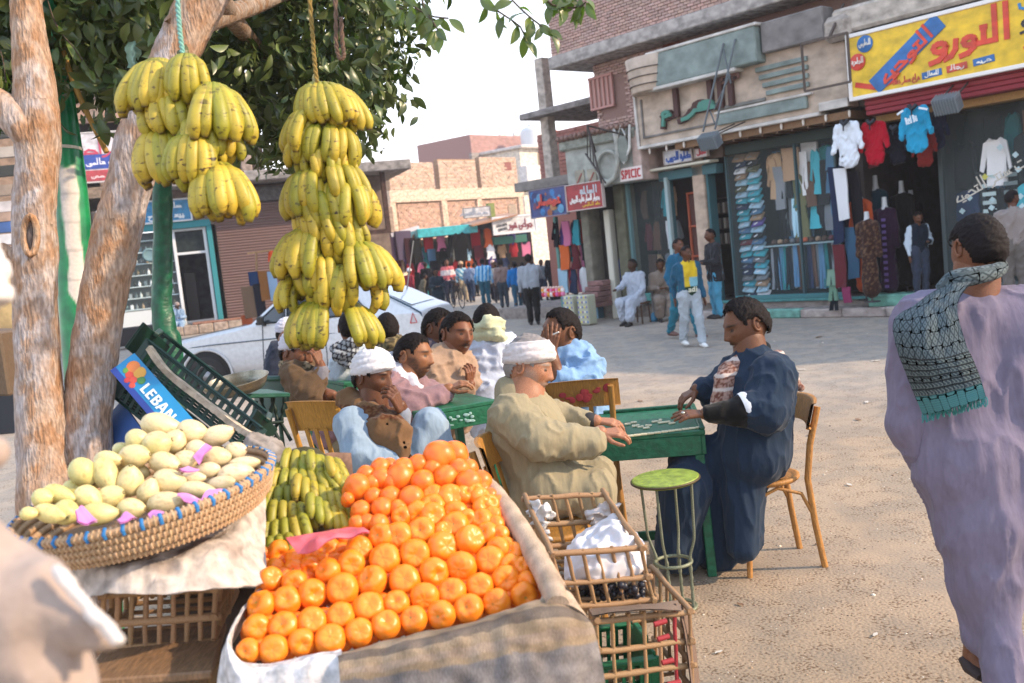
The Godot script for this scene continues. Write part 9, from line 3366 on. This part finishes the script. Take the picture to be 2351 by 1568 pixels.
func build_crowd()->void:
	var dark:=hx("5c3a28")
	var stripes:=func(a:Color,b:Color,f:float,ax:Vector3)->Callable:
		return func(q:Vector3)->Color:return a if fposmod(q.dot(ax)*f,1.0)<0.5 else b
	var chest:=func(lo:float,hi:float,a:Color,b:Color)->Callable:
		return func(q:Vector3)->Color:return a if q.y>lo and q.y<hi else b
	var y:=ground_at(1590,795)
	var kid:=passer(1592,796,232,12,{"cell":0.015,"top":hx("27566e"),"legs":hx("a9b2b8"),"skin":hx("6b4430"),"step":0.1,"arms":["down","back"],"shoes":hx("dcdcd8"),"turn":22,"nod":4,
		"pattern":func(q:Vector3)->Color:
			var r:=q-y
			var e:=r.dot(Vector3(cos(deg_to_rad(12)),0,-sin(deg_to_rad(12))))
			if absf(e)>0.105 or r.dot(Vector3(0.2,0,0.98))<0.03:
				return hx("23556f")
			return hx("d8b62c")if r.y>1.04 else hx("7fb4c0")if r.y>0.9 and e>-0.02 else hx("d0b434")if r.y>0.9 else hx("21402f")},"young man in a blue jacket and yellow and green jersey striding across the road")
	var ad:=MB.new()
	latin(ad,"adi",Transform3D(Basis(Vector3.UP,deg_to_rad(12)),kid.position+Vector3(0.035,0.86,0.135)),0.07,0.012,hx("d8d8c0"))
	part(kid,"lettering",ad,mats.plain)
	passer(1572,776,228,35,{"cell":0.018,"top":hx("235f7c"),"legs":hx("2c7284"),"skin":hx("7a4e38"),"step":0.14,"hairline":0.085,"shoes":hx("6a4a44")},"balding man in a teal blue jacket walking just behind the young man")
	passer(1650,730,205,-78,{"cell":0.018,"top":hx("27282d"),"legs":hx("4f93b0"),"skin":hx("6e4632"),"arms":["front","front"],"coat":true,"floor":0.25},"man in a black jacket and pale jeans standing by the folded shirts")
	passer(2116,676,190,5,{"cell":0.017,"top":hx("1b2530"),"legs":hx("3a4150"),"skin":hx("7a5038"),"arms":["front","down"],"tash":0.9,"nod":24,"floor":0.3,"pattern":func(q:Vector3)->Color:
		var r:=(q-ground_at(2116,676,0.3)).dot(Vector3(1,0,-0.09))
		return hx("1b2530")if absf(r)<0.135 else hx("c6d4de")},"shopkeeper in a dark vest and white shirt looking down at his phone")
	passer(2336,700,262,150,{"cell":0.018,"top":hx("8c837e"),"legs":hx("6a6460"),"skin":hx("6e4632"),"floor":0.3,"turn":-40},"man in a grey shirt standing before the knitwear window at the picture's edge")
	passer(1466,742,148,-40,{"cell":0.018,"sit":true,"robe":true,"top":hx("aeb4bf"),"skin":hx("50321f"),"arms":["lap","reach"],"hairline":0.075,"turn":-20},"man in a white robe sitting by the kerb and reaching out a hand")
	passer(1524,735,142,0,{"cell":0.018,"sit":true,"robe":true,"top":hx("86786c"),"skin":hx("6a442e"),"arms":["front","front"],"nod":22,"lean":0.2},"man in a brown grey robe bending forward beside the water pipe")
	passer(1452,715,150,10,{"cell":0.02,"top":hx("2348a0"),"skin":hx("5a3626")},"young man in a bright blue shirt standing behind the man in the white robe")
	passer(1345,684,85,-60,{"cell":0.022,"sit":true,"top":hx("6a4f48"),"legs":hx("20242e"),"skin":dark,"lean":-0.25},"man in a brown shirt sitting on a metal chair by the flowered stand")
	passer(1228,746,163,172,{"cell":0.018,"top":hx("9aa0a8"),"legs":hx("17181c"),"skin":dark,"arms":["down","face"],"step":0.04,"wide":1.15},"man in a grey jacket walking away with a phone at his ear")
	passer(1278,690,112,170,{"cell":0.022,"robe":true,"top":hx("1c1b20"),"skin":dark,"turban":hx("d8d8dc"),"hem":0.02,"wide":1.2},"man in a long black robe and white turban walking up the street")
	passer(1118,703,110,178,{"cell":0.018,"top":hx("3a8cc0"),"legs":hx("2c5a6c"),"skin":dark,"pattern":stripes.call(hx("3a94d0"),hx("a9cfe4"),9.0,cr),"wide":1.2},"man in a blue and white striped shirt seen from behind")
	passer(1160,706,110,176,{"cell":0.022,"top":hx("8c7670"),"legs":hx("39434c"),"skin":dark,"wide":1.1},"man in a dusty pink hooded top seen from behind")
	var lv:=passer(1192,712,112,182,{"cell":0.022,"top":hx("1f72b4"),"legs":hx("2c5468"),"skin":dark,"step":-0.14,"wide":1.15},"man in a bright blue sweatshirt walking away")
	var lt:=MB.new()
	latin(lt,"LIVE",Transform3D(Basis(Vector3.UP,PI),lv.position+Vector3(0,1.12,-0.16))*Transform3D(Basis(),Vector3.ZERO),0.09,0.01,hx("7fb0d8"))
	part(lv,"lettering",lt,mats.plain)
	passer(1012,728,112,8,{"cell":0.022,"top":hx("2a323c"),"legs":hx("262c38"),"skin":hx("6a4430"),"arms":["front","front"],"nod":14,"robe":true,"tash":0.6},"man in a dark robe holding a folded denim bundle before the car's tail")
	passer(1036,700,105,4,{"cell":0.022,"top":hx("d8a8a8"),"legs":hx("272c3c"),"skin":hx("7a4e38"),"pattern":stripes.call(hx("d8d0d0"),hx("c86a6e"),3.0,Vector3.UP),"short":true},"young man in a white and pink top behind the man with the bundle")
	passer(945,712,95,150,{"cell":0.022,"top":hx("8c3038"),"legs":hx("6a6458"),"skin":dark,"turban":hx("d0d0d4"),"lean":0.15},"man in a maroon shirt and white cap stooping by the clothes rack")
	passer(972,710,80,120,{"cell":0.022,"robe":true,"top":hx("5c5646"),"skin":dark,"lean":0.35,"hem":0.02},"person in a long olive robe bending over beside the maroon shirted man")
	passer(985,690,88,170,{"cell":0.024,"top":hx("1c1c20"),"legs":hx("202024"),"skin":dark},"person in black behind the olive robed one")
	passer(1140,690,92,2,{"cell":0.024,"robe":true,"top":hx("1c1c22"),"skin":hx("7a5240"),"turban":hx("c9b0a8")},"woman in black with a pale headscarf coming down the street")
	passer(925,705,80,90,{"cell":0.024,"top":hx("b9c8d4"),"legs":hx("4a4a4c"),"skin":dark},"person in a pale blue shirt at the clothes rack")
	passer(965,640,96,60,{"cell":0.026,"robe":true,"top":hx("6c7480"),"skin":dark,"floor":0.0},"man in a grey robe standing high in the turquoise doorway")
	passer(1000,668,60,30,{"cell":0.026,"top":hx("a9a4a8"),"legs":hx("30323a"),"skin":hx("8a5c44")},"small figure in a pale top deep in the street")
	passer(1095,680,76,140,{"cell":0.026,"top":hx("24262c"),"legs":hx("1c1e24"),"skin":dark},"figure in black at the far stall behind the cyclist")
	var more:=[[1085,694,92,170,"7a8ca8","2c3a50","man in a pale blue grey shirt walking off beside the striped shirt"],[1146,696,96,10,"c9b8a8","4a4a50","man in a cream shirt coming down the street between two walkers"],[1208,700,98,165,"5a3a34","2a2a30","man in a dark red brown jacket walking beside the grey jacketed man"],[1250,690,94,20,"7c8890","3a4454","man in a blue grey top by the long black robe"],[1062,688,80,200,"d0d4d8","2c3040","figure in white walking far up the street"],[1310,676,84,190,"3a6a8a","2a3040","man in a steel blue shirt by the flowered stand"],[1020,694,86,150,"a83c44","3a4050","figure in a red top beside the bundle carrier"]]
	for q in more:
		passer(q[0],q[1],q[2],q[3],{"cell":0.024,"top":hx(q[4]),"legs":hx(q[5]),"skin":dark,"step":0.07},q[6])
	var cp:=passer(1067,693,92,15,{"cell":0.02,"top":hx("5a98b4"),"legs":hx("a89880"),"skin":hx("6a4430"),"pattern":stripes.call(hx("4f92b4"),hx("b9cfd4"),8.0,Vector3(0.7,0.7,0)),"arms":["reach","down"],"step":0.08,"turban":hx("c9a888")},"cyclist in a blue checked shirt and light cap")
	var bg:=ground_at(1062,708)
	var bi:=thing("bicycle","old dark bicycle ridden by the man in the checked shirt","bicycle",bg)
	var bx:=Vector3(0.35,0,0.94)
	for q in[0.0,-0.95]:
		var w:=MB.new()
		var c:Vector3=bg+bx*q+Vector3.UP*0.31
		var pts:=PackedVector3Array()
		for k in 25:
			pts.append(c+bx*cos(TAU*k/24)*0.3+Vector3.UP*sin(TAU*k/24)*0.3)
		w.tube(pts,0.016,6,hx("1c1c1c"),false)
		for k in 10:
			w.line(c,c+bx*cos(TAU*k/10)*0.3+Vector3.UP*sin(TAU*k/10)*0.3,0.003,4,hx("8a8a8a"))
		part(bi,"wheel",w,mats.rubber)
	var fm:=MB.new()
	var pt:=[bg+Vector3.UP*0.31,bg-bx*0.95+Vector3.UP*0.31,bg-bx*0.5+Vector3.UP*0.3,bg-bx*0.65+Vector3.UP*0.8,bg-bx*0.12+Vector3.UP*0.78,bg-bx*0.1+Vector3.UP*0.98]
	for q in[[0,4],[4,5],[4,3],[4,2],[3,2],[2,1],[3,1]]:
		fm.line(pt[q[0]],pt[q[1]],0.014,6,hx("3a2a2a"))
	var bz:=bx.cross(Vector3.UP)
	fm.line(pt[5]-bz*0.24,pt[5]+bz*0.24,0.012,6,hx("8a8a8a"))
	part(bi,"frame",fm,mats.iron)
	var sd:=MB.new()
	sd.ball(Transform3D(Basis.from_scale(Vector3(0.09,0.035,0.13)),pt[3]+Vector3.UP*0.03),hx("241c1a"),12,7)
	part(bi,"saddle",sd,mats.plain)
	passer(418,768,74,8,{"cell":0.02,"sit":true,"robe":true,"top":hx("8fa9c4"),"skin":hx("4a3226"),"turban":hx("9a8c88"),"arms":["front","face"],"lean":0.15,"nod":16,"floor":0.02},"man in a pale blue robe sitting on the step of the glass fronted shop")
	passer(300,752,112,175,{"cell":0.02,"top":hx("3c2a28"),"legs":hx("a08a70"),"skin":dark},"man in a dark brown shirt and tan trousers looking into the shop window")
	for q in[[1470,742,-40,"dark wooden stool chair under the white robed man"],[1530,736,10,"low wooden seat under the man in the brown grey robe"]]:
		var g:=ground_at(q[0],q[1])
		var t:=thing("seat",q[3],"chair",g,"seats at the kerb")
		var b:=Basis(Vector3.UP,deg_to_rad(q[2]))
		var m:=MB.new()
		m.cbox(Transform3D(b,g+Vector3.UP*0.40),Vector3(0.36,0.04,0.36),0.01,hx("6a4a34"))
		part(t,"seat_board",m,mats.wood)
		for k in 4:
			var l:=MB.new()
			l.line(g+b*Vector3(0.15 if k&1 else-0.15,0,0.15 if k&2 else-0.15),g+b*Vector3(0.13 if k&1 else-0.13,0.4,0.13 if k&2 else-0.13),0.017,7,hx("5c4030"))
			part(t,"leg",l,mats.wood)
	var mc:=ground_at(1362,682)
	var mt:=thing("metal_chair","thin metal framed chair under the man in the brown shirt","chair",mc)
	var mm:=MB.new()
	for k in 4:
		mm.line(mc+Vector3(0.2 if k&1 else-0.2,0,0.18 if k&2 else-0.18),mc+Vector3(0.17 if k&1 else-0.17,0.42,0.16 if k&2 else-0.16),0.014,6,hx("8c8c8c"))
	mm.tube(PackedVector3Array([mc+Vector3(0.2,0.42,0.18),mc+Vector3(0.32,0.85,0.18),mc+Vector3(0.32,0.85,-0.18),mc+Vector3(0.2,0.42,-0.18)]),0.014,6,hx("8c8c8c"))
	mm.cbox(Transform3D(Basis(),mc+Vector3.UP*0.43),Vector3(0.42,0.03,0.4),0.01,hx("5a5450"))
	part(mt,"frame",mm,mats.tin)
	var hg:=ground_at(1502,738)
	var hk:=thing("water_pipe","metal water pipe with a blue glass bowl and a red hose between the seated men","water pipe",hg)
	var hm:=MB.new()
	hm.lathe(Transform3D(Basis(),hg),[Vector2(0.001,0),Vector2(0.07,0),Vector2(0.085,0.06),Vector2(0.06,0.13),Vector2(0.025,0.18)],16,hx("4f9cc4"))
	part(hk,"bowl",hm,mats.plastic)
	var h2:=MB.new()
	h2.lathe(Transform3D(Basis(),hg),[Vector2(0.022,0.18),Vector2(0.016,0.3),Vector2(0.03,0.36),Vector2(0.014,0.44),Vector2(0.035,0.5),Vector2(0.014,0.56),Vector2(0.07,0.6),Vector2(0.07,0.61),Vector2(0.02,0.62),Vector2(0.04,0.7),Vector2(0.001,0.71)],14,hx("b0b4b8"))
	part(hk,"stem",h2,mats.tin)
	var h3:=MB.new()
	h3.tube(PackedVector3Array([hg+Vector3(0.02,0.4,0),hg+Vector3(0.18,0.28,0.05),hg+Vector3(0.38,0.52,0.05),hg+Vector3(0.55,0.58,0.0)]),0.014,7,hx("a82830"))
	part(hk,"hose",h3,mats.cloth)
	var bc:=MB.new()
	var q0:=ground_at(1428,690)
	bc.cbox(Transform3D(Basis(Vector3.UP,0.4),q0+Vector3.UP*0.32),Vector3(0.7,0.3,0.4),0.02,hx("1f5a4a"))
	single("green_box",bc,mats.plastic,"dark green box standing beside the stone platform's corner","box")
	for k in 5:
		var m:=MB.new()
		m.ball(Transform3D(Basis(Vector3.UP,k*0.8)*Basis.from_scale(Vector3(0.15,0.05,0.06)),q0+Vector3(-0.2+k*0.11,0.51+0.02*(k%2),0.02*k)),hx("c9b088"),12,7)
		single("bread_roll",m,mats.matte,"pale loaf on the green box, %s from the road side"%NTH[k],"bread","loaves on the green box")
	var rk:=ground_at(618,762)
	rk=at(610,700,27.0)
	var gy:=0.0
	var st:=thing("clothes_stand","wooden T shaped clothes stand before the brown shutter","stand",Vector3(rk.x,gy,rk.z))
	var sm:=MB.new()
	sm.line(at(592,700,27),at(588,578,27),0.035,6,hx("a07a50"))
	sm.bar(at(568,582,27),at(640,572,27),0.05,0.05,hx("b08a5c"))
	sm.line(Vector3(at(592,700,27).x,0,at(592,700,27).z),at(592,700,27),0.035,6,hx("a07a50"))
	part(st,"frame",sm,mats.wood)
	for q in[[632,612,574,27,"d8542c","shirt","bright orange shirt with black print on the clothes stand"],[590,680,622,25,"22385c","cloth","navy striped trousers hung below the clothes stand"],[612,690,620,22,"8c5c34","cloth","brown striped trousers next to the navy pair"],[632,690,622,20,"8fa8c0","cloth","pale blue trousers next to the brown pair"],[578,730,655,30,"7c6450","cloth","tan wrapped long bundle standing before the shutter"],[602,730,650,22,"26262c","cloth","black bag with white print beside the tan bundle"],[570,752,722,24,"a05030","cloth","red brown box at the foot of the tan bundle"]]:
		var lo:=at(q[0],q[1],26.8)
		var hi:=at(q[0],q[2],26.8)
		single("hanging_garment",garment(q[5],Transform3D(Basis(fs.basis.x,Vector3.UP,fs.basis.z),lo),0,0,0,q[3]*26.8/FL*1.05,hi.y-lo.y,0.0,hx(q[4])),mats.shirt,q[6],"clothing","goods round the clothes stand")
	var rail:=thing("clothes_rack","round rack of bright clothes at the street's far left side","rack",ground_at(910,700))
	var rm:=MB.new()
	var rc:=ground_at(905,705)
	rm.line(rc,rc+Vector3.UP*1.25,0.025,6,hx("9a9a9a"))
	rm.bar(rc+Vector3(-0.5,1.25,0),rc+Vector3(0.5,1.25,0.1),0.03,0.03,hx("9a9a9a"))
	part(rail,"frame",rm,mats.tin)
	for k in 11:
		var c:=["d86a3c","d8943c","c84a6c","e0b0b8","b03048","8a90a8","d8d4d8","c06a4a","e07a9a","7a4a5a","d8c8b0"][k]as String
		single("hanging_garment",garment("shirt",Transform3D(Basis(Vector3.UP,0.9),rc+Vector3(-0.5+k*0.1,0.42,0.01*k)),0,0,0,0.42,0.8,0.0,hx(c)),mats.shirt,"%s garment from the road end of the round clothes rack"%NTH[k],"clothing","clothes on the round rack")
